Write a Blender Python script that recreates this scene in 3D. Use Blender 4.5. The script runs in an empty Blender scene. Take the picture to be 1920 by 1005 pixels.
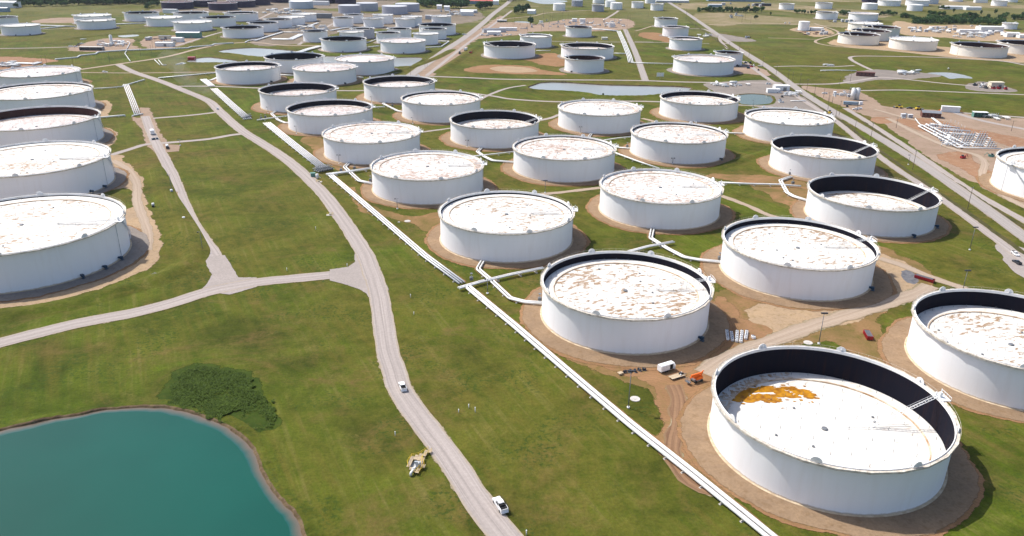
import bpy, bmesh, math, random
from mathutils import Vector, Matrix, noise as mnoise
from mathutils.geometry import tessellate_polygon

rnd = random.Random(7)
S = bpy.context.scene
COL = S.collection
PI = math.pi
R = math.radians

# ------------------------------------------------------------------ camera
CAM_H = 159.7
FPX, PITCH, ROLL, CX, CY = 1477.6, R(22.74), R(0.70), 960.0, 502.5
cp, sp, cr, sr = math.cos(PITCH), math.sin(PITCH), math.cos(ROLL), math.sin(ROLL)
cam_data = bpy.data.cameras.new('camera')
cam_data.sensor_width = 36.0
cam_data.lens = FPX * 36.0 / 1920.0
cam_data.clip_start = 1.0
cam_data.clip_end = 30000.0
cam = bpy.data.objects.new('camera', cam_data)
COL.objects.link(cam)
vx, vd = Vector((1, 0, 0)), Vector((0, -sp, -cp))
right = vx * cr - vd * sr
down = vx * sr + vd * cr
fwd = Vector((0, cp, -sp))
M = Matrix((right, -down, -fwd)).transposed().to_4x4()
M.translation = (0, 0, CAM_H)
cam.matrix_world = M
S.camera = cam

# ------------------------------------------------------------------ world, sun, exposure
SUN_EL, SUN_AZ = R(53), R(-57)            # azimuth measured from +Y towards +X
w = bpy.data.worlds.new('World')
S.world = w
w.use_nodes = True
nt = w.node_tree
nt.nodes.clear()
sky = nt.nodes.new('ShaderNodeTexSky')
sky.sky_type = 'NISHITA'
sky.sun_disc = False
sky.sun_elevation = SUN_EL
sky.sun_rotation = SUN_AZ
sky.air_density = 0.8
sky.dust_density = 2.2
sky.ozone_density = 1.0
bg = nt.nodes.new('ShaderNodeBackground')
bg.inputs[1].default_value = 0.15
wo = nt.nodes.new('ShaderNodeOutputWorld')
nt.links.new(sky.outputs[0], bg.inputs[0])
nt.links.new(bg.outputs[0], wo.inputs[0])
sd = bpy.data.lights.new('sun', 'SUN')
sd.energy = 3.9
sd.angle = R(0.53)
sd.color = (1.0, 0.955, 0.89)
sun = bpy.data.objects.new('sun', sd)
COL.objects.link(sun)
to_sun = Vector((math.sin(SUN_AZ) * math.cos(SUN_EL), math.cos(SUN_AZ) * math.cos(SUN_EL), math.sin(SUN_EL)))
sun.rotation_euler = to_sun.to_track_quat('Z', 'Y').to_euler()
sun.location = to_sun * 500
S.view_settings.view_transform = 'Standard'
S.view_settings.look = 'None'
S.view_settings.gamma = 1
S.view_settings.use_curve_mapping = False
S.view_settings.exposure = 0.45
S.cycles.max_bounces = 6
S.cycles.diffuse_bounces = 3
S.cycles.volume_bounces = 0
S.cycles.caustics_reflective = False
S.cycles.caustics_refractive = False

# ------------------------------------------------------------------ helpers
def G(px, py, z=0.0):
    """world point at height z that a surveyed photo point stands for"""
    a, b = px - CX, py - CY
    a, b = (a * cr + b * sr) / FPX, (-a * sr + b * cr) / FPX
    dy, dz = cp - b * sp, -sp - b * cp
    t = (z - CAM_H) / dz
    return Vector((a * t, dy * t, z))

def GP(pts, z=0.0):
    return [G(x, y, z) for x, y in pts]

def tag(o, label=None, cat=None, group=None, kind=None):
    if label: o['label'] = label
    if cat: o['category'] = cat
    if group: o['group'] = group
    if kind: o['kind'] = kind
    return o

def empty(name, loc=(0, 0, 0), rz=0.0):
    o = bpy.data.objects.new(name, None)
    o.empty_display_size = 1
    COL.objects.link(o)
    o.location = loc
    o.rotation_euler = (0, 0, rz)
    return o

def link(name, me, parent=None, loc=None, rz=None):
    o = bpy.data.objects.new(name, me)
    COL.objects.link(o)
    if parent: o.parent = parent
    if loc is not None: o.location = loc
    if rz is not None: o.rotation_euler = (0, 0, rz)
    return o

def copy_tree(o, parent=None):
    c = o.copy()
    COL.objects.link(c)
    if parent: c.parent = parent
    for ch in o.children:
        copy_tree(ch, c)
    return c

class MB:
    """collects shapes for one mesh"""
    def __init__(self):
        self.v, self.f, self.m, self.s = [], [], [], []
    def face(self, idx, m=0, smooth=False):
        self.f.append(idx); self.m.append(m); self.s.append(smooth)
    def add(self, vs, fs, m=0, smooth=False):
        b = len(self.v)
        self.v += [tuple(p) for p in vs]
        for f in fs: self.face([b + i for i in f], m, smooth)
        return b
    def box(self, c, d, rz=0.0, m=0, taper=(1, 1)):
        x, y, z = c; a, b, h = d[0] / 2, d[1] / 2, d[2] / 2
        ca, sa = math.cos(rz), math.sin(rz); vs = []
        for k, (tx, ty) in ((-1, (1, 1)), (1, taper)):
            for sx, sy in ((-1, -1), (1, -1), (1, 1), (-1, 1)):
                u, v = sx * a * tx, sy * b * ty
                vs.append((x + u * ca - v * sa, y + u * sa + v * ca, z + k * h))
        self.add(vs, [(0, 3, 2, 1), (4, 5, 6, 7), (0, 1, 5, 4), (1, 2, 6, 5), (2, 3, 7, 6), (3, 0, 4, 7)], m)
        return self
    def cyl(self, p0, p1, r0, r1=None, n=10, m=0, caps=True, smooth=True):
        p0, p1 = Vector(p0), Vector(p1)
        if r1 is None: r1 = r0
        d = (p1 - p0)
        if d.length < 1e-6: return self
        q = d.to_track_quat('Z', 'Y'); vs = []
        for p, r in ((p0, r0), (p1, r1)):
            for i in range(n):
                a = 2 * PI * i / n
                vs.append(p + q @ Vector((r * math.cos(a), r * math.sin(a), 0)))
        b = self.add(vs, [], m)
        for i in range(n):
            j = (i + 1) % n
            self.face([b + i, b + j, b + n + j, b + n + i], m, smooth)
        if caps:
            self.face([b + i for i in reversed(range(n))], m)
            self.face([b + n + i for i in range(n)], m)
        return self
    def lathe(self, prof, n=64, m=0, smooth=True, mats=None, a0=0.0):
        """prof: list of (r, z); every band keeps its own edge loops so that corners stay crisp"""
        for k in range(len(prof) - 1):
            b = len(self.v)
            mm = mats[k] if mats else m
            for (r, z) in prof[k:k + 2]:
                for i in range(n):
                    a = 2 * PI * i / n + a0
                    self.v.append((r * math.cos(a), r * math.sin(a), z))
            for i in range(n):
                j = (i + 1) % n
                self.face([b + i, b + j, b + n + j, b + n + i], mm, smooth)
        return self
    def disc(self, r, z, n=64, m=0):
        b = len(self.v)
        for i in range(n):
            a = 2 * PI * i / n
            self.v.append((r * math.cos(a), r * math.sin(a), z))
        self.face([b + i for i in range(n)], m)
        return self
    def build(self, name, mats, parent=None, loc=None, rz=None, mesh_only=False):
        me = bpy.data.meshes.new(name)
        me.from_pydata(self.v, [], self.f)
        if not isinstance(mats, (list, tuple)): mats = [mats]
        for mt in mats: me.materials.append(mt)
        me.polygons.foreach_set('material_index', self.m)
        me.polygons.foreach_set('use_smooth', self.s)
        me.update()
        if mesh_only: return me
        return link(name, me, parent, loc, rz)

def catmull(P, step):
    if len(P) < 3:
        n = max(1, int((P[1] - P[0]).length / step))
        return [P[0].lerp(P[1], i / n) for i in range(n + 1)]
    out = []
    for i in range(len(P) - 1):
        p0 = P[i - 1] if i else P[0] * 2 - P[1]
        p1, p2 = P[i], P[i + 1]
        p3 = P[i + 2] if i + 2 < len(P) else P[-1] * 2 - P[-2]
        n = max(1, int((p2 - p1).length / step))
        for k in range(n):
            t = k / n
            out.append(0.5 * ((2 * p1) + (p2 - p0) * t + (2 * p0 - 5 * p1 + 4 * p2 - p3) * t * t + (3 * p1 - p0 - 3 * p2 + p3) * t ** 3))
    out.append(P[-1].copy())
    return out

_lay = [0]
def layer(z):
    _lay[0] += 1
    return z + .0011 * (_lay[0] % 90)

def ribbon(name, pts, width, z, mat, jitter=0.0, step=None, label=None, wpts=None):
    z = layer(z)
    P = [Vector((p.x, p.y, z)) for p in GP(pts)]
    if step is None: step = 3.0 if min(p.y for p in P) < 900 else 8.0
    C = catmull(P, step)
    vs, fs, uv = [], [], []
    s = 0
    US = (0, .2, .5, .8, 1)
    n = 5
    for i, c in enumerate(C):
        t = (C[min(i + 1, len(C) - 1)] - C[max(i - 1, 0)]); t.z = 0; t.normalize()
        nrm = Vector((t.y, -t.x, 0))
        if i: s += (c - C[i - 1]).length
        f = i / max(1, len(C) - 1)
        W = width if wpts is None else wpts[0] + (wpts[1] - wpts[0]) * f
        jl = jitter * (mnoise.noise(Vector((s * .13, z * 31, 1.7))) * 1.3 + .5 * mnoise.noise(Vector((s * .6, z * 17, 3))))
        jr = jitter * (mnoise.noise(Vector((s * .13, z * 23, 9.7))) * 1.3 + .5 * mnoise.noise(Vector((s * .6, z * 11, 8))))
        for k in range(n):
            u = US[k]
            off = (u - .5) * W + (jr * (u > .9) - jl * (u < .1))
            vs.append(c + nrm * off); uv.append((u, s / 10))
    for i in range(len(C) - 1):
        for k in range(n - 1):
            a = i * n + k
            fs.append((a, a + n, a + n + 1, a + 1))
    me = bpy.data.meshes.new(name)
    me.from_pydata([tuple(v) for v in vs], [], fs)
    l = me.uv_layers.new(name='UVMap')
    for lp in me.loops: l.data[lp.index].uv = uv[lp.vertex_index]
    if name in ('road_shoulder', 'bare_strip'):
        at = me.attributes.new('fade', 'FLOAT', 'POINT'); at.data.foreach_set('value', [max(0, abs(u - .5) * 5 - 1.5) * .95 for u, _ in uv])
    me.materials.append(mat)
    # face up
    if me.polygons and me.polygons[0].normal.z < 0: me.flip_normals()
    o = link(name, me)
    return tag(o, kind='structure')

def fade_strip(name, P, width, z, mat):
    """ragged outer fringe where soil thins out into the grass"""
    n = len(P)
    ar = sum(P[i - 1].x * P[i].y - P[i].x * P[i - 1].y for i in range(n))
    sg = 1 if ar > 0 else -1
    vs, fs, fd = [], [], []
    for i in range(n):
        t = P[(i + 2) % n] - P[i - 2]; t.z = 0
        if t.length < 1e-4: t = Vector((1, 0, 0))
        t.normalize(); o = Vector((t.y, -t.x, 0)) * sg
        w_ = width * (1 + .6 * mnoise.noise(Vector((P[i].x * .05, P[i].y * .05, 2))))
        for k, f in enumerate((0, .5, 1)):
            q = P[i] + o * w_ * f
            vs.append((q.x, q.y, z - .004 * k)); fd.append(f)
    for i in range(n):
        j = (i + 1) % n
        for k in range(2): fs.append((i * 3 + k, i * 3 + k + 1, j * 3 + k + 1, j * 3 + k))
    me = bpy.data.meshes.new(name); me.from_pydata(vs, [], fs)
    at = me.attributes.new('fade', 'FLOAT', 'POINT'); at.data.foreach_set('value', fd)
    me.materials.append(mat); me.update()
    if sum(p.normal.z for p in me.polygons) < 0: me.flip_normals()
    tag(link(name, me), kind='structure')

def resample(P, step, jitter, seed=0.0):
    out = []
    for i in range(len(P)):
        a, b = P[i], P[(i + 1) % len(P)]
        n = max(1, int((b - a).length / step))
        for k in range(n): out.append(a.lerp(b, k / n))
    res = []
    for p in out:
        d = Vector((mnoise.noise(Vector((p.x * .09, p.y * .09, seed))), mnoise.noise(Vector((p.x * .09, p.y * .09, seed + 7))), 0))
        e = Vector((mnoise.noise(Vector((p.x * .35, p.y * .35, seed))), mnoise.noise(Vector((p.x * .35, p.y * .35, seed + 5))), 0))
        res.append(p + d * jitter * 1.6 + e * jitter * .7)
    return res

def smooth_closed(P, step):
    out = []
    n = len(P)
    for i in range(n):
        p0, p1, p2, p3 = P[i - 1], P[i], P[(i + 1) % n], P[(i + 2) % n]
        k = max(1, min(40, int((p2 - p1).length / step)))
        for q in range(k):
            t = q / k
            out.append(0.5 * ((2 * p1) + (p2 - p0) * t + (2 * p0 - 5 * p1 + 4 * p2 - p3) * t * t + (3 * p1 - p0 - 3 * p2 + p3) * t ** 3))
    return out

def area(name, pts, z, mat, jitter=1.0, step=4.0, world=False, smooth=True, kind='structure', fade=3.5):
    z = layer(z)
    P = [Vector((p[0], p[1], 0)) for p in pts] if world else GP(pts)
    if smooth: P = smooth_closed(P, step)
    P = resample(P, step, jitter, z * 13 + len(P))
    P = [Vector((p.x, p.y, z)) for p in P]
    tris = tessellate_polygon([P])
    me = bpy.data.meshes.new(name)
    me.from_pydata([tuple(p) for p in P], [], [tuple(t) for t in tris])
    me.update()
    bad = sum(1 for p in me.polygons if p.normal.z < 0)
    if bad > len(me.polygons) / 2: me.flip_normals()
    me.materials.append(mat)
    o = link(name, me)
    if kind: tag(o, kind=kind)
    if fade: fade_strip(name + '_fringe', P, fade, z, mat)
    return o

# ------------------------------------------------------------------ materials
def new_mat(name):
    m = bpy.data.materials.new(name)
    m.use_nodes = True
    t = m.node_tree
    b = t.nodes['Principled BSDF']
    return m, t, b

class NG:
    def __init__(s, t): s.t = t
    def n(s, typ, **kw):
        x = s.t.nodes.new('ShaderNode' + typ)
        for k, v in kw.items(): setattr(x, k, v)
        return x
    def l(s, a, b): s.t.links.new(a, b)
    def pos(s, obj=False):
        if obj: return s.n('TexCoord').outputs['Object']
        return s.n('NewGeometry').outputs['Position']
    def map(s, v, sc=(1, 1, 1), rz=0.0, loc=(0, 0, 0)):
        # rotate first, then scale, so streaks can run along a bearing
        r = s.n('VectorRotate', rotation_type='Z_AXIS'); r.inputs['Angle'].default_value = rz
        s.l(v, r.inputs['Vector'])
        m = s.n('Mapping'); m.inputs['Scale'].default_value = sc; m.inputs['Location'].default_value = loc
        s.l(r.outputs[0], m.inputs[0]); return m.outputs[0]
    def noise(s, v, scale, detail=4, rough=.55, dist=0.0):
        x = s.n('TexNoise'); x.inputs['Scale'].default_value = scale; x.inputs['Detail'].default_value = detail
        x.inputs['Roughness'].default_value = rough; x.inputs['Distortion'].default_value = dist
        s.l(v, x.inputs['Vector']); return x.outputs['Fac']
    def ramp(s, f, a, b, ca=(0, 0, 0), cb=(1, 1, 1)):
        x = s.n('ValToRGB'); e = x.color_ramp.elements
        e[0].position, e[1].position = a, b
        e[0].color, e[1].color = (*ca, 1), (*cb, 1)
        s.l(f, x.inputs[0]); return x.outputs[0]
    def mix(s, f, a, b):
        x = s.n('Mix', data_type='RGBA')
        for v, i in ((f, 0), (a, 6), (b, 7)):
            if isinstance(v, (int, float)): x.inputs[i].default_value = v
            elif isinstance(v, tuple): x.inputs[i].default_value = (*v, 1)
            else: s.l(v, x.inputs[i])
        return x.outputs[2]
    def math(s, op, a, b=0.0, clamp=False):
        x = s.n('Math', operation=op); x.use_clamp = clamp
        for i, v in ((0, a), (1, b)):
            if isinstance(v, (int, float)): x.inputs[i].default_value = v
            else: s.l(v, x.inputs[i])
        return x.outputs[0]
    def bump(s, h, strength, dist=.1):
        x = s.n('Bump'); x.inputs['Strength'].default_value = strength; x.inputs['Distance'].default_value = dist
        s.l(h, x.inputs['Height']); return x.outputs[0]

def soft(name, c1, c2, scale=.5, rough=.8, metal=0.0, bump=0.0, obj=True, spec=.3, lo=.35, hi=.65):
    m, t, b = new_mat(name); g = NG(t)
    f = g.noise(g.pos(obj), scale, 5)
    g.l(g.ramp(f, lo, hi, c1, c2), b.inputs['Base Color'])
    b.inputs['Roughness'].default_value = rough
    b.inputs['Metallic'].default_value = metal
    b.inputs['Specular IOR Level'].default_value = spec
    if bump: g.l(g.bump(f, bump), b.inputs['Normal'])
    return m

# bearing of the long pipe rack: mower stripes and wheel marks follow it
_a, _b = G(500, 230), G(1304, 891)
RACK = math.atan2((_b - _a).y, (_b - _a).x)

def grass_material():
    m, t, b = new_mat('grass'); g = NG(t)
    p = g.pos()
    big = g.noise(p, .006, 3, .5, .4)
    mid = g.noise(p, .03, 5, .6, .6)
    fine = g.noise(p, .16, 6, .68)
    vf = g.noise(p, .9, 5, .75)
    streak = g.noise(g.map(p, (.010, .22, 1), -RACK), 1.0, 5, .62)
    streak2 = g.noise(g.map(p, (.012, .40, 1), -RACK + .07), 1.0, 4, .6)
    dark = (.034, .050, .005)
    lush = (.080, .112, .009)
    olive = (.104, .091, .016)
    straw = (.180, .145, .048)
    brown = (.125, .080, .030)
    c = g.mix(g.ramp(mid, .35, .66), dark, lush)
    c = g.mix(g.ramp(big, .38, .62), c, g.mix(g.ramp(fine, .25, .65), c, olive))
    c = g.mix(g.math('MULTIPLY', g.math('MULTIPLY', g.ramp(streak, .43, .64), .85), g.ramp(g.noise(p, .018, 3, .5), .38, .6)), c, olive)
    s2 = g.math('MULTIPLY', g.ramp(streak2, .50, .74), g.ramp(mid, .45, .62))
    c = g.mix(g.math('MULTIPLY', s2, .6), c, straw)
    wp_ = g.math('MULTIPLY', g.ramp(g.noise(p, .05, 5, .62, .8), .60, .74), g.ramp(vf, .35, .6))
    c = g.mix(g.math('MULTIPLY', wp_, .5), c, straw)
    br = g.math('MULTIPLY', g.ramp(g.noise(p, .022, 6, .70, 1.1), .50, .66), g.ramp(fine, .30, .62))
    c = g.mix(g.math('MULTIPLY', br, .75), c, brown)
    wd = g.math('MULTIPLY', g.ramp(g.noise(p, .035, 3, .5), .50, .62), g.ramp(g.noise(p, .62, 3, .6), .52, .60))
    c = g.mix(g.math('MULTIPLY', wd, .7), c, (.032, .058, .010))
    # far country is drier
    sx = g.n('SeparateXYZ'); g.l(p, sx.inputs[0])
    far = g.math('MULTIPLY', g.math('MULTIPLY', g.math('SUBTRACT', sx.outputs[1], 1150.0), 1 / 900.0, True), g.ramp(g.noise(p, .008, 4, .6), .38, .58))
    c = g.mix(g.math('MULTIPLY', far, .6), c, (.165, .150, .070))
    val = g.mix(.5, g.ramp(vf, .25, .75, (.42, .42, .42), (1.58, 1.58, 1.58)), g.ramp(fine, .25, .75, (.60, .60, .60), (1.4, 1.4, 1.4)))
    mul = g.n('Mix', data_type='RGBA', blend_type='MULTIPLY'); mul.inputs[0].default_value = 1
    g.l(c, mul.inputs[6]); g.l(val, mul.inputs[7])
    g.l(mul.outputs[2], b.inputs['Base Color'])
    b.inputs['Roughness'].default_value = .95
    b.inputs['Specular IOR Level'].default_value = .08
    h = g.math('ADD', g.math('MULTIPLY', vf, .5), g.math('MULTIPLY', fine, 1.5))
    g.l(g.bump(h, .8, .5), b.inputs['Normal'])
    return m

def road_material(name, base, edge, track, tw=.5):
    m, t, b = new_mat(name); g = NG(t)
    uv = g.n('TexCoord').outputs['UV']
    sx = g.n('SeparateXYZ'); g.l(uv, sx.inputs[0])
    wob = g.math('MULTIPLY', g.math('SUBTRACT', g.noise(g.map(uv, (0, .6, 0)), 1, 2), .5), .18)
    u = g.math('ADD', sx.outputs[0], wob)
    st = g.noise(g.map(uv, (16, .14, 1)), 1.0, 4, .6)
    tr = g.ramp(g.math('ABSOLUTE', g.math('SINE', g.math('MULTIPLY', u, PI * 3))), .35, .95)
    c = g.mix(g.math('MULTIPLY', tr, min(1.0, tw * 1.5)), base, track)
    c = g.mix(g.ramp(st, .42, .72), c, tuple(min(1, x * 1.2) for x in base))
    ed = g.math('ABSOLUTE', g.math('SUBTRACT', sx.outputs[0], .5))
    p = g.pos()
    ed = g.math('ADD', ed, g.math('MULTIPLY', g.math('SUBTRACT', g.noise(p, .5, 4), .5), .16))
    c = g.mix(g.ramp(ed, .40, .50), c, edge)
    n2 = g.noise(p, .9, 6, .7)
    mul = g.n('Mix', data_type='RGBA', blend_type='MULTIPLY'); mul.inputs[0].default_value = 1
    g.l(c, mul.inputs[6]); g.l(g.ramp(n2, .25, .75, (.86, .86, .86), (1.12, 1.12, 1.12)), mul.inputs[7])
    g.l(mul.outputs[2], b.inputs['Base Color'])
    b.inputs['Roughness'].default_value = .95
    b.inputs['Specular IOR Level'].default_value = .15
    g.l(g.bump(n2, .4, .1), b.inputs['Normal'])
    return m

def earth(name, c1, c2, c3, s1=.05, s2=.3, streak=False):
    m, t, b = new_mat(name); g = NG(t)
    p = g.pos()
    a = g.noise(p, s1, 5, .6, .7)
    f = g.noise(p, s2, 6, .68)
    c = g.mix(g.ramp(a, .36, .62), c1, c2)
    c = g.mix(g.math('MULTIPLY', g.ramp(f, .5, .74), .8), c, c3)
    if streak:
        w = g.noise(p, 0.028, 2, .4)
        wv = g.n('TexWave', wave_type='RINGS', rings_direction='Z')
        wv.inputs['Scale'].default_value = .22; wv.inputs['Distortion'].default_value = 14; wv.inputs['Detail'].default_value = 3
        wv.inputs['Detail Scale'].default_value = .35
        g.l(p, wv.inputs[0])
        c = g.mix(g.math('MULTIPLY', g.ramp(wv.outputs['Fac'], .55, .95), .45), c, tuple(x * .66 for x in c1))
    n2 = g.noise(p, 1.1, 5, .7)
    mul = g.n('Mix', data_type='RGBA', blend_type='MULTIPLY'); mul.inputs[0].default_value = 1
    g.l(c, mul.inputs[6]); g.l(g.ramp(n2, .25, .75, (.82, .82, .82), (1.16, 1.16, 1.16)), mul.inputs[7])
    g.l(mul.outputs[2], b.inputs['Base Color'])
    b.inputs['Roughness'].default_value = .95
    b.inputs['Specular IOR Level'].default_value = .1
    g.l(g.bump(f, .6, .3), b.inputs['Normal'])
    at = g.n('Attribute', attribute_name='fade')
    nf = g.noise(p, .22, 6, .72)
    al = g.ramp(g.math('ADD', at.outputs['Fac'], g.math('MULTIPLY', g.math('SUBTRACT', nf, .5), 1.6)), .46, .60, (1, 1, 1), (0, 0, 0))
    sol = g.math('LESS_THAN', at.outputs['Fac'], .001)
    g.l(g.math('MAXIMUM', sol, al), b.inputs['Alpha'])
    return m

def tank_white(name, base=(.86, .86, .86), dirt=(.66, .61, .54)):
    m, t, b = new_mat(name); g = NG(t)
    p = g.pos(True)
    n1 = g.noise(g.map(p, (.5, .5, .05)), 1.0, 5, .6)
    n2 = g.noise(p, .12, 3, .5)
    sx = g.n('SeparateXYZ'); g.l(p, sx.inputs[0])
    course = g.math('FRACT', g.math('MULTIPLY', sx.outputs[2], 1 / 2.43))
    weld = g.ramp(course, .0, .045, (1, 1, 1), (0, 0, 0))
    c = g.mix(g.math('MULTIPLY', g.ramp(n1, .5, .8), .22), base, dirt)
    c = g.mix(g.math('MULTIPLY', g.ramp(n2, .4, .7), .10), c, tuple(x * .9 for x in base))
    c = g.mix(g.math('MULTIPLY', weld, .10), c, tuple(x * .7 for x in base))
    # rust creeping up from the chime
    low = g.math('MULTIPLY', g.ramp(g.math('ADD', sx.outputs[2], g.math('MULTIPLY', n1, -1.0)), -.35, .45, (1, 1, 1), (0, 0, 0)), .7)
    c = g.mix(low, c, (.42, .30, .17))
    g.l(c, b.inputs['Base Color'])
    b.inputs['Roughness'].default_value = .6
    b.inputs['Specular IOR Level'].default_value = .35
    return m

def roof_material(name, stain, amount, base=(.68, .66, .61)):
    m, t, b = new_mat(name); g = NG(t)
    oi = g.n('ObjectInfo')
    off = g.n('CombineXYZ')
    g.l(g.math('MULTIPLY', oi.outputs['Random'], 900.0), off.inputs[0])
    g.l(g.math('MULTIPLY', oi.outputs['Random'], 377.0), off.inputs[1])
    add = g.n('VectorMath', operation='ADD')
    g.l(g.pos(True), add.inputs[0]); g.l(off.outputs[0], add.inputs[1])
    p = add.outputs[0]
    n1 = g.noise(g.map(p, (.30, .58, 1), -.35), 1.0, 3.5, .5, .5)
    n2 = g.noise(p, .8, 5, .7, .5)
    n3 = g.noise(p, .035, 3, .5)
    s = g.math('ADD', n1, g.math('MULTIPLY', g.math('SUBTRACT', n2, .5), .16))
    s = g.math('ADD', s, g.math('MULTIPLY', g.math('SUBTRACT', n3, .5), .42))
    lo = .625 - amount * .055
    mask = g.ramp(s, lo, lo + .05)
    halo = g.ramp(s, lo - .10, lo + .02)
    c = g.mix(g.math('MULTIPLY', halo, .5), base, tuple(min(1, a * .6 + .20) for a in stain))
    c = g.mix(g.math('MULTIPLY', mask, g.ramp(n2, .3, .6, (.45, .45, .45), (.95, .95, .95))), c, stain)
    # faint lap welds of the deck plates
    br = g.n('TexBrick'); br.inputs['Scale'].default_value = 1.0
    br.inputs['Brick Width'].default_value = 9.0; br.inputs['Row Height'].default_value = 2.4; br.inputs['Mortar Size'].default_value = .05
    g.l(g.map(p, (1, 1, 1), -.35), br.inputs['Vector'])
    c = g.mix(g.math('MULTIPLY', br.outputs['Fac'], .25), c, tuple(x * .62 for x in stain))
    g.l(c, b.inputs['Base Color'])
    b.inputs['Roughness'].default_value = .6
    b.inputs['Specular IOR Level'].default_value = .25
    return m

def inner_material(name, base, rust):
    m, t, b = new_mat(name); g = NG(t)
    p = g.pos(True)
    n1 = g.noise(g.map(p, (.7, .7, .03)), 1.0, 5, .6)
    n2 = g.noise(p, .09, 3, .5)
    c = g.mix(g.math('MULTIPLY', g.ramp(n1, .45, .75), g.ramp(n2, .4, .65)), base, rust)
    g.l(c, b.inputs['Base Color'])
    b.inputs['Roughness'].default_value = .9
    b.inputs['Specular IOR Level'].default_value = .08
    return m

def water_material(name, c1, c2, rough=.08, bump=.12, scale=.35):
    m, t, b = new_mat(name); g = NG(t)
    p = g.pos()
    n = g.noise(p, .012, 3, .5)
    g.l(g.ramp(n, .35, .65, c1, c2), b.inputs['Base Color'])
    b.inputs['Roughness'].default_value = rough
    b.inputs['IOR'].default_value = 1.33
    b.inputs['Specular IOR Level'].default_value = .35 if c1[0] < .01 else .5
    w = g.noise(g.map(p, (1, .6, 1), .4), scale, 4, .6)
    g.l(g.bump(w, bump, .25), b.inputs['Normal'])
    return m

def shore_material():
    m, t, b = new_mat('shallow water'); g = NG(t)
    uv = g.n('TexCoord').outputs['UV']
    sx = g.n('SeparateXYZ'); g.l(uv, sx.inputs[0])
    f = g.math('ADD', sx.outputs[0], g.math('MULTIPLY', g.math('SUBTRACT', g.noise(g.pos(), .3, 3), .5), .3))
    c = g.ramp(f, .05, .95, (.135, .100, .075), (.007, .074, .064))
    g.l(c, b.inputs['Base Color'])
    b.inputs['Roughness'].default_value = .12
    b.inputs['IOR'].default_value = 1.33
    return m

MT = {}
MT['grass'] = grass_material()
MT['gravel'] = road_material('gravel road', (.335, .292, .266), (.320, .262, .190), (.258, .225, .206))
MT['track'] = road_material('dirt track', (.350, .275, .210), (.240, .185, .110), (.290, .220, .160))
MT['gravelfill'] = earth('gravel junction', (.335, .292, .266), (.303, .265, .240), (.275, .240, .220), .08, .5)
MT['rut'] = road_material('rutted soil', (.235, .140, .080), (.205, .140, .075), (.150, .085, .050), .8)
MT['asphalt'] = road_material('worn asphalt', (.300, .270, .248), (.270, .220, .160), (.250, .226, .210), .3)
MT['shoulder'] = earth('sandy shoulder', (.330, .270, .190), (.240, .200, .120), (.150, .135, .055), .12, .5)
MT['sand'] = earth('sandy soil', (.385, .272, .165), (.320, .232, .152), (.200, .143, .065), .06, .4)
MT['dirt'] = earth('brown soil', (.295, .166, .085), (.230, .128, .062), (.166, .130, .044), .05, .22, True)
MT['reddirt'] = earth('reddish soil', (.290, .165, .095), (.240, .130, .075), (.340, .250, .170), .03, .2)
MT['paledirt'] = earth('pale graded soil', (.318, .230, .170), (.267, .190, .136), (.184, .147, .078), .03, .2)
MT['pad'] = earth('tank pad gravel', (.280, .192, .118), (.230, .158, .100), (.180, .112, .057), .08, .4)
MT['padgrey'] = earth('grey pad gravel', (.245, .212, .185), (.205, .180, .160), (.180, .140, .100), .06, .4)
MT['pond'] = water_material('turquoise pond water', (.001, .055, .040), (.002, .072, .052), .10, .12)
MT['water'] = water_material('pale pond water', (.23, .245, .23), (.27, .27, .25), .22, .2, .2)
MT['shore'] = shore_material()
MT['algae'] = water_material('greenish pond water', (.060, .085, .050), (.080, .100, .062), .15, .2, .3)
MT['mixed'] = earth('trampled soil and grass', (.265, .150, .073), (.148, .106, .037), (.080, .086, .012), .035, .16)
MT['yardmix'] = earth('worn yard ground', (.225, .180, .145), (.165, .130, .092), (.080, .092, .026), .02, .12)
MT['drymix'] = earth('dry patchy field', (.270, .210, .130), (.170, .145, .062), (.095, .105, .030), .012, .07)
MT['bank'] = earth('muddy bank', (.085, .055, .032), (.150, .105, .062), (.060, .070, .022), .3, 1.0)
MT['white'] = tank_white('tank white')
MT['cream'] = tank_white('tank cream', (.80, .77, .70))
MT['grey'] = tank_white('tank grey', (.42, .43, .49), (.34, .32, .32))
MT['blue'] = tank_white('tank pale blue', (.50, .56, .62), (.45, .47, .48))
MT['rustwall'] = tank_white('tank dark', (.022, .018, .052), (.080, .018, .026))
MT['girder'] = soft('girder cream white', (.42, .37, .30), (.68, .63, .55), .6, .7)
MT['footing'] = soft('tank footing', (.40, .30, .19), (.58, .47, .33), .5, .9)
MT['roofbrown'] = soft('dark tank roof', (.060, .035, .045), (.10, .05, .05), .1, .7)
MT['rim'] = soft('rim white', (.74, .73, .70), (.82, .82, .81), .4, .5)
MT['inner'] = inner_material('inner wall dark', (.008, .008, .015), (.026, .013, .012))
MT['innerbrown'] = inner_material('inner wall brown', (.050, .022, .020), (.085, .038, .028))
MT['innergrey'] = inner_material('inner wall pale', (.30, .30, .30), (.42, .34, .28))
MT['roof'] = roof_material('roof stained', (.27, .155, .065), .85)
MT['roofmore'] = roof_material('roof heavily stained', (.34, .215, .150), 1.45)
MT['roofpink'] = roof_material('roof pinkish stained', (.42, .31, .27), 1.7, (.60, .57, .54))
MT['roofclean'] = roof_material('roof clean', (.62, .55, .48), .25)
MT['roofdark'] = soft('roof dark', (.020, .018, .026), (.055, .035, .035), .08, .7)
MT['ringstain'] = soft('ring stain', (.34, .20, .10), (.66, .56, .44), .25, .8)
MT['rustorange'] = soft('orange rust water', (.52, .24, .012), (.26, .10, .012), .45, .35)
MT['pipe'] = soft('pipe white', (.66, .66, .64), (.78, .78, .76), .25, .4)
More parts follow.
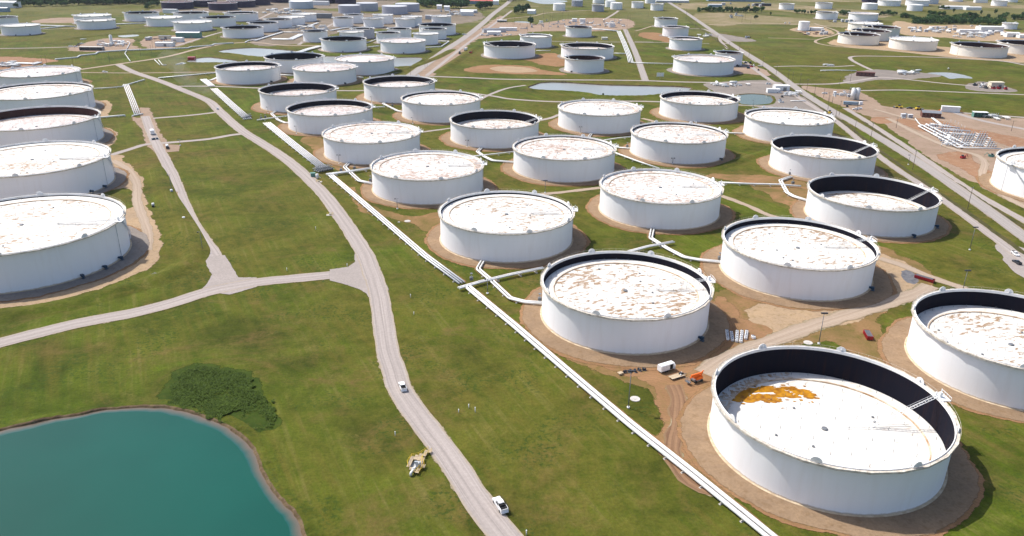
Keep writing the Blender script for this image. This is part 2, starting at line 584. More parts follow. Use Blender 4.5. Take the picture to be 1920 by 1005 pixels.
MT['pipegrey'] = soft('pipe grey', (.33, .36, .39), (.50, .52, .54), .5, .45)
MT['steel'] = soft('steel grey', (.16, .17, .18), (.26, .27, .28), .8, .5, .3)
MT['darkblue'] = soft('dark blue machine', (.010, .035, .075), (.018, .06, .10), 1.5, .5)
MT['black'] = soft('black rubber', (.012, .012, .013), (.024, .024, .024), 2, .8)
MT['glass'] = soft('tinted glass', (.015, .018, .022), (.025, .03, .035), 1, .08, 0, 0, True, .6)
MT['carwhite'] = soft('car paint white', (.80, .80, .80), (.84, .84, .84), .3, .25, 0, 0, True, .5)
MT['carred'] = soft('red paint', (.34, .012, .022), (.24, .010, .018), 1, .35, 0, 0, True, .5)
MT['cardark'] = soft('dark paint', (.02, .025, .035), (.035, .04, .05), 1, .3, 0, 0, True, .5)
MT['orange'] = soft('orange paint', (.78, .16, .02), (.62, .12, .02), 1, .4)
MT['yellow'] = soft('yellow paint', (.72, .50, .04), (.62, .42, .04), 1, .5)
MT['wood'] = soft('weathered planks', (.42, .33, .22), (.52, .42, .29), 2, .8)
MT['polewood'] = soft('pole wood', (.10, .075, .055), (.15, .11, .08), 1, .9)
MT['sackwhite'] = soft('white sack cloth', (.70, .70, .70), (.82, .82, .82), 3, .8)
MT['greywall'] = soft('grey cladding', (.42, .43, .45), (.50, .51, .53), .5, .6)
MT['whitewall'] = soft('white cladding', (.72, .72, .71), (.80, .80, .79), .5, .6)
MT['greenwall'] = soft('green cladding', (.10, .22, .19), (.13, .27, .23), .5, .6)
MT['brownwall'] = soft('brown cladding', (.12, .055, .045), (.17, .075, .06), .5, .7)
MT['tanwall'] = soft('tan cladding', (.62, .56, .42), (.70, .64, .50), .5, .7)
MT['roofgrey'] = soft('grey sheet roof', (.17, .18, .20), (.24, .25, .27), .6, .5)
MT['roofwhite'] = soft('white sheet roof', (.70, .70, .69), (.80, .80, .80), .5, .5)
MT['roofred'] = soft('red sheet roof', (.45, .09, .07), (.55, .13, .10), .5, .6)
MT['concrete'] = soft('concrete', (.44, .41, .37), (.54, .51, .47), 1, .9)
MT['tarp'] = soft('grey tarp', (.085, .085, .095), (.17, .165, .165), .5, .6, 0, .5)
MT['bluegrey'] = soft('blue grey panel', (.20, .29, .36), (.28, .36, .42), .5, .5)
MT['trunk'] = soft('bark', (.08, .06, .045), (.13, .10, .075), 1.5, .9)

def leaf_material(name, c1, c2, c3):
    m, t, b = new_mat(name); g = NG(t)
    oi = g.n('ObjectInfo')
    n = g.noise(g.pos(True), .55, 4, .6)
    c = g.ramp(n, .35, .65, c1, c2)
    c = g.mix(g.math('MULTIPLY', oi.outputs['Random'], .75), c, c3)
    g.l(c, b.inputs['Base Color'])
    b.inputs['Roughness'].default_value = .8
    b.inputs['Specular IOR Level'].default_value = .15
    return m
MT['leaf'] = leaf_material('leaves', (.040, .085, .024), (.075, .140, .038), (.085, .150, .045))
MT['leafdark'] = leaf_material('dark leaves', (.024, .058, .022), (.048, .098, .034), (.055, .110, .040))
MT['weed'] = leaf_material('tall weeds', (.030, .056, .005), (.054, .090, .008), (.048, .072, .007))

# ------------------------------------------------------------------ ground
def make_ground():
    vs, fs = [], []
    xs = [-9000, -3000, -1200, 1200, 3000, 9000]
    ys = [-2500, -200, 600, 1400, 2600, 5000, 14000]
    for y in ys:
        for x in xs: vs.append((x, y, 0))
    nx = len(xs)
    for j in range(len(ys) - 1):
        for i in range(nx - 1):
            a = j * nx + i
            fs.append((a, a + 1, a + nx + 1, a + nx))
    me = bpy.data.meshes.new('ground'); me.from_pydata(vs, [], fs); me.materials.append(MT['grass'])
    tag(link('ground', me), kind='structure')
make_ground()

# graded soil and yards
area('trampled_ground', [(1018, 632), (1062, 668), (1105, 688), (1150, 708), (1205, 722), (1238, 760), (1246, 830), (1300, 890), (1380, 930), (1500, 800), (1500, 640), (1470, 590), (1400, 540), (1352, 548), (1300, 660), (1180, 680)], .02, MT['mixed'], 3.5)
area('trampled_ground', [(1620, 470), (1668, 470), (1730, 500), (1730, 545), (1640, 590), (1700, 660), (1760, 730), (1700, 740), (1600, 650), (1480, 640), (1500, 600), (1600, 570)], .018, MT['mixed'], 3.5)
area('trampled_ground', [(585, 255), (612, 272), (660, 312), (640, 318), (600, 290), (570, 262)], .018, MT['mixed'], 2.5)
area('trampled_ground', [(655, 352), (690, 385), (760, 405), (830, 400), (812, 430), (740, 408), (690, 398)], .018, MT['mixed'], 2)
area('trampled_ground', [(1320, 330), (1400, 345), (1500, 390), (1520, 350), (1440, 330)], .018, MT['mixed'], 3)
area('soil_yard', [(1090, 668), (1150, 690), (1212, 716), (1246, 750), (1258, 800), (1286, 850), (1340, 890), (1420, 820), (1365, 700), (1440, 650), (1430, 612), (1385, 598), (1352, 560), (1330, 640), (1200, 690)], .03, MT['dirt'], 2.5)
area('soil_yard', [(1636, 480), (1672, 486), (1704, 505), (1700, 528), (1740, 536), (1715, 556), (1620, 588), (1540, 612), (1480, 632), (1400, 660), (1350, 690), (1330, 672), (1400, 612), (1420, 575), (1500, 572), (1600, 560)], .028, MT['sand'], 2.2)
area('soil_yard', [(1505, 162), (1560, 167), (1612, 172), (1650, 197), (1700, 203), (1797, 211), (1850, 222), (1960, 236), (1990, 400), (1920, 384), (1865, 362), (1825, 338), (1752, 300), (1657, 231), (1600, 206), (1550, 186)], .03, MT['paledirt'], 2)
area('soil_patch', [(1688, 226), (1730, 222), (1772, 228), (1800, 238), (1920, 262), (1920, 285), (1860, 262), (1790, 250), (1730, 245)], .05, MT['reddirt'], 2.5)
area('soil_patch', [(1636, 222), (1660, 220), (1672, 228), (1650, 232)], .052, MT['reddirt'], 1.5)
area('soil_patch', [(1760, 292), (1815, 285), (1822, 300), (1850, 320), (1865, 350), (1830, 330), (1790, 308)], .05, MT['reddirt'], 2)
area('soil_yard', [(1333, 156), (1445, 152), (1482, 170), (1562, 210), (1575, 224), (1500, 216), (1440, 206), (1390, 186), (1350, 178), (1332, 165)], .03, MT['padgrey'], 2)
area('soil_patch', [(872, 129), (918, 122), (985, 123.5), (1015, 131), (1058, 140), (960, 138), (890, 135.5)], .03, MT['dirt'], 2)
area('soil_patch', [(921, 128.5), (945, 124.5), (985, 127), (1006, 133.5), (965, 136), (935, 133)], .05, MT['sand'], 1.5)
area('soil_yard', [(130, 90), (165, 80), (200, 72), (248, 74), (243, 84), (262, 92), (200, 96), (148, 96)], .03, MT['paledirt'], 3)
area('soil_yard', [(272, 73), (300, 67), (368, 67), (378, 71), (330, 88), (290, 93), (268, 84)], .03, MT['paledirt'], 3)
area('soil_yard', [(-80, 112), (0, 107), (60, 109), (105, 113.5), (85, 118), (60, 123), (0, 130), (-80, 134)], .03, MT['reddirt'], 3)
area('soil_yard', [(480, 28), (560, 18), (700, 25), (800, 17), (885, 20), (905, 34), (850, 46), (760, 52), (640, 60), (600, 75), (560, 82), (480, 84), (470, 60)], .026, MT['yardmix'], 5)
area('soil_yard', [(1000, 47), (1080, 35), (1175, 36), (1182, 52), (1120, 58), (1040, 58), (985, 60), (960, 58)], .03, MT['paledirt'], 4)
area('soil_yard', [(895, 60), (935, 43), (1000, 45), (985, 62), (960, 66), (900, 72), (870, 76)], .032, MT['paledirt'], 4)
area('soil_yard', [(780, 140), (838, 96), (868, 78), (890, 62), (940, 30), (925, 55), (880, 82), (852, 112), (806, 143)], .028, MT['paledirt'], 3)
area('soil_yard', [(1555, 80), (1600, 69), (1660, 77), (1760, 87), (1830, 94), (1930, 102), (1930, 117), (1780, 107), (1665, 94), (1590, 88)], .03, MT['sand'], 3)
area('soil_yard', [(1482, 55), (1500, 60), (1530, 69), (1562, 63), (1545, 52), (1520, 49)], .03, MT['sand'], 3)
area('soil_yard', [(1680, 40), (1740, 47), (1830, 47), (1900, 60), (1990, 66), (1990, 80), (1850, 77), (1780, 71), (1690, 63)], .03, MT['sand'], 4)
area('soil_yard', [(1265, 8), (1350, 4), (1470, 8), (1640, 22), (1660, 32), (1560, 30), (1440, 19), (1300, 18)], .026, MT['drymix'], 6)
area('soil_yard', [(1300, 28), (1360, 24), (1440, 30), (1580, 42), (1590, 52), (1480, 46), (1400, 44), (1340, 48)], .026, MT['drymix'], 8)
area('soil_yard', [(1595, 140), (1640, 131), (1690, 134), (1735, 137), (1762, 143), (1700, 148), (1640, 150), (1590, 156)], .03, MT['padgrey'], 2)
area('soil_yard', [(1325, 65), (1345, 63), (1372, 67), (1414, 75), (1405, 78), (1370, 77), (1345, 70)], .03, MT['padgrey'], 2)
area('soil_yard', [(1202, 62), (1225, 61), (1250, 66), (1262, 80), (1235, 76), (1205, 70)], .03, MT['dirt'], 2)
area('soil_yard', [(985, 108), (1040, 100), (1062, 118), (1050, 124), (1020, 122), (1000, 116)], .026, MT['dirt'], 3)
area('soil_yard', [(1815, 160), (1850, 154), (1905, 170), (1860, 172), (1822, 168)], .03, MT['padgrey'], 2)
area('soil_yard', [(1385, 120), (1425, 128), (1440, 142), (1398, 138), (1345, 140)], .03, MT['paledirt'], 2)
area('soil_yard', [(-60, 290), (205, 290), (220, 301), (239, 310), (258, 330), (263, 347), (268, 380), (280, 410), (293, 442), (294, 478), (284, 494), (250, 513), (212, 530), (150, 550), (75, 566), (0, 575), (-200, 592)], .03, MT['sand'], 1.6)
area('grass_verge', [(196, 368), (225, 356), (238, 366), (240, 386), (226, 392)], .05, MT['grass'], 1.5)
area('soil_yard', [(185, 190), (197, 188), (205, 196), (203, 208), (192, 218)], .03, MT['sand'], 1.5)
area('soil_yard', [(185, 242), (207, 244), (216, 252), (212, 262), (195, 275)], .03, MT['sand'], 1.5)
area('soil_yard', [(252, 222), (264, 202), (274, 203), (284, 220), (296, 250), (310, 268), (300, 285), (280, 272), (268, 240)], .03, MT['paledirt'], 1.2)
area('soil_yard', [(700, 36), (760, 38), (800, 46), (770, 56), (690, 50)], .033, MT['yardmix'], 5)
area('soil_yard', [(60, 40), (100, 34), (140, 34), (138, 42), (80, 43)], .03, MT['paledirt'], 3)
area('soil_yard', [(300, 17), (480, 14), (560, 14), (480, 28), (420, 24), (300, 22)], .03, MT['yardmix'], 4)
area('soil_yard', [(400, 0), (720, -6), (720, 12), (600, 16), (520, 14), (400, 12)], .024, MT['yardmix'], 4)
area('soil_yard', [(1440, -4), (1700, -4), (1920, 10), (1920, 16), (1800, 12), (1600, 4), (1480, 2)], .03, MT['drymix'], 8)

# ------------------------------------------------------------------ ponds
def pond(name, pts, mat, z=.05, bank=True, bw=9.0, bh=.9, world_step=3.0, shallow=0.0):
    P = smooth_closed(GP(pts), world_step)
    P = resample(P, world_step, .7, 3.1)
    ar = sum(P[i - 1].x * P[i].y - P[i].x * P[i - 1].y for i in range(len(P)))
    if ar < 0: P.reverse()
    n = len(P)
    W = [Vector((p.x, p.y, z)) for p in P]
    tris = tessellate_polygon([W])
    me = bpy.data.meshes.new(name); me.from_pydata([tuple(p) for p in W], [], [tuple(t) for t in tris]); me.update()
    if sum(p.normal.z for p in me.polygons) < 0: me.flip_normals()
    me.materials.append(mat)
    tag(link(name, me), kind='structure')
    nr = []
    for i in range(n):
        t = P[(i + 2) % n] - P[i - 2]; t.z = 0
        if t.length < 1e-4: t = Vector((1, 0, 0))
        t.normalize(); nr.append(Vector((t.y, -t.x, 0)))       # outward for ccw
    if bank:
        prof = [(-.15, -.15, 0), (.35, bh * .72, 0), (.95, bh, 0), (bw * .35, bh * .85, 1), (bw * .7, bh * .3, 1), (bw, .01, 1)]
        vs, fs, ms = [], [], []
        for i in range(n):
            k = 1 + .5 * mnoise.noise(P[i] * .08) + .45 * mnoise.noise(P[i] * .4)
            for (o, h, _) in prof:
                q = P[i] + nr[i] * o
                vs.append((q.x, q.y, max(.0, h * (k if h > .1 else 1))))
        m = len(prof)
        for i in range(n):
            j = (i + 1) % n
            for k in range(m - 1):
                fs.append((i * m + k, i * m + k + 1, j * m + k + 1, j * m + k)); ms.append(0 if k < 2 else 1)
        me = bpy.data.meshes.new('pond_bank'); me.from_pydata(vs, [], fs)
        me.materials.append(MT['bank']); me.materials.append(MT['grass'])
        me.polygons.foreach_set('material_index', ms); me.update()
        if sum(p.normal.z for p in me.polygons) < 0: me.flip_normals()
        tag(link('pond_bank', me), kind='structure')
    if shallow:
        vs, fs, uv = [], [], []
        for i in range(n):
            wv = shallow * (1 + .5 * mnoise.noise(P[i] * .03))
            for k, (o, u) in enumerate(((.1, 0), (-.4 * wv, .4), (-wv, 1))):
                q = P[i] + nr[i] * o
                vs.append((q.x, q.y, z + .012)); uv.append((u, i))
        for i in range(n):
            j = (i + 1) % n
            for k in range(2): fs.append((i * 3 + k, i * 3 + k + 1, j * 3 + k + 1, j * 3 + k))
        me = bpy.data.meshes.new('shallow_water'); me.from_pydata(vs, [], fs)
        l = me.uv_layers.new(name='UVMap')
        for lp in me.loops: l.data[lp.index].uv = uv[lp.vertex_index]
        me.materials.append(MT['shore']); me.update()
        if sum(p.normal.z for p in me.polygons) < 0: me.flip_normals()
        tag(link('shallow_water', me), kind='structure')

pond('pond_water', [(0, 807), (55, 796), (137, 781), (219, 767), (301, 764), (342, 772), (397, 789), (438, 809), (465, 834), (480, 859), (488, 880), (510, 916), (532, 943), (551, 968), (568, 1005), (590, 1060), (590, 1150), (520, 1300), (150, 1350), (-250, 1250), (-420, 1000), (-250, 870), (-110, 830)], MT['pond'], .05, True, 6, .8, 1.5, 3.2)
pond('pond_water', [(992, 166.5), (1017, 156), (1060, 155.5), (1135, 160), (1282, 164), (1286, 172), (1242, 177), (1210, 180), (1135, 180), (1097, 174.5), (1047, 171)], MT['water'], .05, True, 8, 1.2)
pond('pond_water', [(354, 117), (365, 111), (384, 108.5), (402, 109), (446, 115), (427, 117.4)], MT['water'], .05, True, 6, .8)
pond('pond_water', [(409, 97), (440, 92), (480, 90.3), (530, 94), (560, 98), (500, 106), (470, 105), (440, 101)], MT['water'], .05, True, 6, .8)
pond('pond_water', [(560, 108), (606, 106), (680, 107.5), (740, 108.5), (790, 109), (775, 121), (760, 125), (700, 126), (600, 125), (540, 115)], MT['water'], .05, True, 6, .8)
pond('pond_water', [(985, -3), (1062, 1.5), (1035, 7.5), (1005, 5.5)], MT['water'], .05, False)
pond('pond_water', [(966, 40.5), (990, 41), (989, 47.5), (967, 47)], MT['water'], .05, False)
pond('pond_water', [(1739, 137), (1774, 136), (1805, 140), (1824, 147), (1800, 146.5), (1780, 147.5), (1767, 142)], MT['water'], .05, False)
pond('pond_water', [(222, 67), (255, 65), (259, 67.5), (232, 70)], MT['water'], .05, False)
pond('pond_water', [(330, 121), (345, 116), (352, 117), (342, 120.5)], MT['water'], .05, False)
pond('pond_water', [(1382, 181), (1405, 176.5), (1440, 179), (1448, 187), (1440, 195), (1392, 195.5)], MT['algae'], .06, True, 4, .5)
pond('pond_water', [(1206, 68), (1217, 67), (1221, 70), (1210, 71.5)], MT['water'], .06, False)

# ------------------------------------------------------------------ roads
def road(name, pts, width, z, mat='gravel', sh=2.0, jit=.35):
    if sh: ribbon('road_shoulder', pts, width + sh * .8, z - .09 if z > .1 else z - .04, MT['shoulder'], jit + .55)
    return ribbon(name, pts, width, z, MT[mat], jit)

road("gravel_road", [(1170, 1400), (1070, 1200), (990, 1060), (946, 1005), (893, 935), (838, 852), (779, 774), (750, 730), (737, 690), (726, 655), (719, 605), (709, 546), (695, 505), (683, 475), (655, 430), (634, 400), (612, 370), (583, 340), (548, 308), (515, 284), (480, 262), (456, 247), (435, 230), (410, 207), (390, 189), (350, 172), (300, 152), (250, 135), (222, 121)], 9.6, .15)
road('gravel_road', [(-200, 690), (-90, 665), (0, 643), (75, 624), (150, 606), (250, 587), (320, 569), (400, 545), (480, 530), (580, 520), (650, 514), (703, 518)], 10.2, .13)
area('gravel_road', [(655, 501), (669, 492), (666, 477), (700, 478), (726, 545), (697, 562), (690, 551), (677, 542), (642, 531), (620, 526), (620, 506)], .14, MT['gravelfill'], .3, 2, smooth=False, fade=1.0)
road('gravel_road', [(272, 218), (284, 250), (296, 275), (312, 305), (328, 340), (345, 385), (365, 425), (402, 480), (425, 532)], 8.2, .12)
area('gravel_road', [(384, 482), (399, 515), (391, 532), (374, 546), (430, 552), (481, 538), (481, 521), (445, 521), (420, 480)], .125, MT['gravelfill'], .3, 2, smooth=False, fade=1.0)
road('gravel_road', [(208, 291), (250, 278), (275, 271), (325, 267), (390, 261), (437, 253), (470, 250)], 6.2, .10)
road('gravel_road', [(287, 222), (350, 217), (395, 212), (418, 208)], 5, .10)
road('gravel_road', [(212, 301), (240, 318), (256, 345), (258, 380), (270, 415), (278, 440), (276, 470)], 6, .09, 'track', 0, .8)
road('gravel_road', [(140, 132), (220, 120.5), (310, 107), (370, 92), (425, 82), (480, 80), (530, 85), (597, 86)], 7, .11, 'track')
road('gravel_road', [(140, 136), (250, 137), (330, 136), (405, 135)], 4, .09, 'track', 1)
road('gravel_road', [(-80, 92), (0, 91), (70, 90), (135, 88)], 6, .09, 'gravel', 1)
road('gravel_road', [(318, 89), (350, 80), (395, 66), (425, 58)], 6, .09, 'gravel', 1)
road('gravel_road', [(322, 162), (400, 162), (480, 165), (560, 168), (630, 170), (685, 170), (740, 168), (812, 167), (915, 179), (960, 186), (1047, 191), (1160, 190), (1235, 191), (1385, 197), (1450, 201)], 5.5, .09, 'gravel', 1.2)
road('gravel_road', [(897, 189), (915, 179), (950, 166), (985, 160)], 4.5, .095, 'gravel', 1)
road('gravel_road', [(798, 143), (880, 146), (960, 149), (1185, 151), (1285, 154), (1440, 156), (1500, 158), (1505, 158)], 6.5, .11, 'gravel', 1.5)
road('gravel_road', [(1172, 55), (1192, 100), (1210, 151)], 9, .10, 'asphalt', 2)
road('asphalt_road', [(762, 147), (775, 138), (840, 91), (872, 70), (905, 44), (925, 26), (949, 8), (962, -4)], 13, .13, 'asphalt', 3)
road('gravel_road', [(800, 142), (848, 104), (884, 76), (925, 46), (960, 20)], 6, .10, 'gravel', 0)
road('gravel_road', [(849, 41.5), (900, 41), (960, 34), (1000, 30), (1030, 24), (1110, 19), (1160, 16)], 5, .09, 'track', 1)
road('gravel_road', [(1133, 37), (1150, 27), (1160, 20)], 6, .09, 'gravel', 1)
road('asphalt_road', [(1236, -8), (1250, 2), (1283, 22), (1320, 47), (1372, 83), (1440, 126), (1500, 170), (1552, 203), (1607, 234), (1705, 293), (1790, 350), (1920, 444), (2010, 515)], 10.5, .16, 'asphalt', 3)
road('gravel_road', [(1395, 115), (1440, 148), (1500, 185), (1545, 213), (1575, 233), (1656, 299), (1752, 364), (1845, 432), (1902, 475), (1960, 520)], 6.5, .13, 'gravel', 2)
road('gravel_road', [(1585, 203), (1632, 232), (1727, 294), (1815, 354), (1920, 414), (1990, 455)], 6.5, .13, 'gravel', 2)
area('gravel_road', [(1868, 462), (1882, 482), (1886, 494), (1925, 524), (1990, 560), (1990, 500), (1905, 462)], .12, MT['gravelfill'], .6, 2, fade=1.0)
road('gravel_road', [(1451, 125), (1500, 124), (1560, 125), (1602, 123)], 5, .1, 'gravel', 1)
road('gravel_road', [(1636, 132), (1618, 124), (1596, 112), (1600, 106), (1650, 105.5), (1750, 107.5), (1800, 110), (1880, 115), (1930, 124)], 6, .1, 'gravel', 1)
road('gravel_road', [(1505, 158), (1565, 157), (1615, 150), (1652, 145), (1700, 149), (1765, 156), (1822, 161), (1850, 164)], 6, .1, 'gravel', 1)
road('gravel_road', [(1612, 170), (1690, 169), (1800, 173), (1930, 178)], 5, .1, 'gravel', 1)
road('gravel_road', [(1797, 211), (1860, 216), (1930, 221)], 6, .1, 'gravel', 1)
road('gravel_road', [(1780, 208), (1840, 226), (1930, 244)], 8, .11, 'gravel', 1)
road('gravel_road', [(1527, 44), (1572, 61), (1530, 76), (1545, 84), (1590, 89), (1665, 95), (1760, 104), (1850, 111), (1930, 120)], 5, .1, 'track', 0)
road('gravel_road', [(1440, 71), (1500, 73), (1530, 74)], 4, .1, 'track', 0)
road('gravel_road', [(1222, 49), (1200, 56), (1190, 58)], 4, .1, 'track', 0)
road('gravel_road', [(960, 76), (1060, 78), (1172, 79), (1260, 80), (1330, 82)], 4, .1, 'gravel', 0)
road('gravel_road', [(1225, 79), (1200, 78.5), (1190, 78.5)], 4, .1, 'gravel', 0)
road('gravel_road', [(1293, 54), (1320, 55), (1345, 67), (1352, 78), (1365, 92)], 5, .1, 'gravel', 1)
road('gravel_road', [(1350, 80), (1372, 84), (1395, 100), (1420, 117)], 6, .1, 'gravel', 1)
road('gravel_road', [(480, 38), (520, 20), (560, 10)], 6, .1, 'gravel', 1)
road('gravel_road', [(560, 84), (596, 60), (640, 36)], 6, .1, 'gravel', 1)
road('gravel_road', [(1330, 46), (1400, 45), (1500, 46), (1590, 50), (1690, 53)], 6, .09, 'track', 0)
road('gravel_road', [(1520, 24), (1560, 26), (1600, 30)], 5, .09, 'track', 0)
road('gravel_road', [(780, 22), (840, 18), (885, 12), (945, 12), (1010, 12)], 6, .09, 'track', 0)
road('gravel_road', [(0, 56), (60, 56), (130, 53), (140, 52)], 5, .09, 'track', 0)
MT['ditch'] = earth('dark ditch grass', (.050, .052, .018), (.085, .072, .030), (.120, .100, .045), .08, .4)
ribbon('drainage_ditch', [(1447, 142), (1500, 176), (1545, 206), (1584, 232), (1652, 284), (1730, 340), (1850, 424), (1960, 505)], 3.2, .20, MT['ditch'], .8)
ribbon('drainage_ditch', [(1620, 229), (1700, 285), (1790, 342), (1880, 402), (1960, 448)], 3.0, .20, MT['ditch'], .8)
ribbon('drainage_ditch', [(1395, 112), (1372, 96), (1330, 66), (1290, 38)], 3.0, .20, MT['ditch'], .8)
# tracks among the near tanks
road('dirt_track', [(1664, 222), (1682, 231), (1710, 246), (1745, 262), (1790, 280), (1830, 291), (1846, 306), (1842, 330), (1862, 350), (1890, 372), (1930, 392)], 6, .13, 'track', 1, 1.0)
road('dirt_track', [(1640, 205), (1690, 219), (1720, 226)], 5, .13, 'track', 1, 1.0)
road('dirt_track', [(1318, 700), (1370, 668), (1440, 641), (1540, 606), (1615, 583), (1715, 552), (1745, 536)], 9, .11, 'track', 2, 1.2)
road('dirt_track', [(1650, 484), (1700, 501), (1750, 522), (1802, 539), (1850, 556)], 6, .10, 'track', 1.5, .8)
road('dirt_track', [(1352, 367), (1400, 385), (1440, 403), (1480, 412)], 5, .10, 'track', 1, .6)
road('dirt_track', [(1000, 366), (1060, 360), (1126, 352)], 5, .10, 'track', 1, .6)
road('dirt_track', [(1215, 256), (1200, 251), (1192, 246)], 4, .10, 'track', 1, .6)
road('dirt_track', [(1010, 226), (1030, 222), (1050, 215)], 5, .10, 'gravel', 1, .6)
road('dirt_track', [(790, 248), (820, 244), (850, 240)], 4, .10, 'gravel', 1, .6)
road('dirt_track', [(1204, 222), (1225, 228), (1245, 240)], 5, .10, 'track', 1, .6)
road('dirt_track', [(1262, 722), (1272, 745), (1270, 790), (1262, 850), (1300, 905), (1360, 930)], 6, .07, 'rut', 1, 1.5)
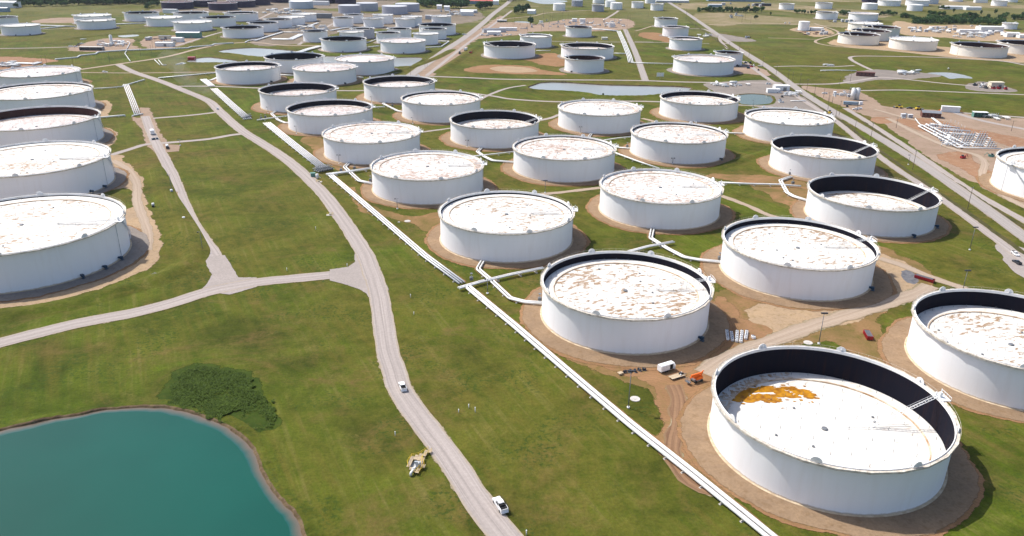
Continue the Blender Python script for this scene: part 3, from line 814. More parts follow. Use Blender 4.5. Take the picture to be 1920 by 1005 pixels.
# x, y, radius, height, style, roof depth, platform bearing, roof kind, label
TANKS = [
    (108.0, 228.8, 38.0, 17.0, 'w', 11, 4, 'orange', 'nearest white tank at bottom right, nearly empty, orange rust pool on its roof'),
    (203.2, 284.4, 37.0, 17.6, 'w', 7.5, 4, 'lines', 'white tank at the right edge, black inner wall standing over a streaked roof'),
    (51.6, 326.4, 37.6, 17.0, 'w', 3.9, 4, 'stain', 'white storage tank with sparse brown spots on its roof, just behind the small white trailer'),
    (147.9, 381.4, 37.6, 17.0, 'w', 3.2, 4, 'stain', 'white storage tank with spotted roof beside the dirt track and the red container'),
    (-257.0, 388.0, 49.0, 20.2, 'w', 1.3, 4, 'stain', 'largest white tank at the left edge, its broad roof nearest the gravel road junction'),
    (-3.5, 425.1, 37.6, 17.0, 'w', 1.7, 4, 'stain', 'white tank with spotted roof and thin black crescent, left of the foreground pipe crossing'),
    (223.7, 471.3, 37.6, 17.0, 'w', 11, 4, 'stain', 'white tank with deep black interior and slanting ladder, nearer of two beside the highway'),
    (93.2, 479.5, 37.6, 17.0, 'w', 1.2, 4, 'more', 'brim-full white tank with rust-ringed roof, below the tank with thin crescent and dotted deck'),
    (-58.4, 521.5, 37.6, 17.0, 'w', 1.0, 4, 'more', 'brim-full white tank with streaked roof, right beside the valve station on the pipe rack'),
    (-324.6, 517.1, 47.4, 19.8, 'w', 1.1, 4, 'stain', 'second white tank from the front in the column along the left edge'),
    (386.3, 533.9, 44.2, 20.5, 'w', 3, 187, 'stain', 'white tank cut by the right edge, slanting stair and upright pipe on its wall'),
    (37.8, 575.4, 37.6, 17.0, 'w', 1.6, 4, 'more', 'white tank with pale dotted roof, third back in the row behind the small trailer'),
    (235.1, 587.4, 37.6, 17.0, 'w', 9.5, 4, 'stain', 'white tank with deep black interior and slanting ladder, farther of two beside the highway'),
    (-112.4, 616.4, 37.6, 17.0, 'w', 0.8, 4, 'more', 'brim-full white storage tank just behind the valve station on the long pipe rack'),
    (133.0, 628.4, 37.6, 17.0, 'w', 2.0, 4, 'more', 'white tank with a thin crescent shadow, right of the dotted-roof tank, joined by pipes'),
    (-392.6, 641.0, 48.0, 19.8, 'w', 7, 4, 'pinkorange', 'third tank up the left edge, with dark brown inner wall and orange-tinged roof'),
    (-16.4, 669.8, 37.6, 17.0, 'w', 7.5, 4, 'more', 'white tank with black interior and pale roof, left of the dotted-roof tank'),
    (244.1, 697.1, 37.6, 17.0, 'w', 2.0, 4, 'stain', 'white storage tank with a white stained roof beside the highway and the gravel works yard'),
    (-166.1, 711.6, 37.6, 17.0, 'w', 5, 4, 'pink', 'white tank with black inner wall, closest to the head of the long pipe rack'),
    (78.9, 726.4, 37.6, 17.0, 'w', 1.2, 4, 'more', 'brim-full white storage tank just in front of the long pale pond'),
    (-70.5, 764.0, 37.6, 17.0, 'w', 2.2, 4, 'more', 'white tank with thin black crescent and streaked roof, right of the pipe rack head'),
    (182.4, 780.6, 37.6, 17.0, 'w', 4.5, 4, 'more', 'white storage tank with black crescent at the right end of the long pale pond'),
    (-462.2, 767.5, 48.4, 18.6, 'w', 2, 4, 'more', 'fourth tank from the front along the left edge, streaked roof with a thin brown crescent'),
    (-218.1, 802.2, 37.6, 17.0, 'w', 7, 4, 'pink', 'white tank with wide black interior, just behind the tank at the pipe rack head'),
    (-123.2, 855.1, 37.6, 17.0, 'w', 6, 4, 'pink', 'white storage tank with broad black crescent at the lower end of the diagonal back road'),
    (-537.0, 901.0, 43.0, 15.5, 'w', 1.0, 4, 'pink', 'farthest tank of the column along the left edge, brim full with pale pinkish roof'),
    (-224.7, 951.3, 36.3, 16.5, 'w', 1, 4, 'pink', 'white brim-full tank in front of the dark-interior tank by the narrow pond'),
    (-316.2, 952.2, 36.5, 16.5, 'w', 4.5, 4, 'pink', 'white tank with a black crescent where the wide white pipe bundle begins'),
    (-190.7, 1028.6, 36.5, 16.5, 'w', 1, 4, 'pink', 'white brim-full tank with the narrow pond showing on both sides behind it'),
    (-283.5, 1037.8, 36.4, 16.5, 'w', 13, 4, 'dark', 'white tank with a wholly dark interior, standing left of the narrow pond'),
    (91.4, 1055.3, 25.6, 16.8, 'w', 12, 150, 'dark', 'medium white tank with a bright bridge across its dark brown interior'),
    (248.1, 1059.1, 38.9, 17.2, 'w', 1.5, 165, 'pink', 'big brim-full white tank left of the highway with a smaller dark-topped one behind it'),
    (297.2, 1123.6, 18.7, 17.1, 'w', 9, 165, 'dark', 'smaller white tank with a dark opening peeking out behind the big brim-full tank'),
    (106.1, 1184.7, 38.2, 16.1, 'w', 6, 165, 'pink', 'big white tank with dark crescent, directly behind the smaller tank that has a bright bridge'),
    (-7.5, 1188.0, 37.5, 17.0, 'w', 8, 165, 'clean', 'big white tank with dark crescent and ladder at its left rim, beyond the road'),
    (-168.3, 1224.3, 33.5, 16.0, 'w', 1, 190, 'pink', 'large brim-full white tank beyond the narrow pond, nearest the bend in the white pipe'),
    (-259.0, 1232.6, 33.6, 16.4, 'w', 13, 190, 'dark', 'large white tank with black interior, right of the broad white pipe bridge'),
    (719.0, 1259.8, 39.1, 15.5, 'c', 11, 150, 'dark', 'large cream-white tank with dark interior and lamp pole, second from the right edge'),
    (270.8, 1291.0, 25.4, 16.4, 'w', 3, 165, 'pink', 'front one of the three overlapping white tanks left of the highway, with a gravel pad'),
    (814.9, 1298.2, 41.1, 15.0, 'c', 11, 150, 'dark', 'cream-white tank with dark interior cut by the right edge'),
    (33.6, 1299.6, 25.2, 17.0, 'w', 2.5, 165, 'clean', 'medium white tank with cream roof behind the big tank with a left-rim ladder'),
    (-143.4, 1314.7, 19.6, 16.5, 'w', 1, 200, 'clean', "small white tank with pinkish full roof, touching the pink-roofed large tank's right side"),
    (-205.5, 1324.1, 19.0, 16.3, 'w', 6, 200, 'clean', 'small white tank with dark opening directly behind the left side of the pink-roofed large tank'),
    (-265.0, 1325.2, 19.5, 17.0, 'w', 1.5, 200, 'clean', 'small white tank half hidden behind the large black-topped tank, in front of the brown one'),
    (648.7, 1328.6, 35.9, 15.5, 'c', 1, 20, 'clean', 'cream tank filled to the brim, between the dark-interior trio and the right-hand dark one'),
    (-325.5, 1331.3, 19.6, 16.5, 'w', 9, 200, 'dark', 'small white tank with dark oval opening, left of the large black-topped one'),
    (-194.5, 1379.6, 19.4, 17.0, 'w', 8, 200, 'clean', 'small white tank with a broken dark slit at its rim, behind the pink-roofed large tank'),
    (-834.5, 1380.0, 29.3, 15.1, 'w', 1, 200, 'clean', 'white full tank at the left edge with two crossing pipes on its right'),
    (-257.4, 1384.6, 19.3, 15.8, 'g', 3, 200, 'clean', 'brownish grey open tank standing among small white tanks'),
    (-460.8, 1385.7, 33.0, 15.2, 'w', 9, 200, 'dark', "large white tank with black opening above the upper pond's left end"),
    (-136.1, 1387.1, 19.8, 16.6, 'w', 9, 200, 'dark', 'small white tank with short dark slit, in front of the wide dark-topped tank'),
    (586.0, 1393.5, 33.0, 15.5, 'c', 11, 100, 'dark', 'front tank of the cluster of three cream tanks with dark interiors'),
    (112.9, 1448.3, 22.9, 16.2, 'w', 6, 165, 'dark', 'white tank with double rim in front of the crowded pump yard'),
    (632.3, 1456.3, 32.8, 15.4, 'c', 11, 100, 'dark', 'middle tank of the cluster of three cream tanks with dark interiors'),
    (-138.2, 1459.7, 32.6, 16.2, 'w', 9, 200, 'dark', 'wide white tank with long dark opening, beside the diagonal back road'),
    (-451.2, 1469.5, 25.4, 15.0, 'w', 9, 200, 'dark', 'white tank with long black opening, fourth from the rear in the slanting row'),
    (288.4, 1470.7, 22.9, 16.1, 'w', 3, 165, 'pink', 'middle one of the three overlapping white tanks left of the highway'),
    (-579.2, 1473.5, 32.5, 14.9, 'w', 1, 200, 'clean', 'large brim-full white tank directly behind the green-walled shed'),
    (-758.3, 1483.9, 32.0, 14.8, 'w', 2, 200, 'clean', 'front tank of the overlapping white pair at the upper left, joined by two pipes'),
    (-943.3, 1512.1, 23.8, 15.0, 'w', 5, 200, 'clean', 'white tank with a dark slit at the upper left corner, behind the wider one'),
    (681.9, 1529.3, 32.7, 14.8, 'c', 11, 100, 'dark', 'rear tank of the cluster of three cream tanks with dark interiors'),
    (-442.4, 1534.0, 24.8, 15.3, 'w', 6, 200, 'clean', 'white tank with short dark slit, third from the rear in the slanting row'),
    (-660.7, 1546.9, 31.8, 15.0, 'w', 1, 200, 'clean', 'large brim-full white tank just right of the leftmost black-topped one'),
    (-562.0, 1557.5, 30.8, 15.2, 'w', 9, 200, 'dark', 'white tank with dark opening right behind the brim-full tank of the green-walled shed'),
    (-268.5, 1559.4, 18.9, 16.4, 'w', 2, 200, 'clean', 'small white tank with a slanting stair on its left face, before the grey tanks'),
    (-326.9, 1563.0, 18.8, 16.5, 'w', 4, 200, 'clean', 'small white tank with slanting stair, leftmost of the group before the grey tanks'),
    (-209.4, 1567.1, 18.5, 15.9, 'w', 1, 200, 'clean', 'small plain white tank, front one of a pair left of the wide dark-topped tank'),
    (-806.9, 1569.7, 32.5, 15.0, 'w', 1, 200, 'clean', 'rear tank of the overlapping white pair at the upper left'),
    (-430.8, 1587.8, 23.8, 14.8, 'w', 1, 200, 'clean', 'white full tank second from the rear in the slanting row by the pipe yard'),
    (560.3, 1593.9, 10.2, 16.5, 'f', 0, None, '', 'slim tall white tank with flat roof in the small scrap-strewn yard'),
    (-199.0, 1595.0, 18.5, 17.4, 'w', 1, 200, 'clean', 'small white tank, rear one of the pair left of the wide dark-topped tank'),
    (683.0, 1604.5, 30.7, 14.5, 'c', 1, None, 'clean', 'cream tank with full roof behind the cluster of dark-topped tanks'),
    (-145.8, 1629.1, 19.3, 15.9, 'w', 1, 200, 'clean', 'small white tank with rusty rim behind the wide dark-topped tank, nearest the round green yard'),
    (-261.4, 1632.0, 19.0, 16.6, 'w', 1, 200, 'clean', 'small white tank between the two corrugated grey fronts and the stair-marked tank'),
    (-740.5, 1632.4, 32.0, 15.1, 'w', 8, 200, 'dark', 'large white tank with black opening at the far left, nearest the far meadow and wood'),
    (299.7, 1632.5, 22.3, 16.3, 'w', 5, 165, 'clean', 'rearmost of the three overlapping white tanks left of the highway'),
    (-320.0, 1633.6, 18.6, 16.5, 'w', 8, 200, 'clean', 'small white tank with a black rim slit directly below the leftmost corrugated grey tank'),
    (-648.4, 1647.9, 33.3, 15.0, 'w', 5, 200, 'clean', 'white tank with thin dark slit, directly in front of the nearest round dark tank'),
    (-424.5, 1657.6, 23.9, 14.5, 'w', 1, 200, 'clean', 'rearmost white tank of the slanting row ending at the pipe yard'),
    (-551.4, 1658.5, 32.4, 14.8, 'w', 4, 200, 'clean', 'large white tank with thin dark rim line, below the red-rimmed dark tank'),
    (1006.1, 1673.3, 13.9, 11.6, 'w', 1, 20, 'clean', 'low white tank at the right end of the wooded strip'),
    (770.4, 1827.2, 30.4, 14.8, 'w', 1, 160, 'pink', 'large pinkish-rimmed white tank behind the cluster of three dark-topped tanks'),
    (-268.8, 1844.1, 28.0, 16.7, 'gf', 0, None, '', 'corrugated grey roofed tank, front one of the right pair by the far wood'),
    (697.0, 1847.0, 23.1, 14.8, 'w', 4, 20, 'clean', 'white tank on the far right plain standing before a line of bushes'),
    (-370.9, 1848.1, 24.1, 16.9, 'gf', 0, None, '', 'corrugated grey roofed tank, front one of the left pair in the distance'),
    (-670.6, 1897.7, 31.6, 15.0, 'r', 1, None, '', 'dark maroon tank with a reddish white rim in front of the other dark tanks'),
    (-780.2, 1910.1, 34.9, 15.2, 'r', 1, None, '', 'dark navy tank with a pale rim, leftmost of the dark tanks at the top'),
    (-249.2, 1912.0, 27.6, 17.1, 'gf', 0, None, '', 'corrugated grey roofed tank, rear one of the right pair touching the far wood'),
    (-342.4, 1913.4, 24.5, 17.3, 'gf', 0, None, '', 'corrugated grey roofed tank, rear one of the left pair in the distance'),
    (-506.5, 1958.6, 27.8, 16.4, 'bf', 0, None, '', 'pale blue tank with flat white roof standing alone before the dark tanks'),
    (197.4, 1970.0, 14.4, 15.2, 'g', 3, None, 'clean', 'small grey tank with dark rim in front of a white one, at the top'),
    (-654.8, 1978.4, 32.3, 15.0, 'r', 1, None, '', 'dark tank rising directly behind the right side of the red-rimmed dark tank'),
    (-746.4, 1980.2, 32.4, 15.0, 'r', 1, None, '', 'dark tank partly hidden between the leftmost dark tank and the red-rimmed one'),
    (105.5, 1983.8, 14.6, 15.5, 'f', 0, None, '', 'small white roofed tank in front of the pale blue water at the top'),
    (345.9, 2021.3, 15.3, 15.2, 'w', 2, None, 'clean', 'small white tank with a brown rim line, front one beside the highway at the top'),
    (248.7, 2037.5, 14.6, 15.3, 'f', 0, None, '', 'small plain white tank at the top by the end of the short track'),
    (-637.5, 2045.2, 31.6, 15.0, 'r', 1, None, '', 'dark tank right of the red-rimmed one, cut by the top edge'),
    (307.8, 2085.0, 14.9, 15.1, 'w', 1, None, 'clean', 'small white tank with a beige rim, left neighbour of the lone rust-rimmed one'),
    (686.5, 2097.2, 18.4, 14.2, 'w', 3, None, 'clean', 'leftmost small white tank on the far right plain'),
    (241.0, 2103.8, 13.1, 15.0, 'f', 0, None, '', 'small white tank at the top edge between the grey-fronted and the plain white one'),
    (1015.1, 2106.5, 18.4, 14.5, 'f', 0, None, '', 'small plain white tank above the dark bushes, in front of a wide one'),
    (-432.7, 2115.3, 26.3, 15.0, 'r', 1, None, '', 'rightmost dark tank at the top edge, behind the corrugated grey pair'),
    (158.2, 2117.1, 13.8, 15.0, 'gf', 0, None, '', 'small grey tank cut by the top edge, right of the lone white roofed tank'),
    (-487.1, 2124.7, 26.9, 15.0, 'r', 1, None, '', 'dark tank at the top edge just right of the pale blue tank'),
    (-604.7, 2130.4, 26.6, 15.0, 'r', 1, None, '', 'dark tank at the top edge just left of the pale blue tank'),
    (910.3, 2130.5, 18.8, 14.8, 'f', 0, None, '', 'small bluish white tank right of the dark reddish one on the top horizon'),
    (795.6, 2139.0, 20.7, 14.6, 'w', 4, None, 'clean', 'small white tank with dark rim on the far right plain, behind the taller rimmed one'),
    (223.0, 2225.3, 15.3, 15.0, 'f', 0, None, '', 'small white tank rising directly behind the small grey tank with a dark rim'),
    (364.7, 2246.3, 13.9, 15.0, 'f', 0, None, '', 'small white tank at the top edge closest to where the highway leaves the picture'),
    (1022.3, 2272.5, 29.2, 15.0, 'w', 1, None, 'clean', 'wide white tank at the top edge directly behind the small bluish one'),
    (1105.0, 2285.2, 29.4, 15.0, 'w', 1, None, 'clean', 'wide white tank at the top edge directly behind the small plain one above the bushes'),
    (1345.7, 2311.9, 19.6, 15.0, 'w', 1, 200, 'clean', 'white tank with slanting stair at the top right on bare ground'),
    (1175.6, 2367.6, 26.2, 15.0, 'bf', 0, None, '', 'greyish blue tank at the top edge right of the two overlapping white ones'),
    (1021.3, 2397.5, 21.6, 15.0, 'r', 1, None, '', 'dark reddish tank at the top edge behind the small bluish white one'),
    (1472.3, 2471.2, 16.7, 15.0, 'w', 1, None, 'clean', 'white tank at the top right corner behind the stair-marked one'),
    (1308.1, 2471.6, 18.6, 15.0, 'w', 1, None, 'clean', 'small white tank cut by the top edge, standing alone above the white sheds'),
]

# ------------------------------------------------------------------ storage tanks
def arc_box(mb, r0, r1, z0, z1, a0, a1, n, m=0):
    """closed curved block"""
    b = len(mb.v)
    for i in range(n + 1):
        a = a0 + (a1 - a0) * i / n
        for (r, z) in ((r0, z0), (r1, z0), (r1, z1), (r0, z1)):
            mb.v.append((r * math.cos(a), r * math.sin(a), z))
    for i in range(n):
        k = b + i * 4
        for q in range(4):
            mb.face([k + q, k + (q + 1) % 4, k + 4 + (q + 1) % 4, k + 4 + q], m)
    mb.face([b + 3, b + 2, b + 1, b], m); e = b + n * 4; mb.face([e, e + 1, e + 2, e + 3], m)

SHELL = {'w': 'white', 'c': 'cream', 'g': 'grey', 'gf': 'grey', 'bf': 'blue', 'f': 'white', 'r': 'rustwall'}
ROOFS = {'stain': 'roof', 'more': 'roofmore', 'pink': 'roofpink', 'clean': 'roofclean', 'dark': 'roofdark', 'lines': 'roof', 'orange': 'roofclean', 'pinkorange': 'roofpink'}
shield_cache = {}

def shield_mesh(r, n):
    if (r, n) not in shield_cache:
        mb = MB(); pts = [(-r, 0)] + [(-r * math.cos(PI * i / n), .25 + r * .95 * math.sin(PI * i / n)) for i in range(n + 1)] + [(r, 0)]
        k = len(pts)
        vs = [(-.09, y, z) for y, z in pts] + [(.09, y, z) for y, z in pts]
        fs = [tuple(range(k)), tuple(reversed(range(k, 2 * k)))] + [(i, k + i, k + (i + 1) % k, (i + 1) % k) for i in range(k)]
        mb.add(vs, fs)
        mb.box((-.35, 0, .6), (.5, .35, 1.2))
        shield_cache[(r, n)] = mb.build('foam_shield', MT['rim'], mesh_only=True)
    return shield_cache[(r, n)]

def make_tank(x, y, rad, h, style, depth, plat, rk, label, group):
    near, midr = y < 660, y < 1150
    N = 128 if y < 500 else 96 if near else 64 if midr else 40
    root = empty('storage_tank', (x, y, 0))
    tag(root, label, 'storage tank', group)
    wall = MT[SHELL[style]]
    fixed = style in ('gf', 'bf', 'f', 'r')
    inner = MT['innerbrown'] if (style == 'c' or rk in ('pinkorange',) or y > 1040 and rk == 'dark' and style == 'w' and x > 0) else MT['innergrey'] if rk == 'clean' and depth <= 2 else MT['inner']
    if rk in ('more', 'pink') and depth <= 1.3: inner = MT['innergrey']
    mb = MB()
    # shell: chime, outer wall, lip, inner wall
    prof = [(rad + .28, 0), (rad + .28, .12), (rad + .02, .14), (rad, h)]
    if not fixed: prof += [(rad - .06, h + .02), (rad - .28, h), (rad - .3, h - 1.15)]
    prof += [(rad - .3, h - max(depth, .3) - 1.2)]
    mats = [0, 0, 0] + ([2, 2, 2, 1] if not fixed else [1])
    if style == 'gf':                                   # corrugated cladding
        N = 96
        b = len(mb.v)
        for z in (0, h):
            for i in range(N):
                a = 2 * PI * i / N; q = rad + (.35 if i % 2 else -.1)
                mb.v.append((q * math.cos(a), q * math.sin(a), z))
        for i in range(N):
            j = (i + 1) % N
            mb.face([b + i, b + j, b + N + j, b + N + i], 0)
    else:
        mb.lathe(prof, N, mats=mats)
    mb.build('shell', [wall, inner, MT['rim']], root)
    if y < 1300:
        mb = MB(); mb.lathe([(rad + .9, 0), (rad + .85, .30), (rad + .05, .34)], N)
        mb.build('footing_ring', MT['footing'], root)
    if fixed:
        mb = MB()
        rise = rad * (.05 if style != 'f' else .10)
        mb.lathe([(rad + .25, h - .25), (rad + .25, h + .05), (rad * .55, h + rise * .55), (.3, h + rise), (.01, h + rise)], N if N < 90 else 64)
        rim_ = MB()
        if style == 'r': rim_.lathe([(rad + .3, h - .4), (rad + 1.0, h - .4), (rad + 1.0, h + .25), (rad + .2, h + .25)], N, smooth=False)
        mb.build('roof', MT['roofbrown'] if style == 'r' else MT['roofwhite'] if style != 'gf' else MT['greywall'], root)
        if style == 'r':
            rim_.build('wind_girder', MT['rim'], root)
            sm = shield_mesh(1.6, 6)
            for k in range(6):
                a = R(20 + 60 * k)
                link('foam_shield', sm, root, ((rad + .5) * math.cos(a), (rad + .5) * math.sin(a), h), a)
        if style in ('bf', 'f'):
            mb = MB(); helix(mb, rad, h, R(-60), R(-60) + h * 1.25 / rad, near)
            mb.build('stair', MT['steel'], root)
        return root
    # wind girder with toe plate
    ns = 26 if midr else 24
    mb = MB()
    gw = 1.35
    zz = h - .35
    mb.lathe([(rad - .02, zz - .5), (rad + gw, zz - .5), (rad + gw, zz + .18), (rad + gw - .1, zz + .18), (rad + gw - .1, zz), (rad - .02, zz), (rad - .02, zz - .16)], ns, smooth=False, a0=.06)
    mb.build('wind_girder', MT['girder'], root)
    if y < 900:
        mb = MB()
        for k in range(ns):                              # brackets below the girder
            a = 2 * PI * k / ns + .06
            c, s = math.cos(a), math.sin(a)
            p = [((rad + .02) * c, (rad + .02) * s, zz - .17), ((rad + gw * .9) * c, (rad + gw * .9) * s, zz - .17), ((rad + .02) * c, (rad + .02) * s, zz - 1.0)]
            t = Vector((-s, c, 0)) * .06
            vs = [Vector(q) + t for q in p] + [Vector(q) - t for q in p]
            mb.add(vs, [(0, 1, 2), (5, 4, 3), (0, 3, 4, 1), (1, 4, 5, 2), (2, 5, 3, 0)])
        o = mb.build('girder_brackets', MT['girder'], root); o['kind'] = 'stuff'
        mb = MB()
        rr = rad + gw - .12
        nh = 72
        for k in range(nh):
            a, a2 = 2 * PI * k / nh, 2 * PI * (k + 1) / nh
            p = Vector((rr * math.cos(a), rr * math.sin(a), zz)); q = Vector((rr * math.cos(a2), rr * math.sin(a2), zz))
            up = Vector((0, 0, 1.05))
            mb.cyl(p, p + up, .04, n=4, caps=False, smooth=False)
            mb.cyl(p + up, q + up, .035, n=3, caps=False, smooth=False)
        o = mb.build('handrail', MT['girder'], root); o['kind'] = 'stuff'
    # foam shields on the rim
    if y < 1700:
        sm = shield_mesh(1.75 if rad > 30 else 1.3, 12 if near else 6)
        cnt = 8 if rad > 30 else 5
        for k in range(cnt):
            a = R(-116 + 360 / cnt * k)
            link('foam_shield', sm, root, ((rad + .35) * math.cos(a), (rad + .35) * math.sin(a), h - .2), a)
    # floating roof: outer pontoon, inner deck, stained step between them
    zr = h - depth - .4
    ro = rad - .45
    ri = rad * (.865 if rk != 'lines' else .82)
    rm = MT[ROOFS[rk]]
    mb = MB()
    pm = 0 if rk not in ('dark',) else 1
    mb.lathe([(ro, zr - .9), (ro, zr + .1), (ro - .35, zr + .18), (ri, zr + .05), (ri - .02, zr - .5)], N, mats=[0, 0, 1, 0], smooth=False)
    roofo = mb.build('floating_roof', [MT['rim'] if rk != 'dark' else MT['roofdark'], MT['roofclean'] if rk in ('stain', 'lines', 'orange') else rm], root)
    mb = MB(); mb.disc(ri + .3, zr - .38, N)
    mb.build('roof_deck', rm, roofo)
    if rk != 'dark' and y < 1250:
        mb = MB()
        mb.lathe([(ri + .18, zr + .052), (ri + .1, zr + .12), (ri - .30, zr + .02), (ri - .34, zr - .36)], N, smooth=False)
        mb.build('stained_step', MT['ringstain'], roofo)
        if y < 1000:
            mb = MB(); mb2 = MB()
            for (q, cnt, m2, zb) in ((.94, 36, 0, .1), (.76, 28, 0, -.38), (.58, 20, 0, -.38), (.40, 14, 0, -.38), (.22, 8, 0, -.38)):
                for k in range(cnt):
                    a = 2 * PI * (k + .5 * (cnt % 3)) / cnt
                    px_, py_ = rad * q * math.cos(a), rad * q * math.sin(a)
                    mb.cyl((px_, py_, zr + zb), (px_, py_, zr + zb + 1.25), .075, n=5)
            mb.cyl((0, 0, zr - .38), (0, 0, zr + .1), 1.0, n=14)
            o = mb.build('support_legs', MT['steel'], roofo); o['kind'] = 'stuff'
            for k in range(5):
                a = rnd.uniform(0, 6.28); q = rad * rnd.uniform(.3, .8)
                mb2.cyl((q * math.cos(a), q * math.sin(a), zr - .38), (q * math.cos(a), q * math.sin(a), zr + .05), .45, n=10)
            o = mb2.build('manway_hatches', MT['steel'], roofo); o['kind'] = 'stuff'
    if plat is not None:
        a = R(plat)
        mb = MB()
        c, s = math.cos(a), math.sin(a)
        # platform bulge outside the rim, with rails
        arc_box(mb, rad - .6, rad + 3.0, h - .25, h + .0, a - 2.6 / rad, a + 2.6 / rad, 4)
        for t in (-2.5, -1.2, 0, 1.2, 2.5):
            for rr_ in (rad + 2.9,):
                aa = a + t / rad
                mb.cyl((rr_ * math.cos(aa), rr_ * math.sin(aa), h), (rr_ * math.cos(aa), rr_ * math.sin(aa), h + 1.1), .07, n=4)
        arc_box(mb, rad + 2.85, rad + 2.98, h + 1.05, h + 1.15, a - 2.6 / rad, a + 2.6 / rad, 4)
        mb.box(((rad + .6) * c, (rad + .6) * s, h + .9), (.9, .9, 1.8), a)
        mb.box(((rad - .2) * math.cos(a + .03), (rad - .2) * math.sin(a + .03), h + .6), (.5, .5, 1.3), a)
        mb.cyl(((rad + 1.8) * math.cos(a + .04), (rad + 1.8) * math.sin(a + .04), h), ((rad + 1.8) * math.cos(a + .04), (rad + 1.8) * math.sin(a + .04), h + 2.2), .12, n=6)
        mb.build('gauge_platform', MT['rim'], root)
        # rolling ladder down to the roof
        Ll = rad * .62
        d = depth + .3
        hx = math.sqrt(max(4, Ll * Ll - d * d)) if Ll > d + 1 else 3
        p0 = Vector(((rad - .6) * c, (rad - .6) * s, h + .2))
        p1 = Vector(((rad - .6 - hx) * c, (rad - .6 - hx) * s, zr + .3))
        t = Vector((-s, c, 0)) * .62
        mb = MB()
        for sg in (-1, 1):
            mb.cyl(p0 + t * sg, p1 + t * sg, .13, n=5)
            mb.cyl(p0 + t * sg + Vector((0, 0, 1)), p1 + t * sg + Vector((0, 0, 1)), .07, n=4)
        nt_ = int(Ll / (1.0 if near else 2.5))
        for k in range(nt_ + 1):
            q = p0.lerp(p1, k / nt_)
            mb.cyl(q + t, q - t, .10 if near else .16, n=4)
            if k % 3 == 0:
                for sg in (-1, 1): mb.cyl(q + t * sg, q + t * sg + Vector((0, 0, 1)), .05, n=3)
        # runway rails on the deck
        for sg in (-1, 1):
            u0 = Vector(((rad * .80) * c, (rad * .80) * s, zr + .12)); u1 = Vector(((rad * .12) * c, (rad * .12) * s, zr + .12))
            mb.cyl(u0 + t * sg * 1.1, u1 + t * sg * 1.1, .10, n=4)
        mb.build('rolling_ladder', MT['rim'], root)
        if y < 1800:
            mb = MB(); helix(mb, rad, h, a + .03, a + .03 + h * 1.22 / rad, near)
            mb.build('stair', MT['pipegrey'] if near else MT['steel'], root)
            mb = MB(); mb.cyl(((rad + .3) * math.cos(a - .07), (rad + .3) * math.sin(a - .07), 0), ((rad + .3) * math.cos(a - .07), (rad + .3) * math.sin(a - .07), h), .12, n=6)
            mb.build('foam_riser', MT['pipegrey'], root)
    return root

def helix(mb, rad, h, a0, a1, fine):
    n = 40 if fine else 16
    step = (a1 - a0) / n
    for i in range(n):
        a = a0 + step * i
        z = h - .2 - (h - .3) * i / n
        z2 = h - .2 - (h - .3) * (i + 1) / n
        if fine:
            arc_box(mb, rad + .25, rad + 1.1, z - .05, z, a, a + step * .8, 1)
        for rr in ((rad + .22, rad + 1.12) if fine else (rad + .6,)):
            w_ = .05 if fine else .3
            p = Vector((rr * math.cos(a), rr * math.sin(a), z)); q = Vector((rr * math.cos(a + step), rr * math.sin(a + step), z2))
            b = mb.add([p, q, q + Vector((0, 0, .3)), p + Vector((0, 0, .3))], [(0, 1, 2, 3)])
            if fine and rr > rad + 1: 
                mb.add([p + Vector((0, 0, 1.0)), q + Vector((0, 0, 1.0)), q + Vector((0, 0, 1.1)), p + Vector((0, 0, 1.1))], [(0, 1, 2, 3)])
                if i % 3 == 0: mb.cyl(p, p + Vector((0, 0, 1.05)), .04, n=3)
    return mb

def wobbly_ring(name, x, y, r0, z, mat, amp=.9, n=96):
    z = layer(z)
    mb = MB(); vs = []
    for i in range(n):
        a = 2 * PI * i / n
        q = r0 + amp * (1.6 * mnoise.noise(Vector((math.cos(a) * 2 + x, math.sin(a) * 2 + y, 1))) + .6 * mnoise.noise(Vector((math.cos(a) * 12 + x, math.sin(a) * 12, 4))))
        vs.append((x + q * math.cos(a), y + q * math.sin(a), z))
    mb.add(vs, [tuple(range(n))])
    fade_strip(name + '_fringe', [Vector((a_, b_, z)) for a_, b_, _ in vs], 2.2, z, mat)
    return tag(mb.build(name, mat), kind='structure')

def mixer(root, px, py, mat='darkblue'):
    """side entry mixer on the tank wall near a photo point"""
    g_ = G(px, py, 1.2)
    d = Vector((g_.x - root.location.x, g_.y - root.location.y, 0)); a = math.atan2(d.y, d.x)
    rad = tank_rad[root.name]
    mb = MB()
    mb.cyl((0, 0, 1.6), (1.3, 0, 1.6), .55, n=10); mb.box((1.9, 0, 1.6), (1.6, 1.1, 1.3)); mb.cyl((2.0, 0, .9), (2.0, 0, 0), .15, n=5)
    mb.box((2.2, .0, .25), (1.6, 1.4, .5)); mb.cyl((.1, 0, 1.6), (.25, 0, 1.6), .9, n=12)
    o = mb.build('mixer', MT[mat], root)
    o.location = ((rad - .25) * math.cos(a), (rad - .25) * math.sin(a), 0); o.rotation_euler = (0, 0, a)

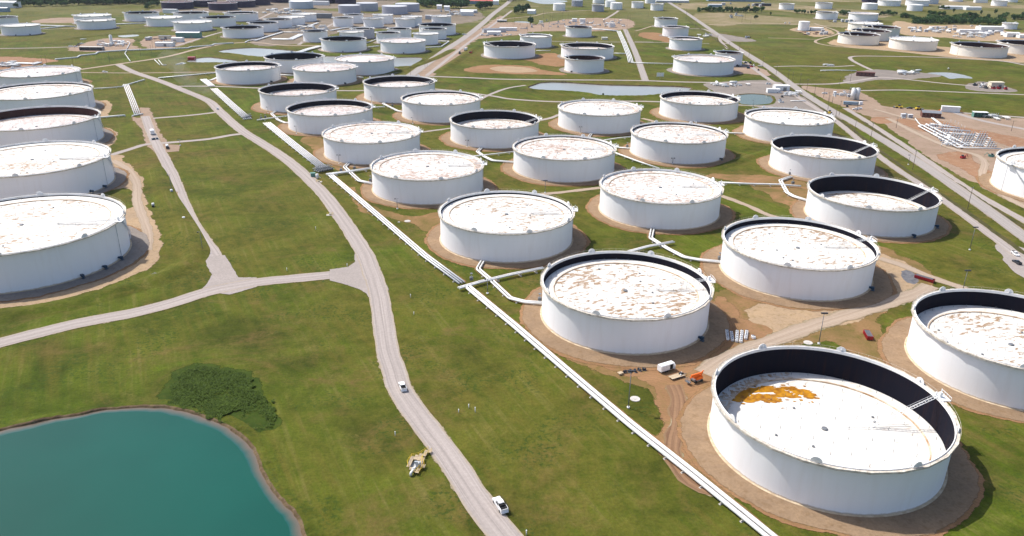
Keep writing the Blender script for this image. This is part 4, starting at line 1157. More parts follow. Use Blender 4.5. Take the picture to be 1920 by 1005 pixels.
tank_at, tank_rad = {}, {}
for (x, y, rad, h, st, dep, pl, rk, lab) in TANKS:
    if x < -280 and 380 < y < 900 or lab.startswith('largest white tank'): g_ = 'white tanks in a column along the left edge'
    elif y < 1060: g_ = 'white storage tanks of the near field'
    elif st == 'c': g_ = 'cream tanks at the upper right'
    elif st == 'r': g_ = 'dark tanks along the top edge'
    elif st == 'gf': g_ = 'corrugated grey tanks in the distance'
    elif x > 0: g_ = 'white storage tanks of the far right field'
    else: g_ = 'white storage tanks of the far left field'
    root = make_tank(x, y, rad, h, st, dep, pl, rk, lab, g_)
    tank_at[(x, y)] = root
    tank_rad[root.name] = rad
    pr = 6.5 if y < 1100 else 4.5
    m_ = 'padgrey' if (x < -230 and y < 900) or y > 1000 else 'pad'
    if st == 'c': m_ = 'sand'
    if y < 1900:
        wobbly_ring('tank_pad', x, y, rad + pr + (2 if y < 400 else 0), .21, MT[m_], 1.0, 120 if y < 1000 else 48)
    if y < 950:
        wobbly_ring('pad_edge', x, y, rad + pr + 1.6 + (2 if y < 400 else 0), .08, MT['dirt'], 1.6, 120)

def near_tank(px, py):
    g_ = G(px, py)
    return min(tank_at.values(), key=lambda o: (o.location.x - g_.x) ** 2 + (o.location.y - g_.y) ** 2)
for px, py in ((155, 518), (197, 501), (226, 484), (175, 360), (199, 350), (1312, 634), (1635, 541), (1715, 443), (1752, 424), (508, 153), (655, 158), (1354, 299), (643, 97), (757, 101), (24, 68), (57, 65), (148, 55), (173, 55), (1022, 143)):
    mixer(near_tank(px, py - 8), px, py, 'darkblue' if py > 300 else 'cardark')
# orange pool on the nearly empty tank's roof and loose rust around it
o_t = [o for o in tank_at.values() if 'orange rust pool' in o['label']][0]
fr = [c for c in o_t.children if c.name.startswith('floating_roof')][0]
mb = MB()
zr = 17 - 11 - .4
def rust_patch(mb, cx_, cy_, rx, ry, z, seed, n=40):
    vs = []
    for i in range(n):
        a = 2 * PI * i / n
        q = 1 + .55 * mnoise.noise(Vector((math.cos(a) * 1.6, math.sin(a) * 1.6, seed))) + .4 * mnoise.noise(Vector((math.cos(a) * 5, math.sin(a) * 5, seed)))
        vs.append((cx_ + rx * q * math.cos(a), cy_ + ry * q * math.sin(a), z))
    mb.add(vs, [tuple(range(n))])
zt = zr - .36
ox, oy = o_t.location.x, o_t.location.y
rp = random.Random(21)
for (px, py, rx, ry) in ((1385, 741, 4, 2.2), (1400, 735, 4, 1.6), (1418, 732, 3.4, 1.7), (1438, 727, 3.6, 1.5), (1455, 733, 4.2, 2.4), (1478, 728, 3.6, 1.4), (1500, 734, 4, 1.8), (1515, 740, 3, 2.0), (1470, 742, 5, 2.2), (1430, 744, 5, 2.2), (1395, 750, 5, 2.0), (1450, 752, 4, 1.4), (1378, 748, 3, 1.5), (1524, 746, 2.4, 1.1)):
    c_ = G(px, py, zt)
    rust_patch(mb, c_.x - ox, c_.y - oy, rx * 1.05, ry * .9, zt + rp.uniform(.02, .06), rp.uniform(0, 99), 26)
    for k in range(4):
        rust_patch(mb, c_.x - ox + rp.gauss(0, 4), c_.y - oy + rp.gauss(0, 2.6), rp.uniform(.3, 1.1), rp.uniform(.2, .7), zt + .07 + .001 * k + rp.uniform(0, .02), rp.uniform(0, 99), 12)
mb.build('rust_pool', MT['rustorange'], fr)
mb = MB()
rr2 = random.Random(3)
for k in range(150):
    a = rr2.uniform(1.6, 3.3); q = rr2.uniform(.86, .975) * 37.6
    rust_patch(mb, q * math.cos(a), q * math.sin(a), rr2.uniform(.3, 1.1), rr2.uniform(.3, .9), zr + .2 + k * .0005, k, 9)
o = mb.build('rust_flakes', MT['ringstain'], fr); o['kind'] = 'stuff'
# ------------------------------------------------------------------ low earth dikes
def berm(pts, width, height):
    C = catmull(GP(pts), 4.0)
    prof = [(-.5, 0), (-.36, .25), (-.2, .72), (-.07, .97), (.07, .97), (.2, .72), (.36, .25), (.5, 0)]
    vs, fs = [], []
    for i, c in enumerate(C):
        t = C[min(i + 1, len(C) - 1)] - C[max(i - 1, 0)]; t.z = 0; t.normalize()
        nn = Vector((t.y, -t.x, 0))
        e = min(1, i / 6, (len(C) - 1 - i) / 6)
        k = height * e * (1 + .3 * mnoise.noise(c * .03))
        for o, hh in prof:
            q = c + nn * o * width
            vs.append((q.x, q.y, hh * k - .02))
    n = len(prof)
    for i in range(len(C) - 1):
        for k in range(n - 1):
            a = i * n + k
            fs.append((a, a + n, a + n + 1, a + 1))
    me = bpy.data.meshes.new('earth_dike'); me.from_pydata(vs, [], fs)
    me.materials.append(MT['grass'])
    me.polygons.foreach_set('use_smooth', [True] * len(me.polygons)); me.update()
    if sum(p.normal.z for p in me.polygons) < 0: me.flip_normals()
    tag(link('earth_dike', me), kind='structure')
berm([(-90, 612), (0, 594), (100, 577), (200, 552), (290, 526), (345, 500), (366, 478), (360, 455), (335, 410), (312, 372), (296, 335), (280, 306)], 17, 1.9)
berm([(1330, 322), (1390, 300), (1440, 283), (1448, 268)], 12, 1.4)
berm([(820, 138), (850, 118), (880, 98), (900, 84)], 16, 2.0)
berm([(700, 142), (760, 130), (815, 110), (850, 92)], 14, 1.6)
berm([(240, 205), (262, 222)], 8, .8)
berm([(100, 78), (160, 70), (235, 64), (320, 60)], 18, 2.0)
berm([(1690, 196), (1800, 203), (1940, 214)], 12, 1.2)
berm([(1130, 470), (1170, 500), (1200, 478)][:2], 8, .5)

# ------------------------------------------------------------------ pipes
def offset_line(C, off):
    out = []
    for i, c in enumerate(C):
        d0 = (C[i] - C[i - 1]) if i else (C[1] - C[0])
        d1 = (C[i + 1] - C[i]) if i + 1 < len(C) else d0
        d0 = Vector((d0.x, d0.y, 0)).normalized(); d1 = Vector((d1.x, d1.y, 0)).normalized()
        n0, n1 = Vector((d0.y, -d0.x, 0)), Vector((d1.y, -d1.x, 0))
        m = (n0 + n1)
        if m.length < .2: m = n0
        else:
            m.normalize(); m = m / max(.35, m.dot(n0))
        out.append(c + m * off)
    return out

def tube(mb, P, r, n=10, m=0):
    """round pipe along P with short elbows"""
    Q = [P[0]]
    for i in range(1, len(P) - 1):
        a, b, c = P[i - 1], P[i], P[i + 1]
        k = min(1.6 * r + .6, (a - b).length * .4, (c - b).length * .4)
        q0, q1 = b + (a - b).normalized() * k, b + (c - b).normalized() * k
        Q += [q0, b * .5 + (q0 + q1) * .25, q1]
    Q.append(P[-1])
    b0 = len(mb.v)
    for i, p in enumerate(Q):
        d = (Q[min(i + 1, len(Q) - 1)] - Q[max(0, i - 1)]).normalized()
        s = Vector((d.y, -d.x, 0)); s = s.normalized() if s.length > 1e-4 else Vector((1, 0, 0))
        u = s.cross(d).normalized()
        for k in range(n):
            a = 2 * PI * k / n
            mb.v.append(tuple(p + s * r * math.cos(a) + u * r * math.sin(a)))
    for i in range(len(Q) - 1):
        for k in range(n):
            j = (k + 1) % n
            mb.face([b0 + i * n + k, b0 + i * n + j, b0 + (i + 1) * n + j, b0 + (i + 1) * n + k], m, True)
    mb.face([b0 + k for k in reversed(range(n))], m); e = b0 + (len(Q) - 1) * n; mb.face([e + k for k in range(n)], m)

sup_cache = {}
def pipe_run(pts, label, count=1, r=.45, gap=.55, z=1.1, group=None, step=9.0, valves=(), ends=0, lines=None, fine=True, flat=False):
    C = [G(x, y, z) for x, y in pts]
    root = empty('pipe_run' if count < 3 else 'pipe_rack', (C[0].x, C[0].y, 0))
    tag(root, label, 'pipeline', group)
    o_ = Vector((C[0].x, C[0].y, 0))
    pitch = 2 * r + gap
    width = pitch * (count - 1)
    for k in range(count):
        off = -width / 2 + k * pitch
        L_ = [p - o_ for p in offset_line(C, off)]
        if ends:                                     # turn down into the ground at the ends
            L_ = ([Vector((L_[0].x, L_[0].y, 0))] if ends & 1 else []) + L_ + ([Vector((L_[-1].x, L_[-1].y, 0))] if ends & 2 else [])
        mb = MB(); tube(mb, L_, r, 10 if fine else 6)
        mb.build('pipe', MT['pipe'], root)
    key = (round(width, 2), z, r)
    if key not in sup_cache:
        mb = MB(); ww = width + 2 * r + .5
        mb.box((0, 0, z - r - .14), (.3, ww, .26))
        for s_ in (-1, 1): mb.box((0, s_ * (ww / 2 - .25), (z - r - .25) / 2), (.35, .35, z - r - .26))
        mb.box((0, 0, .09), (.8, ww + .4, .16))
        sup_cache[key] = mb.build('pipe_support', MT['concrete'], mesh_only=True)
    for i in range(len(C) - 1):
        d = C[i + 1] - C[i]; n = max(1, int(d.length / step))
        a = math.atan2(d.y, d.x)
        for k in range(n):
            q = C[i] + d * ((k + .5) / n) - o_
            link('pipe_support', sup_cache[key], root, (q.x, q.y, 0), a)
    for (px, py) in valves:
        q = G(px, py, 0) - o_
        mb = MB()
        mb.box((0, 0, z), (.9, 1.2, 1.3)); mb.cyl((0, 0, z), (0, 0, z + 2.1), .11, n=6)
        mb.cyl((0, 0, z + 1.9), (0, 0, z + 2.15), .5, n=12); mb.cyl((-.65, 0, z), (-.5, 0, z), .75, n=12); mb.cyl((.5, 0, z), (.65, 0, z), .75, n=12)
        mb.build('valve', MT['steel'], root, (q.x, q.y, 0)).scale = (1.35, 1.35, 1.35)
    if near_bare(pts):
        P = [Vector((p.x, p.y, 0)) for p in C]
        wd = width + 2 * r + 2.2
        ribbon('bare_strip', pts, wd, .085, MT['mixed'], .5)
    return root
def near_bare(pts): return min(G(*p).y for p in pts) < 760

pipe_run([(500, 230), (552, 272), (604, 313)], "rack of five parallel white pipes running down to the valve station by the road", 5, .42, .7, 1.2, step=10)
pipe_run([(620, 328), (700, 396), (797, 479), (866, 530)], "three parallel white pipes between the valve station and the first cross pipes", 3, .45, .6, 1.2, step=9)
pipe_run([(878, 538), (965, 610), (1103, 728), (1180, 793), (1304, 891), (1420, 985), (1560, 1100), (1830, 1320)], "long pair of thick white pipes running to the bottom right of the picture", 2, .72, .65, 1.3, step=8)
pipe_run([(381, 148.5), (397, 161)], "short stub of five white pipes just above the side road crossing", 5, .5, .55, 1.0, ends=2)
pipe_run([(401, 166), (432, 194), (465, 223)], "rack of five white pipes ending at the grated stop left of the long rack", 5, .42, .75, 1.0, ends=0)
pipe_run([(236, 158), (248, 188), (258, 215)], "row of four white pipes on the left lawn between two short headers", 4, .42, .8, 1.0)
pipe_run([(230, 161), (271, 149)], "slanting white header pipe at the top of the four-pipe row", 1, .6, z=1.1, ends=3)
pipe_run([(248, 217), (267, 213)], "short white header pipe at the foot of the four-pipe row", 1, .6, z=1.1, ends=3)
pipe_run([(176, 166), (205, 164.5), (231, 162)], "thin white pipe from the left tanks to the four-pipe row", 1, .5)
pipe_run([(188, 220), (234, 216)], "single white pipe stub sticking out from the dark brown tank's side", 1, .7, z=1.1, ends=2)
pipe_run([(297, 146), (350, 141), (406, 136)], "wide flat bundle of white pipes leading left from the black-crescent tank", 3, .45, .1, 1.0)
pipe_run([(390, 151), (396, 150), (408, 145)], "short broad white pipe bundle beside the black-crescent tank", 3, .45, .1, 1.0)
pipe_run([(104, 111), (145, 107.5), (150, 104), (179, 101), (184, 97.5), (237, 94), (288, 92.5), (352, 90), (358, 88), (397, 85), (402, 82.5), (437, 80.5)], "long zigzag white pipeline crossing the upper left meadow", 1, 1.0, z=1.2, ends=3, step=16, fine=False)
pipe_run([(244, 114), (234, 100), (237, 95)], "crooked white branch pipe dropping from the zigzag pipeline to the track", 1, .5, z=1.1, ends=1, fine=False)
pipe_run([(237, 93), (244, 80), (238, 77.5)], "crooked white branch pipe rising from the zigzag pipeline to the pump yard", 1, .5, z=1.1, fine=False)
pipe_run([(74, 47.5), (105, 48.5), (142, 49.5)], "upper one of two crossing white pipes at the far left tanks", 1, 1.2, z=1.2, step=20, fine=False)
pipe_run([(76, 54), (100, 51.5), (124, 48.8)], "lower slanting one of two crossing white pipes at the far left tanks", 1, 1.1, z=1.2, step=20, fine=False)
pipe_run([(215, 45.3), (275, 43.2)], "white pipe between the far left pair and the full tank beside it", 1, 1.2, z=1.2, step=20, fine=False)
# laterals of the valve station
pipe_run([(612, 327), (650, 322), (697, 315)], "pair of white pipes from the valve station to the streaked brim-full tank", 2, .55, .9, 1.6, valves=[(640, 324), (665, 320)])
pipe_run([(655, 305), (646, 313), (660, 326), (674, 339), (698, 344)], "zigzag pair of white pipes in front of the tank beside the valve station", 2, .5, .8, 1.1, valves=[(652, 303), (659, 303), (695, 341)])
pipe_run([(482, 225), (510, 221), (541, 217)], "white cross pipe starting at the head of the long rack", 1, .55, z=1.5, valves=[(490, 225), (498, 223)])
pipe_run([(520, 207), (509, 213), (522, 225), (534, 230), (546, 230)], "zigzag pair of white pipes near the head of the long rack", 2, .45, .7, 1.0, valves=[(518, 206), (524, 206)])
pipe_run([(697, 201.5), (722, 200)], "short white pipe between two tanks right of the rack head", 1, .55, z=1.5)
pipe_run([(724, 191), (718, 194), (732, 201), (746, 208), (756, 209.5)], "zigzag pair of white pipes between the two crescent tanks, under the valve cluster", 2, .45, .7, 1.0, valves=[(722, 190), (728, 190), (736, 200)])
pipe_run([(887, 293), (925, 289), (965, 284)], "white cross pipe left of the dotted-roof tank", 1, .55, z=1.5)
pipe_run([(906, 274), (895, 284), (909, 294), (924, 301), (965, 304)], "zigzag pair of white pipes left of the dotted-roof tank", 2, .5, .7, 1.1, valves=[(902, 272), (909, 272)])
pipe_run([(1132, 263), (1158, 259), (1186, 256)], "white cross pipe right of the dotted-roof tank, upper one", 1, .55, z=1.4)
pipe_run([(1110, 249), (1104, 257), (1112, 263)], "small valve pipes at the foot of the tank by the long pond", 2, .45, .7, 1.0, valves=[(1108, 247), (1114, 247)])
pipe_run([(1154, 276), (1183, 278)], "short white pipe with valves right of the dotted-roof tank", 2, .4, .4, 1.1, valves=[(1176, 277)])
pipe_run([(1150, 285), (1195, 302), (1236, 316)], "diagonal white pipe behind the spotted-roof tank", 1, .6, z=1.4)
pipe_run([(1360, 249), (1396, 250)], "white pipe linking the rust-ringed tank to the white stained one by the yard", 1, .6, z=1.4)
pipe_run([(1350, 342), (1400, 344.5), (1460, 346), (1502, 349)], "white cross pipe ending in an open end before the two black-interior tanks", 1, .65, z=1.4, valves=[(1486, 347)])
pipe_run([(1484, 331), (1463, 338), (1476, 361), (1488, 368), (1514, 376)], "zigzag pair of white pipes feeding the two black-interior tanks", 2, .55, .6, 1.1, valves=[(1481, 328), (1488, 328)])
pipe_run([(860, 540), (905, 527), (960, 514), (1019, 502)], "pair of white cross pipes behind the front tank, left end", 2, .45, .45, 1.7, valves=[(884, 530)])
pipe_run([(1178, 472), (1215, 462), (1263, 453)], "pair of white cross pipes ending in open air between the two front rows", 2, .45, .45, 1.7)
pipe_run([(905, 489), (896, 504), (922, 526), (957, 559), (985, 566), (1018, 568)], "zigzag pair of thick white pipes between the spotted-roof tank and the front one", 2, .5, .6, 1.1, valves=[(902, 487), (909, 488), (1012, 566)])
pipe_run([(1224, 427), (1220, 446), (1252, 466), (1283, 482), (1310, 487), (1352, 491)], "zigzag pair of thick white pipes feeding the spotted-roof tank by the dirt track", 2, .5, .6, 1.1, valves=[(1221, 425), (1229, 426), (1349, 488)])
pipe_run([(1303, 224), (1305, 230)], "small valve stub at the foot of the tank by the pond's right end", 2, .4, .5, 1.0, valves=[(1303, 224), (1309, 225)])
pipe_run([(523, 140.5), (553, 141.5)], "white pipe between the black-crescent tank and its pink-roofed neighbour", 1, .8, z=1.3)
pipe_run([(667, 144), (681, 145.5)], "white pipe stub right of the pink-roofed tank before the narrow pond", 1, .8, z=1.3)
pipe_run([(556, 99.5), (578, 92), (601, 86)], "broad white pipe bridge crossing the narrow pond", 7, .6, .15, 1.8, step=30, fine=False)
pipe_run([(688, 88.5), (711, 86)], "white pipe between the large black tank and the pink-roofed one", 1, .9, z=1.4, fine=False)
pipe_run([(688, 80), (706, 73.5)], "thin white pipe rising behind the large black-interior tank", 1, .7, z=1.4, fine=False)
pipe_run([(797, 89.3), (827, 87.5), (842, 77.5), (822, 77)], "white pipe folding back on itself right of the pink-roofed tank", 1, .9, z=1.4, fine=False)
pipe_run([(478, 76), (500, 69), (530, 60)], "white pipe pair slanting past the row of tanks to the pipe yard", 3, .7, .2, 1.4, fine=False)
pipe_run([(510, 73), (545, 73.5), (566, 64)], "broad flat mat of white pipes left of the small dark-topped tank", 6, .8, .2, 1.0, step=60, fine=False)
pipe_run([(530, 60), (566, 60.5)], "white header pipe along the top of the pipe mat", 2, .7, .2, 1.4, fine=False)
pipe_run([(558, 48), (575, 50), (596, 43)], "folded white pipes at the rear of the slanting tank row", 3, .7, .2, 1.4, fine=False)
pipe_run([(620, 57), (640, 53), (655, 51)], "white pipes climbing behind the small leftmost tank of the group", 3, .7, .5, 1.4, fine=False)
pipe_run([(460, 79), (466, 76), (480, 74)], "short bent white pipe left of the small dark-topped tanks", 1, .9, z=1.4, fine=False, ends=1)
pipe_run([(1110, 54.5), (1130, 55), (1157, 58)], "broad white pipe from the double-rim tank to the central lane", 3, .8, .1, 1.4, fine=False)
pipe_run([(1160, 58), (1170, 80), (1180, 105), (1183, 117)], "long rack of white pipes beside the straight central lane", 4, .6, .9, 1.3, fine=False, step=18)
pipe_run([(1151, 100), (1177, 100.5)], "white pipe from the big dark-crescent tank to the lane rack", 1, .8, z=1.3, fine=False)
pipe_run([(1183, 117), (1220, 118.5), (1264, 119.5)], "long thin white pipe crossing the lane to the big brim-full tank", 1, .7, z=1.3, fine=False)
pipe_run([(1005, 95), (1032, 94.8)], "thin pale pipe right of the big tank with a left-rim ladder", 1, .6, z=1.2, fine=False)
pipe_run([(1539, 132), (1570, 131.5), (1606, 132.5)], "white pipe lying in the grass left of the dark shed", 2, .5, .2, 1.0, ends=1, fine=False)
pipe_run([(25, 118), (45, 118.5), (62, 119), (75, 116.5)], "bundle of white pipes on the reddish plot at the left edge", 5, .6, .3, 1.2, fine=False)
pipe_run([(62, 121), (70, 118.5), (76, 117)], "short white pipe fork at the reddish plot", 2, .6, .5, 1.2, fine=False)

# ------------------------------------------------------------------ valve stations, manifolds, yard equipment
def heading(a, b):
    p, q = G(*a), G(*b)
    return math.atan2(q.y - p.y, q.x - p.x)

def place(root, px, py, rz=0.0, label=None, cat=None, group=None):
    p = G(px, py)
    root.location = (p.x, p.y, root.location.z); root.rotation_euler = (0, 0, rz)
    return tag(root, label, cat, group)

def valve_body(mb, x, y, z, s=1.0, rz=0):
    mb.cyl((x, y, z - .6 * s), (x, y, z + .6 * s), .42 * s, n=8)
    mb.box((x, y, z), (1.3 * s, .7 * s, .7 * s), rz)
    mb.cyl((x, y, z), (x, y, z + 1.9 * s), .09 * s, n=5)
    mb.cyl((x, y, z + 1.75 * s), (x, y, z + 1.9 * s), .42 * s, n=10)

def valve_station(px, py, rz, nx, ny, label):
    root = empty('valve_station'); place(root, px, py, rz, label, 'valve station')
    W_, D_ = nx * 2.0, ny * 2.6
    vm = MB(); valve_body(vm, 0, 0, 1.5, 1.35)
    vme = vm.build('valve', MT['steel'], mesh_only=True)
    for i in range(nx):
        for j in range(ny):
            link('valve', vme, root, (-W_ / 2 + 1 + i * 2.0, -D_ / 2 + 1.3 + j * 2.6, 0))
    for j in range(ny):
        mb = MB(); mb.cyl((-W_ / 2 - .6, -D_ / 2 + 1.3 + j * 2.6, 1.3), (W_ / 2 + .6, -D_ / 2 + 1.3 + j * 2.6, 1.3), .32, n=8)
        mb.build('header', MT['pipe'], root)
    mb = MB()
    mb.box((0, D_ / 2 + 1, 2.1), (W_ + 1, 1.3, .12))
    for i in range(5):
        x = -W_ / 2 + i * W_ / 4
        mb.box((x, D_ / 2 + 1, 1.05), (.15, 1.0, 2.0)); mb.cyl((x, D_ / 2 + .4, 2.1), (x, D_ / 2 + .4, 3.2), .05, n=4)
    mb.box((0, D_ / 2 + .4, 3.2), (W_ + 1, .08, .1))
    mb.build('walkway', MT['steel'], root)
    return root
valve_station(608, 321, heading((590, 328), (640, 318)), 6, 3, "grey cluster of valves where the five-pipe rack meets the three-pipe run by the road")
valve_station(466, 222, heading((455, 226), (475, 219)), 5, 1, "grated grey valve stop at the lower end of the upper left pipe rack")

def shed(px, py, L_, W_, H_, rz, wall, roof, label, pitch=.12, door=None, open_side=False, windows=0, cat='building', name='shed', group=None):
    root = empty(name); place(root, px, py, rz, label, cat, group)
    mb = MB(); t = .2
    if open_side:
        mb.box((0, W_ / 2 - t / 2, H_ / 2), (L_, t, H_)); mb.box((-L_ / 2 + t / 2, -t / 2, H_ / 2), (t, W_ - t, H_)); mb.box((L_ / 2 - t / 2, -t / 2, H_ / 2), (t, W_ - t, H_))
        for i in range(1, 4): mb.box((-L_ / 2 + i * L_ / 4, -W_ / 2 + .2, H_ / 2), (.3, .3, H_))
    else:
        mb.box((0, 0, H_ / 2), (L_, W_, H_))
    mb.build('wall', MT[wall], root)
    mb = MB(); e = .35; rise = W_ * pitch
    vs = [(-L_ / 2 - e, -W_ / 2 - e, H_ + .02), (L_ / 2 + e, -W_ / 2 - e, H_ + .02), (L_ / 2 + e, 0, H_ + rise), (-L_ / 2 - e, 0, H_ + rise), (-L_ / 2 - e, W_ / 2 + e, H_ + .02), (L_ / 2 + e, W_ / 2 + e, H_ + .02)]
    vs += [(x, y, z + .18) for x, y, z in vs]
    mb.add(vs, [(0, 3, 2, 1), (3, 4, 5, 2), (6, 7, 8, 9), (9, 8, 11, 10), (0, 1, 7, 6), (4, 10, 11, 5), (0, 6, 9, 3), (3, 9, 10, 4), (1, 2, 8, 7), (2, 5, 11, 8)])
    mb.build('roof', MT[roof], root)
    if door:
        mb = MB(); mb.box((door, -W_ / 2 - .03, min(H_ * .42, 2.0)), (min(4, L_ * .25), .1, min(H_ * .82, 3.8)))
        mb.build('door', MT['steel'], root)
    if windows:
        wm = MB(); wm.box((0, 0, 0), (1.4, .1, 1.1)); me = wm.build('window', MT['glass'], mesh_only=True)
        for i in range(windows):
            x = -L_ / 2 + (i + .5) * L_ / windows
            if door and abs(x - door) < 2.5: continue
            link('window', me, root, (x, -W_ / 2 - .03, H_ * .6))
    return root
HX = heading((900, 200), (1000, 201))
shed(587, 331, 3, 2.4, 2.6, .3, 'greenwall', 'greenwall', "small dark green cabinet left of the grey valve cluster", .02, name='equipment_cabinet', cat='cabinet')
mb = MB(); mb.cyl((0, 0, 0), (0, 0, 3.4), 1.0, n=18); mb.cyl((0, 0, 3.4), (0, 0, 3.7), .5, n=12); mb.cyl((.9, 0, 2), (2.4, 0, .6), .2, n=6)
place(mb.build('standing_vessel', MT['pipe']), 595, 335, 0, "small upright white vessel left of the grey valve cluster", 'vessel')
shed(355, 70.5, 38, 16, 8.5, .05, 'greenwall', 'roofwhite', "long shed with green walls and pale roof in the upper left yard", .06, 6, windows=0)
shed(310, 86.5, 26, 11, 5.5, .0, 'whitewall', 'roofwhite', "small white flat building, nearest one of the upper left yard", .05, 2)
shed(334, 78.5, 17, 11, 6.5, .0, 'whitewall', 'roofwhite', "taller white building in the middle of the upper left yard", .05, -3)
shed(321, 82, 13, 6, 4, .0, 'tanwall', 'tarp', "grey low hut squeezed between the two white buildings of the yard", .02)
shed(310, 73, 19, 7, 5, .0, 'tanwall', 'roofgrey', "brownish long hut behind the white buildings of the upper left yard", .05, 2)
shed(173, 94, 33, 9, 4.8, .02, 'steel', 'concrete', "open-fronted dark shed with pale roof at the left pump yard", .04, open_side=True)
shed(360, 112.5, 9, 8, 4.0, .1, 'carred', 'carred', "small dark red pump house by the edge of the small pond", .05)
shed(1464, 169, 17, 9, 5.5, heading((1451, 169), (1476, 169)), 'whitewall', 'roofwhite', "white building with green front wall in the gravel yard by the highway", .05, 3)
shed(1449, 173.5, 14, 6, 4.2, 0.0, 'whitewall', 'roofwhite', "low white cabin left of the green-fronted building in the gravel yard", .04)
shed(1744, 219, 17, 11, 4.6, heading((1735, 220), (1760, 221)) - .15, 'brownwall', 'roofgrey', "brown hut with grey sheet roof beside the big pipe manifold", .14, windows=5)
r_ = shed(1781, 210, 17, 4.5, 5.6, heading((1765, 209), (1797, 211)), 'whitewall', 'roofwhite', "white site cabin raised on stilts with orange stairs at both ends", .02, name='site_cabin', cat='cabin')
for s_ in (-1, 1):
    mb = MB()
    for k in range(7): mb.box((s_ * (9.0 + k * .45), -1.4, 1.9 - k * .27), (.5, 1.2, .1))
    mb.cyl((s_ * 9, -2, 3), (s_ * 12, -2, 1.1), .08, n=5); mb.cyl((s_ * 9, -.8, 3), (s_ * 12, -.8, 1.1), .08, n=5)
    for k in range(3): mb.cyl((s_ * (9 + k * 1.4), -2, 0), (s_ * (9 + k * 1.4), -2, 3 - k * .9), .07, n=4)
    mb.build('stair', MT['orange'], r_)
shed(1836, 219.5, 13, 6, 5, heading((1824, 219), (1849, 220)), 'greenwall', 'roofwhite', "open canopy with white flat roof right of the raised site cabin", .02, open_side=True, name='canopy')
shed(1866, 164, 15, 8, 6.5, .0, 'tanwall', 'tanwall', "tan box building on the far right beside red machinery", .03, 3)
shed(1622, 142.5, 22, 8, 5, heading((1605, 141), (1638, 143)), 'brownwall', 'brownwall', "long dark red-brown shed at the end of the loop road", .04, windows=5)
shed(1854, 59.5, 45, 20, 10, .0, 'whitewall', 'roofwhite', "large white hall, tallest in the far right works", .04, 3)
shed(1816, 60.5, 42, 12, 5, .0, 'whitewall', 'roofwhite', "long low white hall left of the tallest one in the far right works", .04)
shed(1896, 69, 24, 12, 7, .0, 'whitewall', 'roofwhite', "white gabled shed at the far right, left one of two", .12, 2)
shed(1919, 71, 22, 12, 5.5, .0, 'whitewall', 'roofwhite', "white gabled shed at the far right, cut by the right edge", .12, 2)
shed(1530, 57, 25, 12, 5, .0, 'whitewall', 'roofwhite', "white flat canopy beside the slim tall tank's scrap yard", .03)
shed(1133.5, 74.5, 10, 5, 4, .0, 'tanwall', 'whitewall', "small pale square hut right of the double-rim tank", .03)
shed(1077, 41, 10, 9, 6.5, .0, 'whitewall', 'roofwhite', "left one of two white blocks behind the crowded pump yard", .06)
shed(1092, 41.5, 11, 9, 6.5, .0, 'whitewall', 'roofwhite', "right one of two white blocks behind the crowded pump yard", .06)
shed(1147, 51, 11, 7, 8, .0, 'whitewall', 'roofwhite', "tall white block at the right side of the crowded pump yard", .05)
shed(926, 60.5, 42, 12, 5.5, .35, 'greywall', 'roofgrey', "grey round-backed shed by the diagonal road, behind the white dome", .14)
shed(926, 64.5, 24, 9, 4.5, .1, 'whitewall', 'roofwhite', "white domed shed by the diagonal road with trucks in front", .2)
shed(953, 57.5, 32, 9, 5.5, .0, 'whitewall', 'roofwhite', "white block row right of the domed shed by the diagonal road", .03)
shed(941, 41, 20, 9, 3.5, .0, 'whitewall', 'roofwhite', "white-roofed canopy among the poles near the diagonal road", .04, open_side=True)
shed(879, 24, 38, 14, 6, -.1, 'greywall', 'roofwhite', "pale oval-roofed store in the round pump yard", .08)
shed(876, 29, 28, 14, 8, .0, 'whitewall', 'roofwhite', "white rounded tank shed in the round pump yard", .22)
shed(824, 17, 12, 11, 8, .0, 'whitewall', 'roofwhite', "small round white hut, left one of two near the wood", .2)
shed(838, 19, 13, 11, 8, .0, 'whitewall', 'roofwhite', "small round white hut, right one of two near the wood", .2)
shed(804, 36, 14, 9, 8, .0, 'greywall', 'roofwhite', "grey hut between the small white tanks and the round pump yard", .04)
shed(905, 7.5, 70, 20, 8, .0, 'bluegrey', 'roofred', "red-roofed farm building beyond the round dark tree", .2)
shed(930, 8.5, 14, 14, 9, .0, 'whitewall', 'roofwhite', "small white farm hut where the diagonal road ends", .2)
shed(997, 26, 18, 12, 7, -.3, 'whitewall', 'roofwhite', "white hut beside the dark tree clump", .25)
shed(6, 14, 70, 26, 12, .0, 'whitewall', 'roofwhite', "long white building in the upper left corner before the wood", .1)
shed(4, 22, 30, 12, 8, .0, 'bluegrey', 'roofwhite', "small building with white roof at the left edge below the long white one", .1)
shed(602, 9.5, 40, 14, 9, .0, 'whitewall', 'roofwhite', "white hut in front of the dark tanks right of the pale blue tank", .05)
shed(607, 34, 34, 12, 9, .0, 'steel', 'steel', "dark open shed between the slanting tank row and the small tank group", .04)
shed(320, 24.5, 30, 10, 8, .0, 'whitewall', 'roofwhite', "white low building below the leftmost dark tank", .04)
shed(1340, 13.5, 34, 14, 7, .0, 'bluegrey', 'roofwhite', "blue-grey hall behind the bush row right of the highway", .06)
shed(1375, 2, 150, 30, 14, .0, 'bluegrey', 'pipe', "long turquoise-tinted hall at the top edge right of the highway", .03)
shed(1430, 11, 42, 10, 6, .0, 'cardark', 'cardark', "long black container stack at the right end of the bush row", .02)
shed(1790, 17, 70, 22, 7, .0, 'whitewall', 'roofwhite', "long white greenhouse-like roof above the wood", .06)
shed(1822, 18.5, 40, 18, 7, .0, 'whitewall', 'roofwhite', "short white roof right of the long one above the wood", .06)
